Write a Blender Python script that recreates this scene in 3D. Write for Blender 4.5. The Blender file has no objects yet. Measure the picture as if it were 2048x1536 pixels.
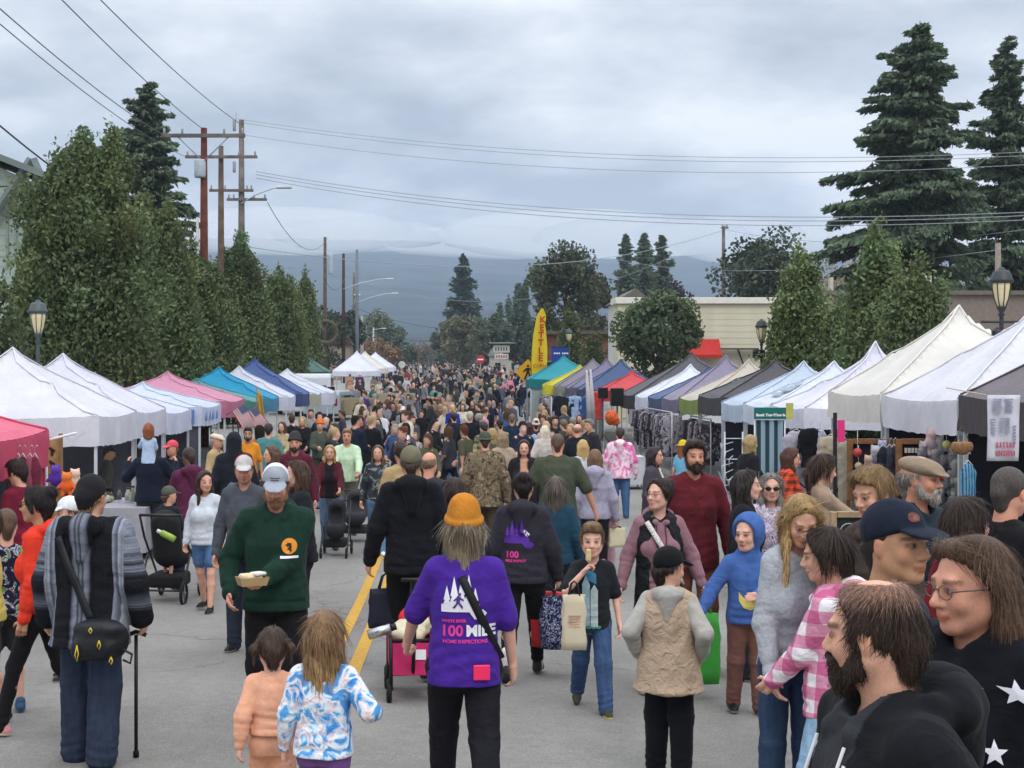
import bpy, bmesh, math, random
import numpy as np
from mathutils import Vector, Matrix
from mathutils.bvhtree import BVHTree
from math import sin, cos, pi, radians, sqrt
random.seed(7)
RNG = np.random.default_rng(7)
SC = bpy.context.scene
COL = SC.collection
# ------------------------------------------------------------------ camera
# Y runs along the street, X to the right, the camera stands at the origin 2.25 m up.
CAMH = 2.25
cam_d = bpy.data.cameras.new('camera')
cam = bpy.data.objects.new('camera', cam_d)
COL.objects.link(cam)
cam.location = (0, 0, CAMH)
cam.rotation_euler = (pi/2, 0, 0)
cam_d.sensor_width = 36
cam_d.lens = 36*3000/2048
cam_d.shift_x = 134/2048
cam_d.shift_y = -24/2048
cam_d.clip_start = 0.1
cam_d.clip_end = 20000
SC.camera = cam
# ------------------------------------------------------------------ sky, sun, exposure
def N(nt, typ, **kw):
 n = nt.nodes.new(typ)
 for k, v in kw.items():
  if k.startswith('i_'):
   n.inputs[k[2:].replace('_', ' ')].default_value = v
  else:
   setattr(n, k, v)
 return n
world = bpy.data.worlds.new('World')
SC.world = world
world.use_nodes = True
nt = world.node_tree
nt.nodes.clear()
L = nt.links.new
out = N(nt, 'ShaderNodeOutputWorld')
bg = N(nt, 'ShaderNodeBackground')
bg.inputs['Strength'].default_value = 0.1
sky = N(nt, 'ShaderNodeTexSky', sky_type='NISHITA', sun_disc=False)
sky.sun_elevation = radians(48)
sky.sun_rotation = radians(160)
tc = N(nt, 'ShaderNodeTexCoord')
sep = N(nt, 'ShaderNodeSeparateXYZ')
L(tc.outputs['Generated'], sep.inputs[0])
def M(op, a, b=None, c=None, clamp=False):
 n = N(nt, 'ShaderNodeMath', operation=op, use_clamp=clamp)
 for i, v in enumerate((a, b, c)):
  if v is None: continue
  if isinstance(v, (int, float)): n.inputs[i].default_value = v
  else: L(v, n.inputs[i])
 return n.outputs[0]
zc = M('MAXIMUM', sep.outputs[2], 0.0)
den = M('ADD', zc, 0.26)
cx = M('DIVIDE', sep.outputs[0], den)
cy = M('DIVIDE', sep.outputs[1], den)
comb = N(nt, 'ShaderNodeCombineXYZ')
L(cx, comb.inputs[0]); L(cy, comb.inputs[1]); comb.inputs[2].default_value = 3.3
n1 = N(nt, 'ShaderNodeTexNoise'); n1.inputs['Scale'].default_value = 0.95; n1.inputs['Detail'].default_value = 5; n1.inputs['Roughness'].default_value = 0.5; n1.inputs['Distortion'].default_value = 0.35
n2 = N(nt, 'ShaderNodeTexNoise'); n2.inputs['Scale'].default_value = 3.6; n2.inputs['Detail'].default_value = 6; n2.inputs['Roughness'].default_value = 0.55
L(comb.outputs[0], n1.inputs['Vector']); L(comb.outputs[0], n2.inputs['Vector'])
cl = M('ADD', M('MULTIPLY', n1.outputs[0], 0.66), M('MULTIPLY', n2.outputs[0], 0.34))
ramp = N(nt, 'ShaderNodeValToRGB')
L(cl, ramp.inputs[0])
cr = ramp.color_ramp
cr.elements[0].position = 0.41; cr.elements[0].color = (0.37, 0.405, 0.46, 1)
cr.elements[1].position = 0.585; cr.elements[1].color = (0.93, 0.935, 0.945, 1)
e = cr.elements.new(0.49); e.color = (0.60, 0.63, 0.68, 1)
# an overcast sky is about three times as bright overhead as at the horizon
lum = M('ADD', M('ADD', 0.93, M('MULTIPLY', M('SUBTRACT', 1.0, M('MULTIPLY', zc, 7.0), clamp=True), 0.22)), M('MULTIPLY', M('MULTIPLY', zc, zc), 2.1))
lum10 = M('MULTIPLY', lum, 10.0)
vm = N(nt, 'ShaderNodeVectorMath', operation='SCALE')
L(ramp.outputs[0], vm.inputs[0]); L(lum10, vm.inputs['Scale'])
mixn = N(nt, 'ShaderNodeMix', data_type='RGBA')
mixn.inputs[0].default_value = 0.95
L(sky.outputs[0], mixn.inputs[6]); L(vm.outputs[0], mixn.inputs[7])
L(mixn.outputs[2], bg.inputs[0])
L(bg.outputs[0], out.inputs[0])
sun_d = bpy.data.lights.new('sun', 'SUN')
sun_d.energy = 0.9
sun_d.angle = radians(25)
sun_d.color = (1.0, 0.96, 0.9)
sun = bpy.data.objects.new('sun', sun_d)
COL.objects.link(sun)
# high behind the camera, a little to the right
sdir = Vector((sin(radians(160))*cos(radians(48)), cos(radians(160))*cos(radians(48)), sin(radians(48))))
sun.rotation_euler = (-sdir).to_track_quat('-Z', 'Y').to_euler()
SC.view_settings.view_transform = 'Standard'
SC.view_settings.look = 'None'
SC.view_settings.exposure = 0.31
SC.view_settings.gamma = 1
SC.view_settings.use_curve_mapping = False
SC.cycles.max_bounces = 6
SC.cycles.diffuse_bounces = 3
SC.cycles.glossy_bounces = 2
SC.cycles.transparent_max_bounces = 6
SC.cycles.volume_bounces = 2
SC.cycles.use_denoising = True
# ------------------------------------------------------------------ helpers
def hexc(h, a=1.0):
 h = h.lstrip('#')
 v = [int(h[i:i+2], 16)/255 for i in (0, 2, 4)]
 return tuple(c/12.92 if c <= 0.04045 else ((c+0.055)/1.055)**2.4 for c in v)
def C(c):
 return hexc(c) if isinstance(c, str) else tuple(c)
GY = np.array([-30, 8.5, 10.5, 13, 16, 20, 28, 40, 55, 75, 90, 119, 160, 250, 400, 900, 9000.])
GZ = np.array([0, 0, -.06, -.2, -.36, -.46, -.5, -.5, -.47, -.2, .05, .57, 1.15, 2.25, 3.0, 3.5, 3.5])
def g(y):
 # ground height: smooth blend of the surveyed knots
 return float(np.mean([np.interp(y + o, GY, GZ) for o in (-2, -1, 0, 1, 2)])) if y < 300 else float(np.interp(y, GY, GZ))
def PX(px, d):
 return (px - 890)*d/3000
def PZ(py, d):
 return CAMH - (py - 744)*d/3000
def setp(o, label=None, cat=None, group=None, kind=None):
 if label: o['label'] = label
 if cat: o['category'] = cat
 if group: o['group'] = group
 if kind: o['kind'] = kind
 return o
def empty(name, loc, rz=0.0):
 o = bpy.data.objects.new(name, None)
 o.location = loc; o.rotation_euler = (0, 0, rz)
 o.empty_display_size = 0.1
 COL.objects.link(o)
 return o
def link(name, me, mat=None, parent=None, loc=None, rz=None):
 o = bpy.data.objects.new(name, me)
 if mat is not None:
  if isinstance(mat, (list, tuple)):
   for m in mat: me.materials.append(m)
  elif not me.materials: me.materials.append(mat)
 if parent is not None: o.parent = parent
 if loc is not None: o.location = loc
 if rz is not None: o.rotation_euler = (0, 0, rz)
 COL.objects.link(o)
 return o
def np_mesh(name, V, F, smooth=True, col=None, mi=None):
 """V (n,3); F (m,k) int array; col (n,3) point colour"""
 me = bpy.data.meshes.new(name)
 V = np.asarray(V, np.float32); F = np.asarray(F, np.int32)
 k = F.shape[1]
 me.vertices.add(len(V)); me.vertices.foreach_set('co', V.ravel())
 me.loops.add(F.size); me.loops.foreach_set('vertex_index', F.ravel())
 me.polygons.add(len(F))
 me.polygons.foreach_set('loop_start', np.arange(0, F.size, k, dtype=np.int32))
 me.polygons.foreach_set('loop_total', np.full(len(F), k, np.int32))
 if smooth: me.polygons.foreach_set('use_smooth', np.ones(len(F), bool))
 if mi is not None: me.polygons.foreach_set('material_index', np.asarray(mi, np.int32))
 if col is not None:
  paint(me, col)
 me.update(calc_edges=True)
 return me
def paint(me, col):
 a = me.color_attributes.get('Col') or me.color_attributes.new('Col', 'FLOAT_COLOR', 'POINT')
 c4 = np.ones((len(me.vertices), 4), np.float32); c4[:, :3] = col
 a.data.foreach_set('color', c4.ravel())
class MB:
 """collects boxes, tubes, lathes into one mesh, each face with a material slot"""
 def __init__(s): s.v = []; s.f = []; s.m = []; s.sm = []
 def add(s, vs, fs, m=0, sm=False):
  o = len(s.v); s.v += [tuple(v) for v in vs]
  s.f += [tuple(i+o for i in f) for f in fs]; s.m += [m]*len(fs); s.sm += [sm]*len(fs)
  return s
 def box(s, c, d, m=0, rz=0.0, R=None, bev=0.0):
  x, y, z = d[0]/2, d[1]/2, d[2]/2
  if bev:
   vs = []; b = min(bev, x*.9, y*.9, z*.9)
   bm = bmesh.new(); bmesh.ops.create_cube(bm, size=1)
   for v in bm.verts: v.co = Vector((v.co.x*2*x, v.co.y*2*y, v.co.z*2*z))
   bmesh.ops.bevel(bm, geom=list(bm.edges), offset=b, segments=2, affect='EDGES', profile=.5)
   bm.verts.index_update()
   vs = [v.co.copy() for v in bm.verts]; fs = [[v.index for v in f.verts] for f in bm.faces]; bm.free()
  else:
   vs = [Vector((sx*x, sy*y, sz*z)) for sx in (-1, 1) for sy in (-1, 1) for sz in (-1, 1)]
   fs = [(0, 1, 3, 2), (4, 6, 7, 5), (0, 4, 5, 1), (2, 3, 7, 6), (0, 2, 6, 4), (1, 5, 7, 3)]
  if R is None: R = Matrix.Rotation(rz, 3, 'Z')
  return s.add([R @ v + Vector(c) for v in vs], fs, m)
 def tube(s, pts, r, n=8, m=0, sm=True, cap=True):
  pts = [Vector(p) for p in pts]
  rs = r if isinstance(r, (list, tuple)) else [r]*len(pts)
  vs = []; fs = []
  up = None
  for i, p in enumerate(pts):
   t = (pts[min(i+1, len(pts)-1)] - pts[max(i-1, 0)])
   t = t.normalized() if t.length > 1e-9 else Vector((0, 0, 1))
   if up is None:
    up = Vector((1, 0, 0)) if abs(t.x) < .8 else Vector((0, 1, 0))
   a = (up - t*up.dot(t)).normalized(); b = t.cross(a); up = a
   for j in range(n):
    w = 2*pi*j/n
    vs.append(p + (a*cos(w) + b*sin(w))*rs[i])
  for i in range(len(pts)-1):
   for j in range(n):
    k = (j+1) % n
    fs.append((i*n+j, i*n+k, (i+1)*n+k, (i+1)*n+j))
  s.add(vs, fs, m, sm)
  if cap:
   o = len(s.v) - len(vs)
   s.f.append(tuple(o+j for j in range(n))[::-1]); s.f.append(tuple(o+(len(pts)-1)*n+j for j in range(n)))
   s.m += [m, m]; s.sm += [False, False]
  return s
 def lathe(s, prof, c=(0, 0, 0), n=12, m=0, sm=True):
  vs = []; fs = []
  for r, z in prof:
   for j in range(n):
    w = 2*pi*(j+.5)/n
    vs.append((c[0]+r*cos(w), c[1]+r*sin(w), c[2]+z))
  for i in range(len(prof)-1):
   for j in range(n):
    k = (j+1) % n
    fs.append((i*n+j, i*n+k, (i+1)*n+k, (i+1)*n+j))
  fs.append(tuple(range(n))[::-1]); fs.append(tuple((len(prof)-1)*n+j for j in range(n)))
  return s.add(vs, fs, m, sm)
 def prism(s, poly, d, m=0, M4=None):
  """poly in local XZ, extruded by d along local Y"""
  n = len(poly)
  vs = [Vector((x, -d/2, z)) for x, z in poly] + [Vector((x, d/2, z)) for x, z in poly]
  fs = [tuple(range(n)), tuple(range(2*n-1, n-1, -1))]
  fs += [((i+1) % n, i, n+i, n+(i+1) % n) for i in range(n)]
  if M4 is not None: vs = [M4 @ v for v in vs]
  return s.add(vs, fs, m)
 def mesh(s, name):
  me = bpy.data.meshes.new(name)
  me.from_pydata(s.v, [], s.f)
  me.polygons.foreach_set('material_index', np.array(s.m, np.int32))
  me.polygons.foreach_set('use_smooth', np.array(s.sm, bool))
  me.update()
  return me
 def build(s, name, mat, parent=None, loc=None, rz=None):
  return link(name, s.mesh(name), mat, parent, loc, rz)
# ------------------------------------------------------------------ materials
MATS = {}
def mat_base(name, rough=0.9, spec=0.3):
 m = bpy.data.materials.new(name)
 m.use_nodes = True
 nt = m.node_tree
 b = nt.nodes['Principled BSDF']
 b.inputs['Roughness'].default_value = rough
 b.inputs['Specular IOR Level'].default_value = spec
 return m, nt, b
def noise_node(nt, scale, detail=3, rough=.5, vec=None, dist=0):
 n = N(nt, 'ShaderNodeTexNoise'); n.inputs['Scale'].default_value = scale; n.inputs['Detail'].default_value = detail
 n.inputs['Roughness'].default_value = rough; n.inputs['Distortion'].default_value = dist
 if vec is not None: nt.links.new(vec, n.inputs['Vector'])
 return n
def add_bump(nt, b, h, strength=.3, dist=.01):
 bp = N(nt, 'ShaderNodeBump'); bp.inputs['Strength'].default_value = strength; bp.inputs['Distance'].default_value = dist
 nt.links.new(h, bp.inputs['Height']); nt.links.new(bp.outputs[0], b.inputs['Normal'])
def vary(nt, colsock, noise, lo=.8, hi=1.15):
 mr = N(nt, 'ShaderNodeMapRange'); mr.inputs['From Min'].default_value = .3; mr.inputs['From Max'].default_value = .7
 mr.inputs['To Min'].default_value = lo; mr.inputs['To Max'].default_value = hi
 nt.links.new(noise, mr.inputs[0])
 v = N(nt, 'ShaderNodeVectorMath', operation='SCALE')
 if isinstance(colsock, tuple): v.inputs[0].default_value = colsock[:3]
 else: nt.links.new(colsock, v.inputs[0])
 nt.links.new(mr.outputs[0], v.inputs['Scale'])
 return v.outputs[0]
def mat(color, rough=.8, var=.1, scale=6, bump=0.0, bscale=60, spec=.3, metal=0, name=None, bdist=.01):
 c = C(color)
 key = ('m', c, rough, var, scale, bump, bscale, spec, metal, bdist)
 if key in MATS: return MATS[key]
 m, nt, b = mat_base(name or 'surface', rough, spec)
 b.inputs['Metallic'].default_value = metal
 tc = N(nt, 'ShaderNodeTexCoord')
 if var:
  n = noise_node(nt, scale, 4, .6, tc.outputs['Object'])
  nt.links.new(vary(nt, c, n.outputs[0], 1-var*1.6, 1+var), b.inputs['Base Color'])
 else: b.inputs['Base Color'].default_value = (*c, 1)
 if bump:
  n = noise_node(nt, bscale, 4, .6, tc.outputs['Object'])
  add_bump(nt, b, n.outputs[0], bump, bdist)
 MATS[key] = m
 return m
def attr_mat(kind):
 """materials that read the colour painted on the mesh"""
 key = ('attr', kind)
 if key in MATS: return MATS[key]
 rough = {'cloth': .92, 'skin': .55, 'hair': .5, 'denim': .9, 'puffer': .6, 'plastic': .4, 'leaf': .7, 'far': .85}[kind]
 m, nt, b = mat_base(kind, rough, {'skin': .35, 'hair': .35, 'leaf': .25}.get(kind, .15))
 a = N(nt, 'ShaderNodeAttribute', attribute_name='Col')
 tc = N(nt, 'ShaderNodeTexCoord')
 col = a.outputs['Color']
 if kind == 'cloth':
  n = noise_node(nt, 14, 4, .6, tc.outputs['Object'])
  col = vary(nt, col, n.outputs[0], .84, 1.1)
  n2 = noise_node(nt, 420, 2, .6, tc.outputs['Object'])
  col = vary(nt, col, n2.outputs[0], .86, 1.14)
  n3 = noise_node(nt, 9, 3, .5, tc.outputs['Object'], 1.2)
  add_bump(nt, b, n3.outputs[0], .4, .03)
  b.inputs['Sheen Weight'].default_value = .03
 elif kind == 'denim':
  mp = N(nt, 'ShaderNodeMapping'); mp.inputs['Scale'].default_value = (1, 1, .18)
  nt.links.new(tc.outputs['Object'], mp.inputs[0])
  n = noise_node(nt, 26, 4, .65, mp.outputs[0])
  col = vary(nt, col, n.outputs[0], .72, 1.22)
  n3 = noise_node(nt, 18, 3, .55, tc.outputs['Object'], .8)
  add_bump(nt, b, n3.outputs[0], .5, .02)
 elif kind == 'puffer':
  n3 = noise_node(nt, 16, 3, .55, tc.outputs['Object'], 1.5)
  add_bump(nt, b, n3.outputs[0], .7, .03)
 elif kind == 'skin':
  n = noise_node(nt, 26, 5, .7, tc.outputs['Object'])
  col = vary(nt, col, n.outputs[0], .86, 1.09)
  n = noise_node(nt, 190, 3, .7, tc.outputs['Object'])
  col = vary(nt, col, n.outputs[0], .92, 1.06)
  b.inputs['Subsurface Weight'].default_value = .08
  b.inputs['Subsurface Radius'].default_value = (.012, .005, .003)
  b.inputs['Subsurface Scale'].default_value = .4
  n2 = noise_node(nt, 300, 2, .6, tc.outputs['Object'])
  add_bump(nt, b, n2.outputs[0], .12, .004)
 elif kind == 'hair':
  mp = N(nt, 'ShaderNodeMapping'); mp.inputs['Scale'].default_value = (1, 1, .09)
  nt.links.new(tc.outputs['Object'], mp.inputs[0])
  n = noise_node(nt, 150, 3, .7, mp.outputs[0], .3)
  col = vary(nt, col, n.outputs[0], .5, 1.45)
  add_bump(nt, b, n.outputs[0], .8, .012)
  n2 = noise_node(nt, 18, 3, .6, mp.outputs[0])
  col = vary(nt, col, n2.outputs[0], .8, 1.2)
 elif kind == 'leaf':
  b.inputs['Roughness'].default_value = .65
  tr = N(nt, 'ShaderNodeBsdfTranslucent'); mx = N(nt, 'ShaderNodeMixShader'); mx.inputs[0].default_value = .22
  nt.links.new(col, tr.inputs[0]); nt.links.new(b.outputs[0], mx.inputs[1]); nt.links.new(tr.outputs[0], mx.inputs[2])
  nt.links.new(mx.outputs[0], nt.nodes['Material Output'].inputs[0])
 nt.links.new(col, b.inputs['Base Color'])
 MATS[key] = m
 return m
def fabric_mat(color, transl=.25, name='tent_fabric', seam=0):
 c = C(color); key = ('fab', c, transl, seam)
 if key in MATS: return MATS[key]
 m, nt, b = mat_base(name, .62, .3)
 tc = N(nt, 'ShaderNodeTexCoord')
 n = noise_node(nt, 1.6, 5, .62, tc.outputs['Object'])
 col = vary(nt, c, n.outputs[0], .88, 1.05)
 nt.links.new(col, b.inputs['Base Color'])
 tr = N(nt, 'ShaderNodeBsdfTranslucent'); mx = N(nt, 'ShaderNodeMixShader'); mx.inputs[0].default_value = transl
 nt.links.new(col, tr.inputs[0]); nt.links.new(b.outputs[0], mx.inputs[1]); nt.links.new(tr.outputs[0], mx.inputs[2])
 nt.links.new(mx.outputs[0], nt.nodes['Material Output'].inputs[0])
 mp = N(nt, 'ShaderNodeMapping'); mp.inputs['Scale'].default_value = (1, 1, .5)
 nt.links.new(tc.outputs['Object'], mp.inputs[0])
 n2 = noise_node(nt, 5, 3, .5, mp.outputs[0], 1.2)
 add_bump(nt, b, n2.outputs[0], .35, .06)
 MATS[key] = m
 return m
# ------------------------------------------------------------------ implicit surfaces (union of rounded shapes, then surface nets)
class SDF:
 def __init__(s): s.p = []; s.post = []
 def cap(s, a, b, ra, rb=None, k=.02, i=0, fl=None):
  s.p.append(('cap', np.array(a, float), np.array(b, float), ra, ra if rb is None else rb, k, i, fl)); return s
 def ell(s, c, r, k=.02, i=0, R=None, op=1):
  s.p.append(('ell', np.array(c, float), np.array(r, float), R, op, k, i)); return s
 def loft(s, zs, rx, ry, yo, xo=None, k=.03, i=0, pw=2.0):
  s.p.append(('loft', np.array(zs), np.array(rx), np.array(ry), np.array(yo), np.zeros(len(zs)) if xo is None else np.array(xo), k, i, pw)); return s
 def sub(s, c, r, k=.01, R=None): return s.ell(c, r, k, 0, R, -1)
 def cut(s, n, c, k=.006): s.p.append(('cut', np.array(n, float), float(c), k)); return s   # keep n.p < c
 def subcap(s, a, b, ra, rb=None, k=.01): s.p.append(('scap', np.array(a, float), np.array(b, float), ra, ra if rb is None else rb, k)); return s
 def build(s, h, want_id=False, zmin=None):
  lo = np.full(3, 1e9); hi = -lo
  for p in s.p:
   if p[0] == 'cap':
    l = np.minimum(p[1]-p[3], p[2]-p[4]); u = np.maximum(p[1]+p[3], p[2]+p[4])
   elif p[0] == 'ell' and p[4] > 0:
    m = p[2].max() if p[3] is not None else p[2]; l = p[1]-m; u = p[1]+m
   elif p[0] == 'loft':
    l = np.array([(p[5]-p[2]).min(), (p[4]-p[3]).min(), p[1].min()]); u = np.array([(p[5]+p[2]).max(), (p[4]+p[3]).max(), p[1].max()])
   else: continue
   lo = np.minimum(lo, l-p[5 if p[0] != 'loft' else 6]*.3); hi = np.maximum(hi, u+p[5 if p[0] != 'loft' else 6]*.3)
  if zmin is not None: lo[2] = max(lo[2], zmin)
  lo -= 2.5*h; hi += 2.5*h
  n = np.ceil((hi-lo)/h).astype(int)+1
  f = np.full(n, 9.0, np.float32)
  ids = np.zeros(n, np.int8) if want_id else None
  ax = [(lo[d]+h*np.arange(n[d])).astype(np.float32) for d in range(3)]
  def rng(l, u, pad):
   a = np.clip(np.floor((l-pad-lo)/h).astype(int), 0, n); b = np.clip(np.ceil((u+pad-lo)/h).astype(int)+1, 0, n)
   return tuple(slice(int(x), int(y)) for x, y in zip(a, b))
  for p in s.p:
   t = p[0]
   if t in ('cap', 'scap'):
    _, a, b, ra, rb, k = p[:6]
    sl = rng(np.minimum(a-ra, b-rb), np.maximum(a+ra, b+rb), k+2*h)
    X, Y, Z = ax[0][sl[0], ][:, None, None], ax[1][sl[1]][None, :, None], ax[2][sl[2]][None, None, :]
    ba = b-a; L2 = max(float(ba@ba), 1e-9)
    T = np.clip(((X-a[0])*ba[0]+(Y-a[1])*ba[1]+(Z-a[2])*ba[2])/L2, 0, 1)
    d = np.sqrt((X-a[0]-T*ba[0])**2+(Y-a[1]-T*ba[1])**2+(Z-a[2]-T*ba[2])**2)-(ra+(rb-ra)*T)
   elif t == 'ell':
    _, c, r, R, op, k, i = p
    m = np.full(3, r.max()) if R is not None else r
    sl = rng(c-m, c+m, k+2*h)
    X, Y, Z = ax[0][sl[0]][:, None, None]-c[0], ax[1][sl[1]][None, :, None]-c[1], ax[2][sl[2]][None, None, :]-c[2]
    if R is not None:
     X, Y, Z = (R[0][j]*X+R[1][j]*Y+R[2][j]*Z for j in range(3))
    k0 = np.sqrt((X/r[0])**2+(Y/r[1])**2+(Z/r[2])**2)
    k1 = np.sqrt((X/r[0]**2)**2+(Y/r[1]**2)**2+(Z/r[2]**2)**2)
    d = k0*(k0-1)/np.maximum(k1, 1e-6)
   elif t == 'loft':
    _, zs, rx, ry, yo, xo, k, i, pw = p
    l = np.array([(xo-rx).min(), (yo-ry).min(), zs.min()]); u = np.array([(xo+rx).max(), (yo+ry).max(), zs.max()])
    sl = rng(l, u, k+2*h)
    X, Y, Z = ax[0][sl[0]][:, None, None], ax[1][sl[1]][None, :, None], ax[2][sl[2]]
    rxx = np.interp(Z, zs, rx).astype(np.float32); ryy = np.interp(Z, zs, ry).astype(np.float32); yy = np.interp(Z, zs, yo); xx = np.interp(Z, zs, xo)
    d = ((np.abs((X-xx)/rxx)**pw+np.abs((Y-yy)/ryy)**pw)**(1/pw)-1)*np.minimum(rxx, ryy)
    cap = np.maximum(zs.min()-Z, Z-zs.max())[None, None, :]
    d = np.maximum(d, cap)
   elif t == 'cut':
    _, nn, c, k = p
    sl = (slice(None),)*3
    d = nn[0]*ax[0][:, None, None]+nn[1]*ax[1][None, :, None]+nn[2]*ax[2][None, None, :]-c
   F = f[sl]
   d = d.astype(np.float32)
   if t == 'cut' or t == 'scap' or (t == 'ell' and op < 0):
    if t != 'cut': d = -d
    hh = np.clip(.5-.5*(F-d)/max(k, 1e-5), 0, 1)
    G = F+(d-F)*hh + k*hh*(1-hh)
    f[sl] = np.where(F > 5, F, G)
   else:
    hh = np.clip(.5+.5*(F-d)/max(k, 1e-5), 0, 1)
    G = F*(1-hh)+d*hh-k*hh*(1-hh)
    if want_id:
     ii = ids[sl]; ii[d < F] = p[6] if t != 'loft' else p[7]
    f[sl] = np.where(F > 5, d, G)
  return surface_nets(f, lo, h, ids)
def surface_nets(f, lo, h, ids=None):
 ins = f < 0
 c = np.zeros(tuple(x-1 for x in f.shape), np.int8)
 for a in (0, 1):
  for b in (0, 1):
   for e in (0, 1):
    c += ins[a:f.shape[0]-1+a, b:f.shape[1]-1+b, e:f.shape[2]-1+e]
 act = (c > 0) & (c < 8)
 cells = np.argwhere(act)
 num = np.full(act.shape, -1, np.int32); num[act] = np.arange(len(cells))
 acc = np.zeros((len(cells), 3)); cnt = np.zeros(len(cells))
 for axis in range(3):
  for u in (0, 1):
   for v in (0, 1):
    o = [0, 0, 0]; o[(axis+1) % 3] = u; o[(axis+2) % 3] = v
    q = [0, 0, 0]; q[axis] = 1
    A = cells+o; B = A+q
    fa = f[A[:, 0], A[:, 1], A[:, 2]]; fb = f[B[:, 0], B[:, 1], B[:, 2]]
    x = (fa < 0) != (fb < 0)
    t = np.where(x, fa/np.where(x, fa-fb, 1), 0)
    P = np.repeat(np.array([o], float), len(cells), 0); P[:, axis] = t
    acc[x] += P[x]; cnt[x] += 1
 V = lo+h*(cells+acc/np.maximum(cnt, 1)[:, None])
 Fs = []
 for axis in range(3):
  a1, a2 = (axis+1) % 3, (axis+2) % 3
  s0 = [slice(None)]*3; s1 = [slice(None)]*3
  s0[axis] = slice(0, -1); s1[axis] = slice(1, None)
  A = ins[tuple(s0)]; B = ins[tuple(s1)]
  sel = [slice(None)]*3; sel[a1] = slice(1, -1); sel[a2] = slice(1, -1)
  x = (A != B)[tuple(sel)]; w = np.argwhere(x)
  w[:, a1] += 1; w[:, a2] += 1
  fl = A[w[:, 0], w[:, 1], w[:, 2]]
  def cell(d1, d2):
   q = w.copy(); q[:, a1] += d1; q[:, a2] += d2
   return num[q[:, 0], q[:, 1], q[:, 2]]
  quad = np.stack([cell(-1, -1), cell(0, -1), cell(0, 0), cell(-1, 0)], 1)
  quad[~fl] = quad[~fl][:, ::-1]
  Fs.append(quad)
 Fq = np.concatenate(Fs)
 Fq = Fq[(Fq >= 0).all(1)]
 vid = ids[cells[:, 0], cells[:, 1], cells[:, 2]] if ids is not None else None
 return V.astype(np.float32), Fq, vid
def vnormals(V, F):
 n = np.cross(V[F[:, 2]]-V[F[:, 0]], V[F[:, 3]]-V[F[:, 1]])
 out = np.zeros_like(V)
 for j in range(4): np.add.at(out, F[:, j], n)
 return out/np.maximum(np.linalg.norm(out, axis=1, keepdims=True), 1e-9)
def folds(V, F, amp, seed=0, sc=1.0, vert=.55):
 """soft cloth creases"""
 r = np.random.default_rng(seed)
 nrm = vnormals(V, F); d = np.zeros(len(V))
 for q in range(6):
  k = r.normal(size=3); k[2] *= vert if q % 2 else 1.6; k /= np.linalg.norm(k)
  wl = (.09+.17*r.random())*sc
  w = r.normal(size=3); w /= np.linalg.norm(w)
  ph = 2*pi*(V@k)/wl+1.6*np.sin(2*pi*(V@w)/(.22*sc)+r.random()*6)+r.random()*6
  d += (1-np.abs(np.sin(ph*.5)))**1.5 if q < 3 else .5*np.sin(ph)
 return V+nrm*(amp*(d/2.4)[:, None])
def rotm(yaw=0, pitch=0, roll=0):
 # yaw about Z (ccw), pitch about X (positive looks up), roll about Y
 return np.array(Matrix.Rotation(yaw, 3, 'Z') @ Matrix.Rotation(pitch, 3, 'X') @ Matrix.Rotation(roll, 3, 'Y'))
SKINS = {'f': C('d3a189'), 'm': C('c79679'), 't': C('b98a6c'), 'd': C('5f4436'), 'p': C('d9a995'), 'r': C('cc937b')}
ARM = {'down': (.27, .03, .83), 'fwd': (.25, .17, .86), 'back': (.27, -.14, .85), 'belly': (.06, .30, 1.10), 'low': (.17, .30, 1.0),
       'chest': (.07, .26, 1.27), 'face': (.08, .20, 1.47), 'pocket': (.25, .10, .96), 'push': (.20, .42, 1.03), 'out': (.42, .12, .9), 'up': (.23, .10, 1.75), 'hip': (.24, .02, .98)}
LEG = {'stand': ((1, 2), (-1, 2)), 'walk': ((20, 6), (-16, 22)), 'walkr': ((-16, 22), (20, 6)), 'stride': ((26, 8), (-22, 34)), 'strider': ((-22, 34), (26, 8)),
       'easy': ((5, 4), (-4, 8)), 'step': ((12, 4), (-9, 12)), 'stepr': ((-9, 12), (12, 4))}
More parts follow.
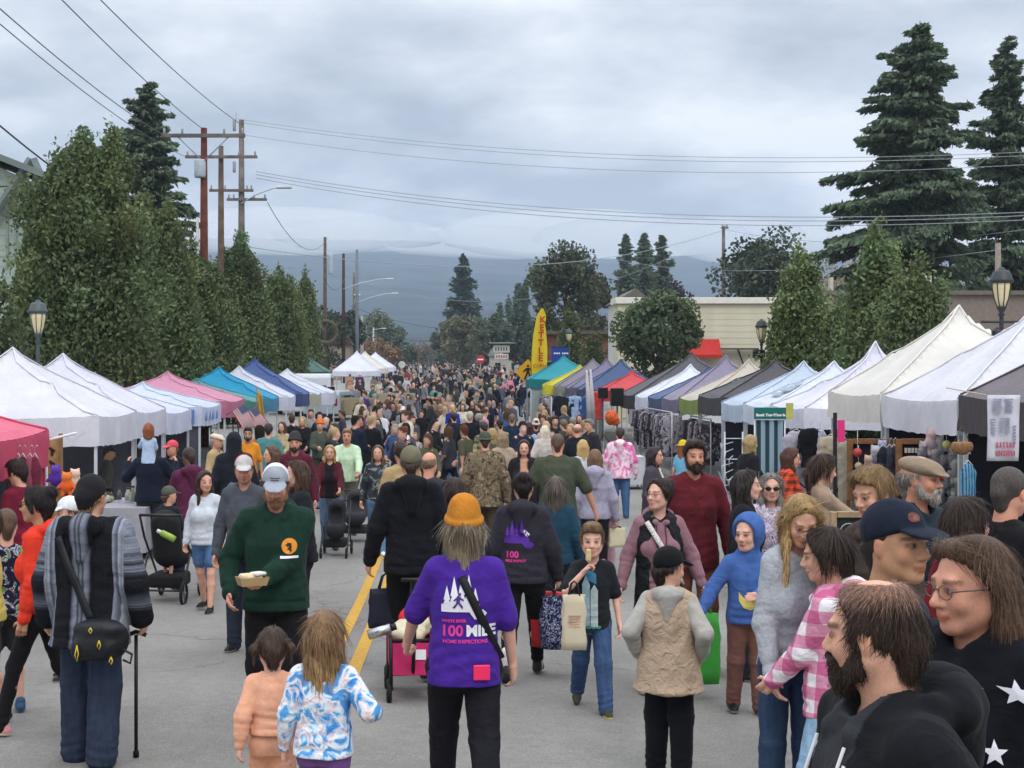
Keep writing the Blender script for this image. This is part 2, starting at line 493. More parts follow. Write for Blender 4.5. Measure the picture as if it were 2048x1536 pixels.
def skeleton(H, hd, w, legs, armL, armR, head, lean, narrow=1.0, nk=.052):
 """joint positions of a figure of height H facing +Y; left is -X"""
 J = {}
 chin = H-hd*.98
 sh = chin-nk*H-.006
 s = sh/1.43
 hip = sh*.635
 J.update(H=H, hd=hd, s=s, sh=sh, hipz=hip, w=w, lean=lean)
 an = .075*s
 l1 = hip-hip*.54; l2 = hip*.54-an
 J['l1'] = l1; J['l2'] = l2
 low = 1e9
 for nm, sd, (th, kn) in (('L', -1, LEG[legs][0]), ('R', 1, LEG[legs][1])):
  hp = np.array([sd*.088*s*w**.5, 0, hip])
  a = radians(th); b = radians(th-kn)
  spl = sd*.02*s
  knee = hp+np.array([spl*.5, sin(a)*l1, -cos(a)*l1]); ank = knee+np.array([spl*.5, sin(b)*l2, -cos(b)*l2])
  J['hip'+nm], J['knee'+nm], J['ank'+nm] = hp, knee, ank
  J['foot'+nm] = radians(th-kn*.8) if kn > 15 else 0.0
  low = min(low, ank[2])
 dz = an-low
 for nm in 'LR':
  for q in ('hip', 'knee', 'ank'): J[q+nm][2] += dz
 J['hipz'] += dz; J['sh'] += dz; sh += dz; hip += dz
 def yl(z): return lean*(z-hip)
 J['yl'] = yl
 sw = .150*s*w**.8*narrow
 J['sw'] = sw
 for nm, sd, tg in (('L', -1, armL), ('R', 1, armR)):
  S = np.array([sd*sw, yl(sh)-.008, sh-.022*s])
  if isinstance(tg, str): tg = ARM[tg]
  T = np.array([sd*tg[0]*s*(w if abs(tg[0]) > .2 else 1), tg[1]*s+yl(sh)*.8, tg[2]*s+dz])
  a1, a2 = .295*s, .25*s
  D = T-S; dist = np.linalg.norm(D)
  if dist > (a1+a2)*.985: T = S+D/dist*(a1+a2)*.985; D = T-S; dist = np.linalg.norm(D)
  a = (a1*a1-a2*a2+dist*dist)/(2*dist); hh = sqrt(max(a1*a1-a*a, 0))
  hint = np.array([sd*.55, -.7, -.5]) if T[2] < sh-.1 else np.array([sd*.8, .3, -1.0])
  u = D/dist; hint = hint-u*(hint@u); hint /= max(np.linalg.norm(hint), 1e-6)
  E = S+u*a+hint*hh
  J['sh'+nm], J['el'+nm], J['wr'+nm] = S, E, T
 hs = hd/.235
 J['hs'] = hs
 J['R'] = rotm(radians(head[0]), radians(head[1]), radians(head[2] if len(head) > 2 else 0))
 nb = np.array([0, yl(sh)-.015*s, sh+.02*s]); J['neck'] = nb
 tilt = rotm(0, radians(head[1])*.45, 0)
 J['hc'] = nb+tilt@np.array([0, .035*s+lean*.03, H+dz-hd*.5-nb[2]])
 return J
def hp(J, p):
 return J['hc']+J['R']@(np.array(p, float)*J['hs'])
def head_prims(S, J, fem=0.0, k=1.0, chub=1.0, i=0):
 hs, R = J['hs'], J['R']
 P = lambda x, y, z: hp(J, (x, y, z))
 E = lambda c, r, kk, **q: S.ell(P(*c), np.array(r)*hs, kk*hs, i, R, **q)
 Cp = lambda a, b, ra, rb, kk: S.cap(P(*a), P(*b), ra*hs, rb*hs, kk*hs, i)
 E((0, -.014, .032), (.075, .095, .086), .02)
 E((0, .02, -.03), (.06*chub, .070, .082), .03)
 for sd in (-1, 1):
  Cp((sd*.050*chub, -.002, -.055), (sd*.020, .055, -.096), .020, .016, .03)
  E((sd*.038*chub, .062, -.034), (.021, .02, .022), .02)
 E((0, .062, -.097), (.024, .024, .019), .02)
 Cp((-.034, .079, .020), (.034, .079, .020), .0125-.003*fem, .0125-.003*fem, .016)
 for sd in (-1, 1):
  S.sub(P(sd*.031, .099, -.004), np.array((.018, .014, .012))*hs, .014*hs, R)
 Cp((0, .084, .008), (0, .108, -.034), .008, .0125, .012)
 for sd in (-1, 1): E((sd*.012, .094, -.040), (.009, .012, .008), .008)
 E((0, .083, -.062), (.021, .014, .009), .012)
 E((0, .085, -.0655), (.020, .013, .006), .006)
 E((0, .083, -.0775), (.018, .013, .0065), .006)
 for sd in (-1, 1):
  E((sd*.031, .0795, -.003), (.013, .012, .0105), .004)
  E((sd*.076, -.008, -.012), (.009, .018, .029), .010)
  S.sub(P(sd*.086, -.004, -.010), np.array((.005, .009, .016))*hs, .005*hs, R)
 a = J['neck']+np.array([0, -.01, -.03]); b = P(0, -.018, -.055)
 S.cap(a, b, (.060-.010*fem)*J['s']*J['w']**.3, (.053-.008*fem)*hs, .03, i)
def head_paint(V, J, skin, lip=None, brow=(.06, .04, .025), stub=0.0, stubcol=(.08, .06, .05), iris=(.03, .025, .02)):
 col = np.tile(np.array(skin, np.float32), (len(V), 1))
 q = ((V-J['hc'])@J['R'])/J['hs']
 x, y, z = q[:, 0], q[:, 1], q[:, 2]
 def mix(mask, c, a=1.0):
  m = (np.clip(mask, 0, 1)*a)[:, None]
  col[:] = col*(1-m)+np.array(c)*m
 sk = np.array(skin)
 hd = (z > -.13) & (np.abs(x) < .1)
 # cheeks, nose tip and ears are a touch redder
 for c, r in (((.042, .07, -.03), .028), ((-.042, .07, -.03), .028), ((0, .11, -.034), .018), ((.08, -.01, -.01), .03), ((-.08, -.01, -.01), .03)):
  d = np.sqrt((x-c[0])**2+(y-c[1])**2+(z-c[2])**2)/r
  mix(1-d, sk*np.array([1.02, .72, .70]), .55)
 if stub > 0:
  m = np.clip((-z-.045-.25*np.abs(x))/.02, 0, 1)*np.clip((y+.02)/.03, 0, 1)*hd*(z > -.12)
  mix(m, stubcol, stub)
 lipc = sk*np.array([.80, .48, .46]) if lip is None else lip
 d = np.sqrt((x/.024)**2+((z+.0705)/.0115)**2)
 mix(np.clip((1.15-d)*4, 0, 1)*(y > .07), lipc, .85)
 mix(np.clip(1-np.abs(z+.0705)/.0022, 0, 1)*(np.abs(x) < .023)*(y > .07), sk*np.array([.25, .15, .14]), .8)
 for sd in (-1, 1):
  zb = .017+.004*np.cos((x-sd*.033)/.02)
  d = np.maximum(np.abs(x-sd*.034)/.021, np.abs(z-zb)/.0048)
  mix(np.clip((1.1-d)*3, 0, 1)*(y > .05), brow, .75)
  d = np.sqrt(((x-sd*.031)/.0155)**2+((z+.003)/.0085)**2)
  mix(np.clip((1.25-d)*3, 0, 1)*(y > .06), sk*np.array([.35, .26, .24]), .75)
  mix(np.clip((.72-d)*4, 0, 1)*(y > .06), (.30, .28, .26), .75 if J.get('h', 0) < .0095 else 0)
  mix(np.clip(1-np.abs(z-.0045)/.0028, 0, 1)*(np.abs(x-sd*.031) < .016)*(y > .06), sk*.10, .8)
  di = np.sqrt((x-sd*.031)**2+(z+.002)**2)
  mix(np.clip((.0072-di)/.002, 0, 1)*(y > .06), iris, 1)
  d = np.sqrt((x-sd*.011)**2+(z+.046)**2+(y-.1)**2)
  mix(np.clip(1-d/.008, 0, 1), sk*.35, .8)
 return col
def hand_prims(S, J, nm, h, curl=.5, i=0, spread=1.0, palm=None):
 sd = -1 if nm == 'L' else 1
 W, E = J['wr'+nm], J['el'+nm]
 s = J['s']*.98 if J['H'] > 1.5 else J['s']*1.08
 f = (W-E)/np.linalg.norm(W-E)
 n = np.array([-sd, .25, 0.]) if palm is None else np.array(palm, float)
 n = n-f*(n@f); n /= max(np.linalg.norm(n), 1e-6)
 lat = np.cross(f, n)*sd
 if lat[1] < 0 and palm is None: lat = -lat      # thumb side faces forward
 fr = max(.0088*s, h*.85)
 S.cap(W+f*.012*s-lat*.014*s, W+f*.078*s-lat*.022*s, .020*s, .018*s, .014*s, i)
 S.cap(W+f*.012*s+lat*.014*s, W+f*.080*s+lat*.022*s, .020*s, .018*s, .014*s, i)
 for q, (o, ln) in enumerate(((.031, .070), (.011, .078), (-.011, .073), (-.030, .058))):
  b = W+f*.085*s+lat*o*s*spread
  c = curl*(.9+.12*q)
  d1 = f*cos(c)+n*sin(c); d2 = f*cos(c*2.2)+n*sin(c*2.2)
  m = b+d1*ln*.55*s; e = m+d2*ln*.45*s
  S.cap(b, m, fr*1.05, fr, .006*s, i); S.cap(m, e, fr, fr*.82, .004*s, i)
 b = W+f*.03*s+lat*.030*s+n*.006*s
 m = b+(f*.6+lat*.75+n*.25)/1.0*.034*s; e = m+(f*.85+lat*.15+n*.35)*.030*s
 S.cap(b, m, fr*1.3, fr*1.1, .010*s, i); S.cap(m, e, fr*1.1, fr*.85, .004*s, i)
def body_prims(S, J, h, legs=True, fem=0, lk=1.0, chub=1.0, hands=True, curlL=.5, curlR=.5, palmL=None, palmR=None, i=0):
 s, w, yl = J['s'], J['w'], J['yl']
 sh, hz = J['sh'], J['hipz']
 zs = [hz-.05*s, hz+.05*s, hz+.2*s, sh-.16*s, sh-.03*s]
 S.loft(zs, np.array([.125, .135, .118, .142, .12])*s*w, np.array([.085, .09, .08, .088, .05])*s*w, [yl(z) for z in zs], None, .03, i)
 S.cap((-J['sw']*.8, yl(sh), sh), (J['sw']*.8, yl(sh), sh), .042*s, .042*s, .04, i)
 for nm in 'LR':
  S.cap(J['sh'+nm], J['el'+nm], .046*s*w**.7, .036*s*w**.6, .03, i)
  S.cap(J['el'+nm], J['wr'+nm], .037*s*w**.6, .0255*s, .015, i)
  if hands: hand_prims(S, J, nm, h, curlL if nm == 'L' else curlR, i, 1.0, palmL if nm == 'L' else palmR)
  if legs:
   S.cap(J['hip'+nm], J['knee'+nm], .074*s*w*lk, .049*s*w**.7*lk, .03, i)
   kc = J['knee'+nm]*.68+J['ank'+nm]*.32+np.array([0, -.014*s, 0])
   S.cap(J['knee'+nm], kc, .048*s*w**.7*lk, .052*s*w**.7*lk, .02, i)
   S.cap(kc, J['ank'+nm], .050*s*w**.7*lk, .033*s, .02, i)
 head_prims(S, J, fem, 1.0, chub, i)
def top_prims(S, J, hem=.0, sl=1.0, t=.02, flare=1.0, hood=0, collar=0, belly=0.0, bust=0.0, i=0, sleevew=1.0, tight=1.0, vn=0):
 """hem: metres (at adult scale) below the hip joint; sl: 0 none, .45 short, 1 long; hood 1 down, 2 up"""
 s, w, yl = J['s'], J['w'], J['yl']
 sh, hz = J['sh'], J['hipz']
 zh = hz-hem*s
 zs = np.array([zh, zh+.07*s, hz+.19*s, sh-.17*s, sh-.05*s, sh+.02*s])
 rx = (np.array([.166*flare, .164*(1+flare)/2, .142*tight+.01*(flare-1), .152, .134, .08])*w**.85)*s+t*.9
 ry = (np.array([.134*flare+belly*.5, .132*(1+flare)/2+belly*.9, .110+belly, .116+belly*.3, .090, .055])*w)*s+t*.9
 yo = np.array([yl(z) for z in zs])+np.array([belly*.3-.012, belly*.5-.010, belly*.7, belly*.2, -.008, -.012])*s
 S.loft(zs, rx, ry, yo, None, .025, i, 2.25)
 for sd in (-1, 1): S.cap((sd*.02, yl(sh)-.010*s, sh+.012*s), (sd*J['sw']*.92, yl(sh)-.008*s, sh-.026*s), .054*s+t*.5, .049*s+t*.5, .045*s, i)
 S.cap((-J['sw']*.3, yl(sh)-.01*s, sh+.022*s), (J['sw']*.3, yl(sh)-.01*s, sh+.022*s), .050*s+t*.4, .050*s+t*.4, .05*s, i)
 if bust:
  for sd in (-1, 1): S.ell((sd*.075*s, yl(sh-.2*s)+.085*s*w+t*.8, sh-.22*s), (.062*s, .045*s, .066*s), .07, i)
 for nm in 'LR':
  a, b, c = J['sh'+nm], J['el'+nm], J['wr'+nm]
  if sl <= 0: continue
  S.cap(a, a*(1-min(sl*2, 1))+b*min(sl*2, 1), .052*s*w**.7*sleevew+t*.75, .045*s*w**.6*sleevew+t*.75, .035*s, i)
  if sl > .5:
   e = b*(1-(sl-.5)*2)+c*(sl-.5)*2
   S.cap(b, e, .045*s*w**.6*sleevew+t*.75, .033*s*sleevew+t*.65, .02*s, i)
 hd = J['hs']
 if hood == 1:
  tb = t*1.1; S.ell((0, yl(sh)-.085*s-tb, sh+.048*s), (.125*s, .062*s, .070*s), .02*s, i)
  S.cap((0, yl(sh)-.09*s-tb, sh+.03*s), (0, yl(sh)-.118*s*w**.5-tb, sh-.14*s), .092*s, .034*s, .015*s, i)
  for sd in (-1, 1):
   S.cap((sd*.092*s, yl(sh)-.05*s-tb*.5, sh+.052*s), (sd*.045*s, yl(sh)+.080*s, sh-.005*s), .036*s, .026*s, .015*s, i)
 if hood == 2:
  R = J['R']
  S.ell(hp(J, (0, -.022, .018)), np.array((.106, .122, .126))*hd, .03, i, R)
  S.cap(hp(J, (0, -.04, -.06)), (0, yl(sh)-.03*s, sh+.02*s), .09*s, .10*s, .04, i)
 if collar:
  S.cap((0, yl(sh)-.012*s, sh+.01*s), (0, yl(sh)+.002, sh+.01*s+collar*s), .076*s, .070*s, .02*s, i)
 if vn: S.subcap((0, yl(sh)+.13*s, sh+.05*s), (0, yl(sh)+.15*s, sh-vn*s), .075*s, .03*s, .01)
 # neck opening
 nb = J['neck']
 if hood == 2:
  S.sub(hp(J, (0, .085, -.012)), np.array((.084, .085, .104))*hd, .015, J['R'])
 else:
  S.subcap(nb+np.array([0, .008, -.005]), hp(J, (0, -.012, -.05)), .062*s if not collar else .060*s, .066*hd, .008)
  S.subcap(nb+np.array([0, .045*s, .02*s]), nb+np.array([0, .08*s, .10*s]), .045*s, .07*s, .01)
 return zh
def bottom_prims(S, J, ln=1.0, t=.014, wide=1.0, flare=1.0, i=0, waist=.1):
 s, w, yl = J['s'], J['w'], J['yl']
 hz = J['hipz']
 zs = np.array([hz-.09*s, hz-.02*s, hz+waist*s])
 fh = 1+.07*J.get('fem', 0)
 S.loft(zs, np.array([.12*fh, .150*fh, .126])*s*w+t, np.array([.09, .104, .088])*s*w+t, [yl(z)-.012*s for z in zs], None, .04, i, 2.2)
 for sd in (-1, 1): S.ell((sd*.066*s*w, -.046*s*w, hz-.055*s), np.array((.078, .074, .088))*s*w, .05, i)
 for nm in 'LR':
  a, b, c = J['hip'+nm], J['knee'+nm], J['ank'+nm]
  l = min(ln*2, 1)
  e = a*(1-l)+b*l
  S.cap(a-np.array([0, 0, .02*s]), e, .078*s*w*(1+.08*J.get('fem', 0))+t, (.084+(.060*wide-.084)*l)*s*w**.8+t, .03, i)
  if ln > .5:
   q = (ln-.5)*2; e2 = b*(1-q)+c*q-np.array([0, 0, .02*s])*q
   S.cap(b, e2, .060*s*w**.8*wide+t, .047*s*wide*flare+t, .02, i)
def shoe(J, nm, h, col, sole=(.55, .55, .53), parent=None, high=0):
 s = J['s']*(1.0 if J['H'] > 1.5 else 1.08); a = J['ank'+nm]; sd = -1 if nm == 'L' else 1
 S = SDF(); ft = J['foot'+nm]
 d = np.array([sd*.12, cos(ft), sin(ft) if ft else 0.]); d /= np.linalg.norm(d)
 u = np.array([0, -sin(ft), cos(ft)])
 z0 = a-u*.075*s
 S.cap(z0-d*.045*s+u*.036*s, z0+d*.085*s+u*.030*s, .038*s, .040*s, .02*s)
 S.cap(z0+d*.085*s+u*.030*s, z0+d*.150*s+u*.024*s, .041*s, .032*s, .02*s)
 S.cap(z0-d*.02*s+u*.05*s, z0-d*.015*s+u*(.085+high)*s, .040*s, .042*s, .02*s)
 S.cut(-u, -float(u@z0)-.002, .006)
 V, F, _ = S.build(max(h, .006))
 hgt = (V-z0)@u
 c = np.tile(np.array(C(col)), (len(V), 1)); c[hgt < .024*s] = C(sole)
 return link('shoe', np_mesh('shoe', V, F, True, c), attr_mat('plastic'), parent)
def hair_prims(S, J, style, t=.011, ln=.25, i=0, hat=None):
 hs, R = J['hs'], J['R']
 P = lambda x, y, z: hp(J, (x, y, z))
 yaw = math.atan2(-R[0][1], R[1][1])
 def D(x, y, z): return J['hc']+rotm(yaw)@(np.array((x, y, z))*hs)    # hangs straight down
 if style == 'bald':
  S.ell(P(0, -.016, .012), np.array((.080, .100, .083))*hs, .01, i, R)
  S.cut(R@np.array((0, .80, -.60)), float((R@np.array((0, .80, -.60)))@P(0, -.022, .0)), .01)
  S.sub(P(0, .015, .155), np.array((.085, .105, .10))*hs, .02, R)
  return
 tt = t if style != 'buzz' else .005
 S.ell(P(0, -.016, .034), np.array((.0755+tt, .0955+tt, .0865+tt))*hs, .01, i, R)
 if style in ('short', 'buzz', 'crop', 'thin'):
  S.cap(P(0, -.085, -.02), P(0, -.068, -.075), .045*hs, .035*hs, .03, i)
 n = R@np.array((0, .80, -.60)); S.cut(n, float(n@(P(0, .068, .082) if style not in ('waves', 'swept') else P(0, .064, .086))), .012)
 if hat:
  n = R@np.array((0, {'beanie': -.15, 'cap': -.30, 'capback': -.85}.get(hat, .05), 1)); S.cut(n, float(n@P(0, 0, .026)), .005)
 if style in ('short', 'crop') and not hat:
  S.cap(P(-.04, .07, .085), P(.045, .066, .088), .020*hs, .022*hs, .03, i)
  S.ell(P(.0, .02, .112), np.array((.06, .07, .022))*hs, .03, i, R)
  for sd in (-1, 1): S.cap(P(sd*.073, .022, .03), P(sd*.075, .02, -.018), .012*hs, .008*hs, .01, i)
 if style == 'thin':
  S.sub(P(.0, -.015, .142), np.array((.052, .066, .044))*hs, .012, R)
  for sd in (-1, 1): S.cap(P(sd*.072, .024, .03), P(sd*.072, .022, -.03), .009*hs, .006*hs, .01, i)
 if style in ('long', 'bob', 'pony', 'bun', 'braid', 'waves', 'pigtails'):
  for sd in (-1, 1):
   if not hat: S.cap(P(sd*.02, .050, .098), P(sd*.072, .026, .035), .018*hs, .015*hs, .02, i)
   S.cap(P(sd*.074, .030, .035), P(sd*.080, .0, -.02), .018*hs, .015*hs, .02, i)
  S.cap(P(0, -.085, .0), P(0, -.062, -.08), .050*hs, .036*hs, .03, i)
  if not hat: S.subcap(P(.008, .075, .092), P(.006, -.045, .128), .007*hs, .005*hs, .01)
 if style in ('long', 'bob', 'waves'):
  for sd in (-1, 1):
   S.cap(P(sd*.076, .0, .02), D(sd*.076, .006, -.11), .020*hs, .023*hs, .02, i)
   S.cap(D(sd*.078, .010, -.11), D(sd*(.085 if style != 'waves' else .10), .022, -.11-ln*.75), .024*hs, .014*hs if style != 'waves' else .03*hs, .02, i)
   S.cap(P(sd*.06, -.05, -.02), D(sd*.055, -.075, -.10-ln*.8), .045*hs, .026*hs, .03, i)
  S.cap(P(0, -.075, -.02), D(0, -.095, -.10-ln), .055*hs, .028*hs, .03, i)
 if style == 'swept':
  S.cap(P(-.035, .055, .100), P(.05, .050, .094), .020*hs, .022*hs, .03, i)
  for sd in (-1, 1):
   S.cap(P(sd*.068, .012, .055), P(sd*.074, -.035, .01), .016*hs, .028*hs, .02, i)
   S.cap(P(sd*.072, -.038, .02), D(sd*.088, -.050, -.10), .034*hs, .042*hs, .02, i); S.cap(D(sd*.088, -.05, -.10), D(sd*.085, -.03, -.10-ln), .042*hs, .026*hs, .02, i)
  S.cap(P(0, -.075, -.02), D(0, -.095, -.10-ln), .06*hs, .03*hs, .03, i)
 if style == 'pony':
  S.cap(P(0, -.105, .03), D(0, -.150, -.03), .028*hs, .03*hs, .02, i); S.cap(D(0, -.150, -.03), D(0, -.135, -.06-ln), .032*hs, .012*hs, .02, i)
 if style == 'bun':
  S.ell(P(0, -.095, .085), np.array((.050, .045, .042))*hs, .015, i, R)
 if style == 'braid':
  for q in range(6):
   S.ell(D(.02*(-1)**q*.5, -.105, -.06-ln*q/6), np.array((.028-.002*q, .026, .034))*hs, .01, i)
 if style == 'pigtails':
  for sd in (-1, 1):
   S.ell(P(sd*.078, -.055, .052), np.array((.013, .013, .013))*hs, .006, i)
   S.cap(P(sd*.086, -.06, .055), D(sd*.108, -.07, .015), .012*hs, .021*hs, .01, i); S.cap(D(sd*.108, -.07, .015), D(sd*.110, -.075, -.06), .021*hs, .008*hs, .01, i)
def strands(V, F, J, amp, seed=0, freq=38):
 r = np.random.default_rng(seed)
 q = ((V-J['hc'])@J['R'])/J['hs']
 th = np.arctan2(q[:, 0], -q[:, 1]+.02)
 n = vnormals(V, F)
 fade = np.clip((.115-q[:, 2])/.06, .15, 1)
 d = np.sin(th*freq+3*np.sin(q[:, 2]*14+r.random()*6)+1.5*np.sin(th*5+q[:, 2]*30))*.6+np.sin(th*freq*2.3+q[:, 2]*25+r.random()*6)*.4
 lump = np.sin(q[:, 0]*46+q[:, 1]*20+r.random()*6)*np.sin(q[:, 1]*41-q[:, 2]*24+r.random()*6)+.6*np.sin(q[:, 2]*70+q[:, 0]*55)
 return V+n*(amp*d*fade+amp*(.3 if J.get('fem') else .75)*lump)[:, None]
def loose_strands(V, F, col, J, d, n, ln, seed=0, flow='down', lift=.004):
 """fine ribbons of hair lying on a hair or beard mesh; returns the joined mesh data"""
 r = np.random.default_rng(seed+31)
 nr = vnormals(V, F)
 q = F[r.integers(0, len(F), n)]
 w = r.dirichlet((1, 1, 1, 1), n)
 p = np.einsum('ij,ijk->ik', w, V[q]); N_ = np.einsum('ij,ijk->ik', w, nr[q]); N_ /= np.maximum(np.linalg.norm(N_, axis=1, keepdims=True), 1e-6)
 cr_ = hp(J, (0, -.05, .115)); z = ((p-J['hc'])@J['R'])[:, 2]/J['hs']
 rad = p-cr_; rad /= np.maximum(np.linalg.norm(rad, axis=1, keepdims=True), 1e-6)
 k = np.clip((z-.02)/.06, 0, 1)[:, None]*(0 if flow == 'hang' else 1) if flow in ('down', 'hang') else 1.0
 D = rad*k+np.array([0, 0, -1.0])*(1-k)+r.normal(size=(n, 3))*(.07 if flow in ('down', 'hang') else .16)
 ql = ((p-J['hc'])@J['R'])/J['hs']
 if flow == 'down':      # hair over the brow is combed back and to the sides
  fr = np.clip((ql[:, 1]-.0)/.04, 0, 1)*np.clip((ql[:, 2]-.0)/.03, 0, 1)
  back = np.stack([np.sign(ql[:, 0])*.5, -.8+0*z, -.45-.5*(1-k[:, 0])], 1)@J['R'].T
  D = D*(1-fr[:, None])+back*fr[:, None]
 if flow == 'beard': D = np.array([0, 0, -1.0])+N_*.35+r.normal(size=(n, 3))*.3
 D -= N_*(D*N_).sum(1, keepdims=True)*(.0 if flow == 'beard' else .92); D /= np.maximum(np.linalg.norm(D, axis=1, keepdims=True), 1e-6)
 L_ = (ln*(.5+.8*r.random(n)))[:, None]; wd = max(.0011, d*.00030)*(.6+.8*r.random((n, 1)))*.5
 B = np.cross(D, N_); B /= np.maximum(np.linalg.norm(B, axis=1, keepdims=True), 1e-6)
 up = lift*(.15+r.random((n, 1))**3*1.3)*np.clip((.13-z)/.07, .12, 1)[:, None]*(.5 if flow == 'hang' else 1)
 a = p+N_*.001; b = p+D*L_*.5+N_*(up+.0015)+r.normal(size=(n, 3))*.0015; c = p+D*L_+N_*up*.6-np.array([0, 0, .12])*L_*.6
 ce = ((c-J['hc'])@J['R'])/J['hs']
 if flow != 'beard':
  kp = ~((ce[:, 1] > .045) & (ce[:, 2] < .066) & (np.abs(ce[:, 0]) < .075))
  a, b, c, B, wd, q = a[kp], b[kp], c[kp], B[kp], wd[kp], q[kp]; n = len(a)
 P = np.stack([a-B*wd, a+B*wd, b-B*wd, b+B*wd, c-B*wd*.35, c+B*wd*.35], 1).reshape(-1, 3)
 o = np.arange(n)[:, None]*6+len(V)
 Q = np.concatenate([o+np.array([0, 1, 3, 2]), o+np.array([2, 3, 5, 4])])
 cc = np.repeat(col[q[:, 0]]*(.55+.9*r.random((n, 1))), 6, 0)
 return np.concatenate([V, P]), np.concatenate([F, Q]), np.concatenate([col, np.clip(cc, 0, .8)])
def hat_mesh(J, kind, h, col, col2=None, seed=0):
 hs, R = J['hs'], J['R']
 P = lambda x, y, z: hp(J, (x, y, z))
 S = SDF()
 r3 = lambda a: R@np.array(a, float)
 if kind in ('cap', 'capback'):
  S.ell(P(0, -.014, .040), np.array((.085, .105, .096))*hs, .01, 0, R)
  nn = (0, -.30, 1) if kind == 'cap' else (0, -.85, 1)
  S.cut(-r3(nn), -float(r3(nn)@P(0, 0, .020 if kind == 'cap' else .0)), .008)
  sg = 1
  if kind != 'cap': S.cap(P(0, -.085, .0), P(0, -.075, -.045), .058*hs, .050*hs, .03)
  b = SDF()
  rb = R@rotm(0, radians(-14 if sg > 0 else 66))
  b.ell(P(0, .104, .036) if sg > 0 else P(0, -.112, -.018), np.array((.074, .078, .011))*hs, .006, 0, rb)
  S.p += b.p
  S.ell(P(0, -.014, .132), np.array((.010, .010, .007))*hs, .004, 0, R)
 elif kind == 'beanie':
  S.ell(P(0, -.018, .055), np.array((.090, .108, .098))*hs, .01, 0, R)
  S.ell(P(0, -.03, .125), np.array((.058, .065, .045))*hs, .05, 0, R)
  n = r3((0, -.22, 1)); S.cut(-n, -float(n@P(0, -.01, .030)), .01)
  for q in range(20):
   a = q*2*pi/20; c0, s0 = cos(a), sin(a)
   a2 = (q+1)*2*pi/20
   S.cap(P(.083*c0, -.018+.101*s0, .038+.022*s0*1.0), P(.083*cos(a2), -.018+.101*sin(a2), .038+.022*sin(a2)), .019*hs, .019*hs, .012, 0)
 elif kind == 'bucket':
  S.ell(P(0, -.014, .05), np.array((.086, .105, .086))*hs, .01, 0, R)
  n = r3((0, .05, 1)); S.cut(-n, -float(n@P(0, 0, .028)), .008)
  S.ell(P(0, -.01, .024), np.array((.135, .150, .014))*hs, .02, 0, R)
 elif kind == 'flat':
  S.ell(P(0, .0, .062), np.array((.092, .125, .052))*hs, .01, 0, R@rotm(0, radians(-12)))
  S.ell(P(0, .105, .030), np.array((.066, .05, .009))*hs, .02, 0, R@rotm(0, radians(-18)))
 S2 = S
 V, F, _ = S2.build(h)
 c = np.tile(np.array(C(col)), (len(V), 1))
 q = ((V-J['hc'])@R)/hs
 if col2 is not None and kind == 'cap':
  back = q[:, 1] < (.01 if col2[0] == 'b' else -9)
  front = (q[:, 1] > .088) & (q[:, 2] < .05)
  if col2[0] == 'b': c[back] = C(col2[1])
  if col2[0] == 'v' or len(col2) > 2: c[front] = C(col2[-1])
 if kind == 'beanie':
  n = vnormals(V, F); th = np.arctan2(q[:, 0], q[:, 1]+.018)
  V = V+n*(.0016*np.sin(th*44))[:, None]
 return np_mesh(kind, V, F, True, c)
def glasses(J, parent, dark=False, col=(.02, .02, .022), up=0.0, r=.021):
 mb = MB(); R = J['R']; hs = J['hs']
 P = lambda x, y, z: Vector(hp(J, (x, y, z+up)))
 yy = .101 if not up else .075
 for sd in (-1, 1):
  ring = [P(sd*.033+r*1.12*cos(a), yy-abs(sd*.033+r*cos(a))*.12, -.004+r*.82*sin(a)) for a in np.linspace(0, 2*pi, 15)]
  mb.tube(ring, .0015*hs, 6, 0, cap=False)
  mb.tube([P(sd*.056, yy-.006, .0), P(sd*.082, .055, .004), P(sd*.083, -.01, .002)], .002*hs, 6, 0)
  if dark:
   mb.add([P(sd*.033, yy-.001, -.004)]+ring[:-1], [(0, i+1, (i+1) % 14+1) for i in range(14)], 1)
 mb.tube([P(-.012, yy, .002), P(.012, yy, .002)], .002*hs, 6, 0)
 mats = [mat(col, .3, 0, spec=.5)]
 mats.append(mat('15120f', .15, 0, spec=.6))
 return mb.build('sunglasses' if dark else 'eyeglasses', mats, parent)
def beard(J, parent, h, col, ln=.02, full=True, seed=0):
 S = SDF(); hs, R = J['hs'], J['R']
 P = lambda x, y, z: hp(J, (x, y, z))
 for sd in (-1, 1):
  S.cap(P(sd*.066, .010, -.028), P(sd*.053, .028, -.078), .012*hs, .019*hs+ln*.2, .02)
  S.cap(P(sd*.052, .022, -.075), P(0, .070, -.105-ln*.3), .016*hs+ln*.2, .021*hs+ln*.5, .03)
  S.cap(P(0, .104, -.054), P(sd*.030, .086, -.070), .007*hs, .009*hs, .008)
  S.cap(P(sd*.030, .086, -.070), P(sd*.026, .074, -.095), .010*hs, .016*hs, .015)
 S.cap(P(0, .072, -.098), P(0, .070, -.112-ln), .026*hs, .018*hs, .02)
 S.sub(P(0, .098, -.073), np.array((.019, .022, .009))*hs, .006, R)
 V, F, _ = S.build(h)
 V = strands(V, F, J, .0022*hs, seed, 60)
 c = np.tile(np.array(C(col)), (len(V), 1))
 if h < .012 and ln > .005: V, F, c = loose_strands(V, F, c, J, h*900, 1300, .008+ln*.3, seed, 'beard', .001)
 return link('beard', np_mesh('beard', V, F, True, c), attr_mat('hair'), parent)
PEOPLE = {}
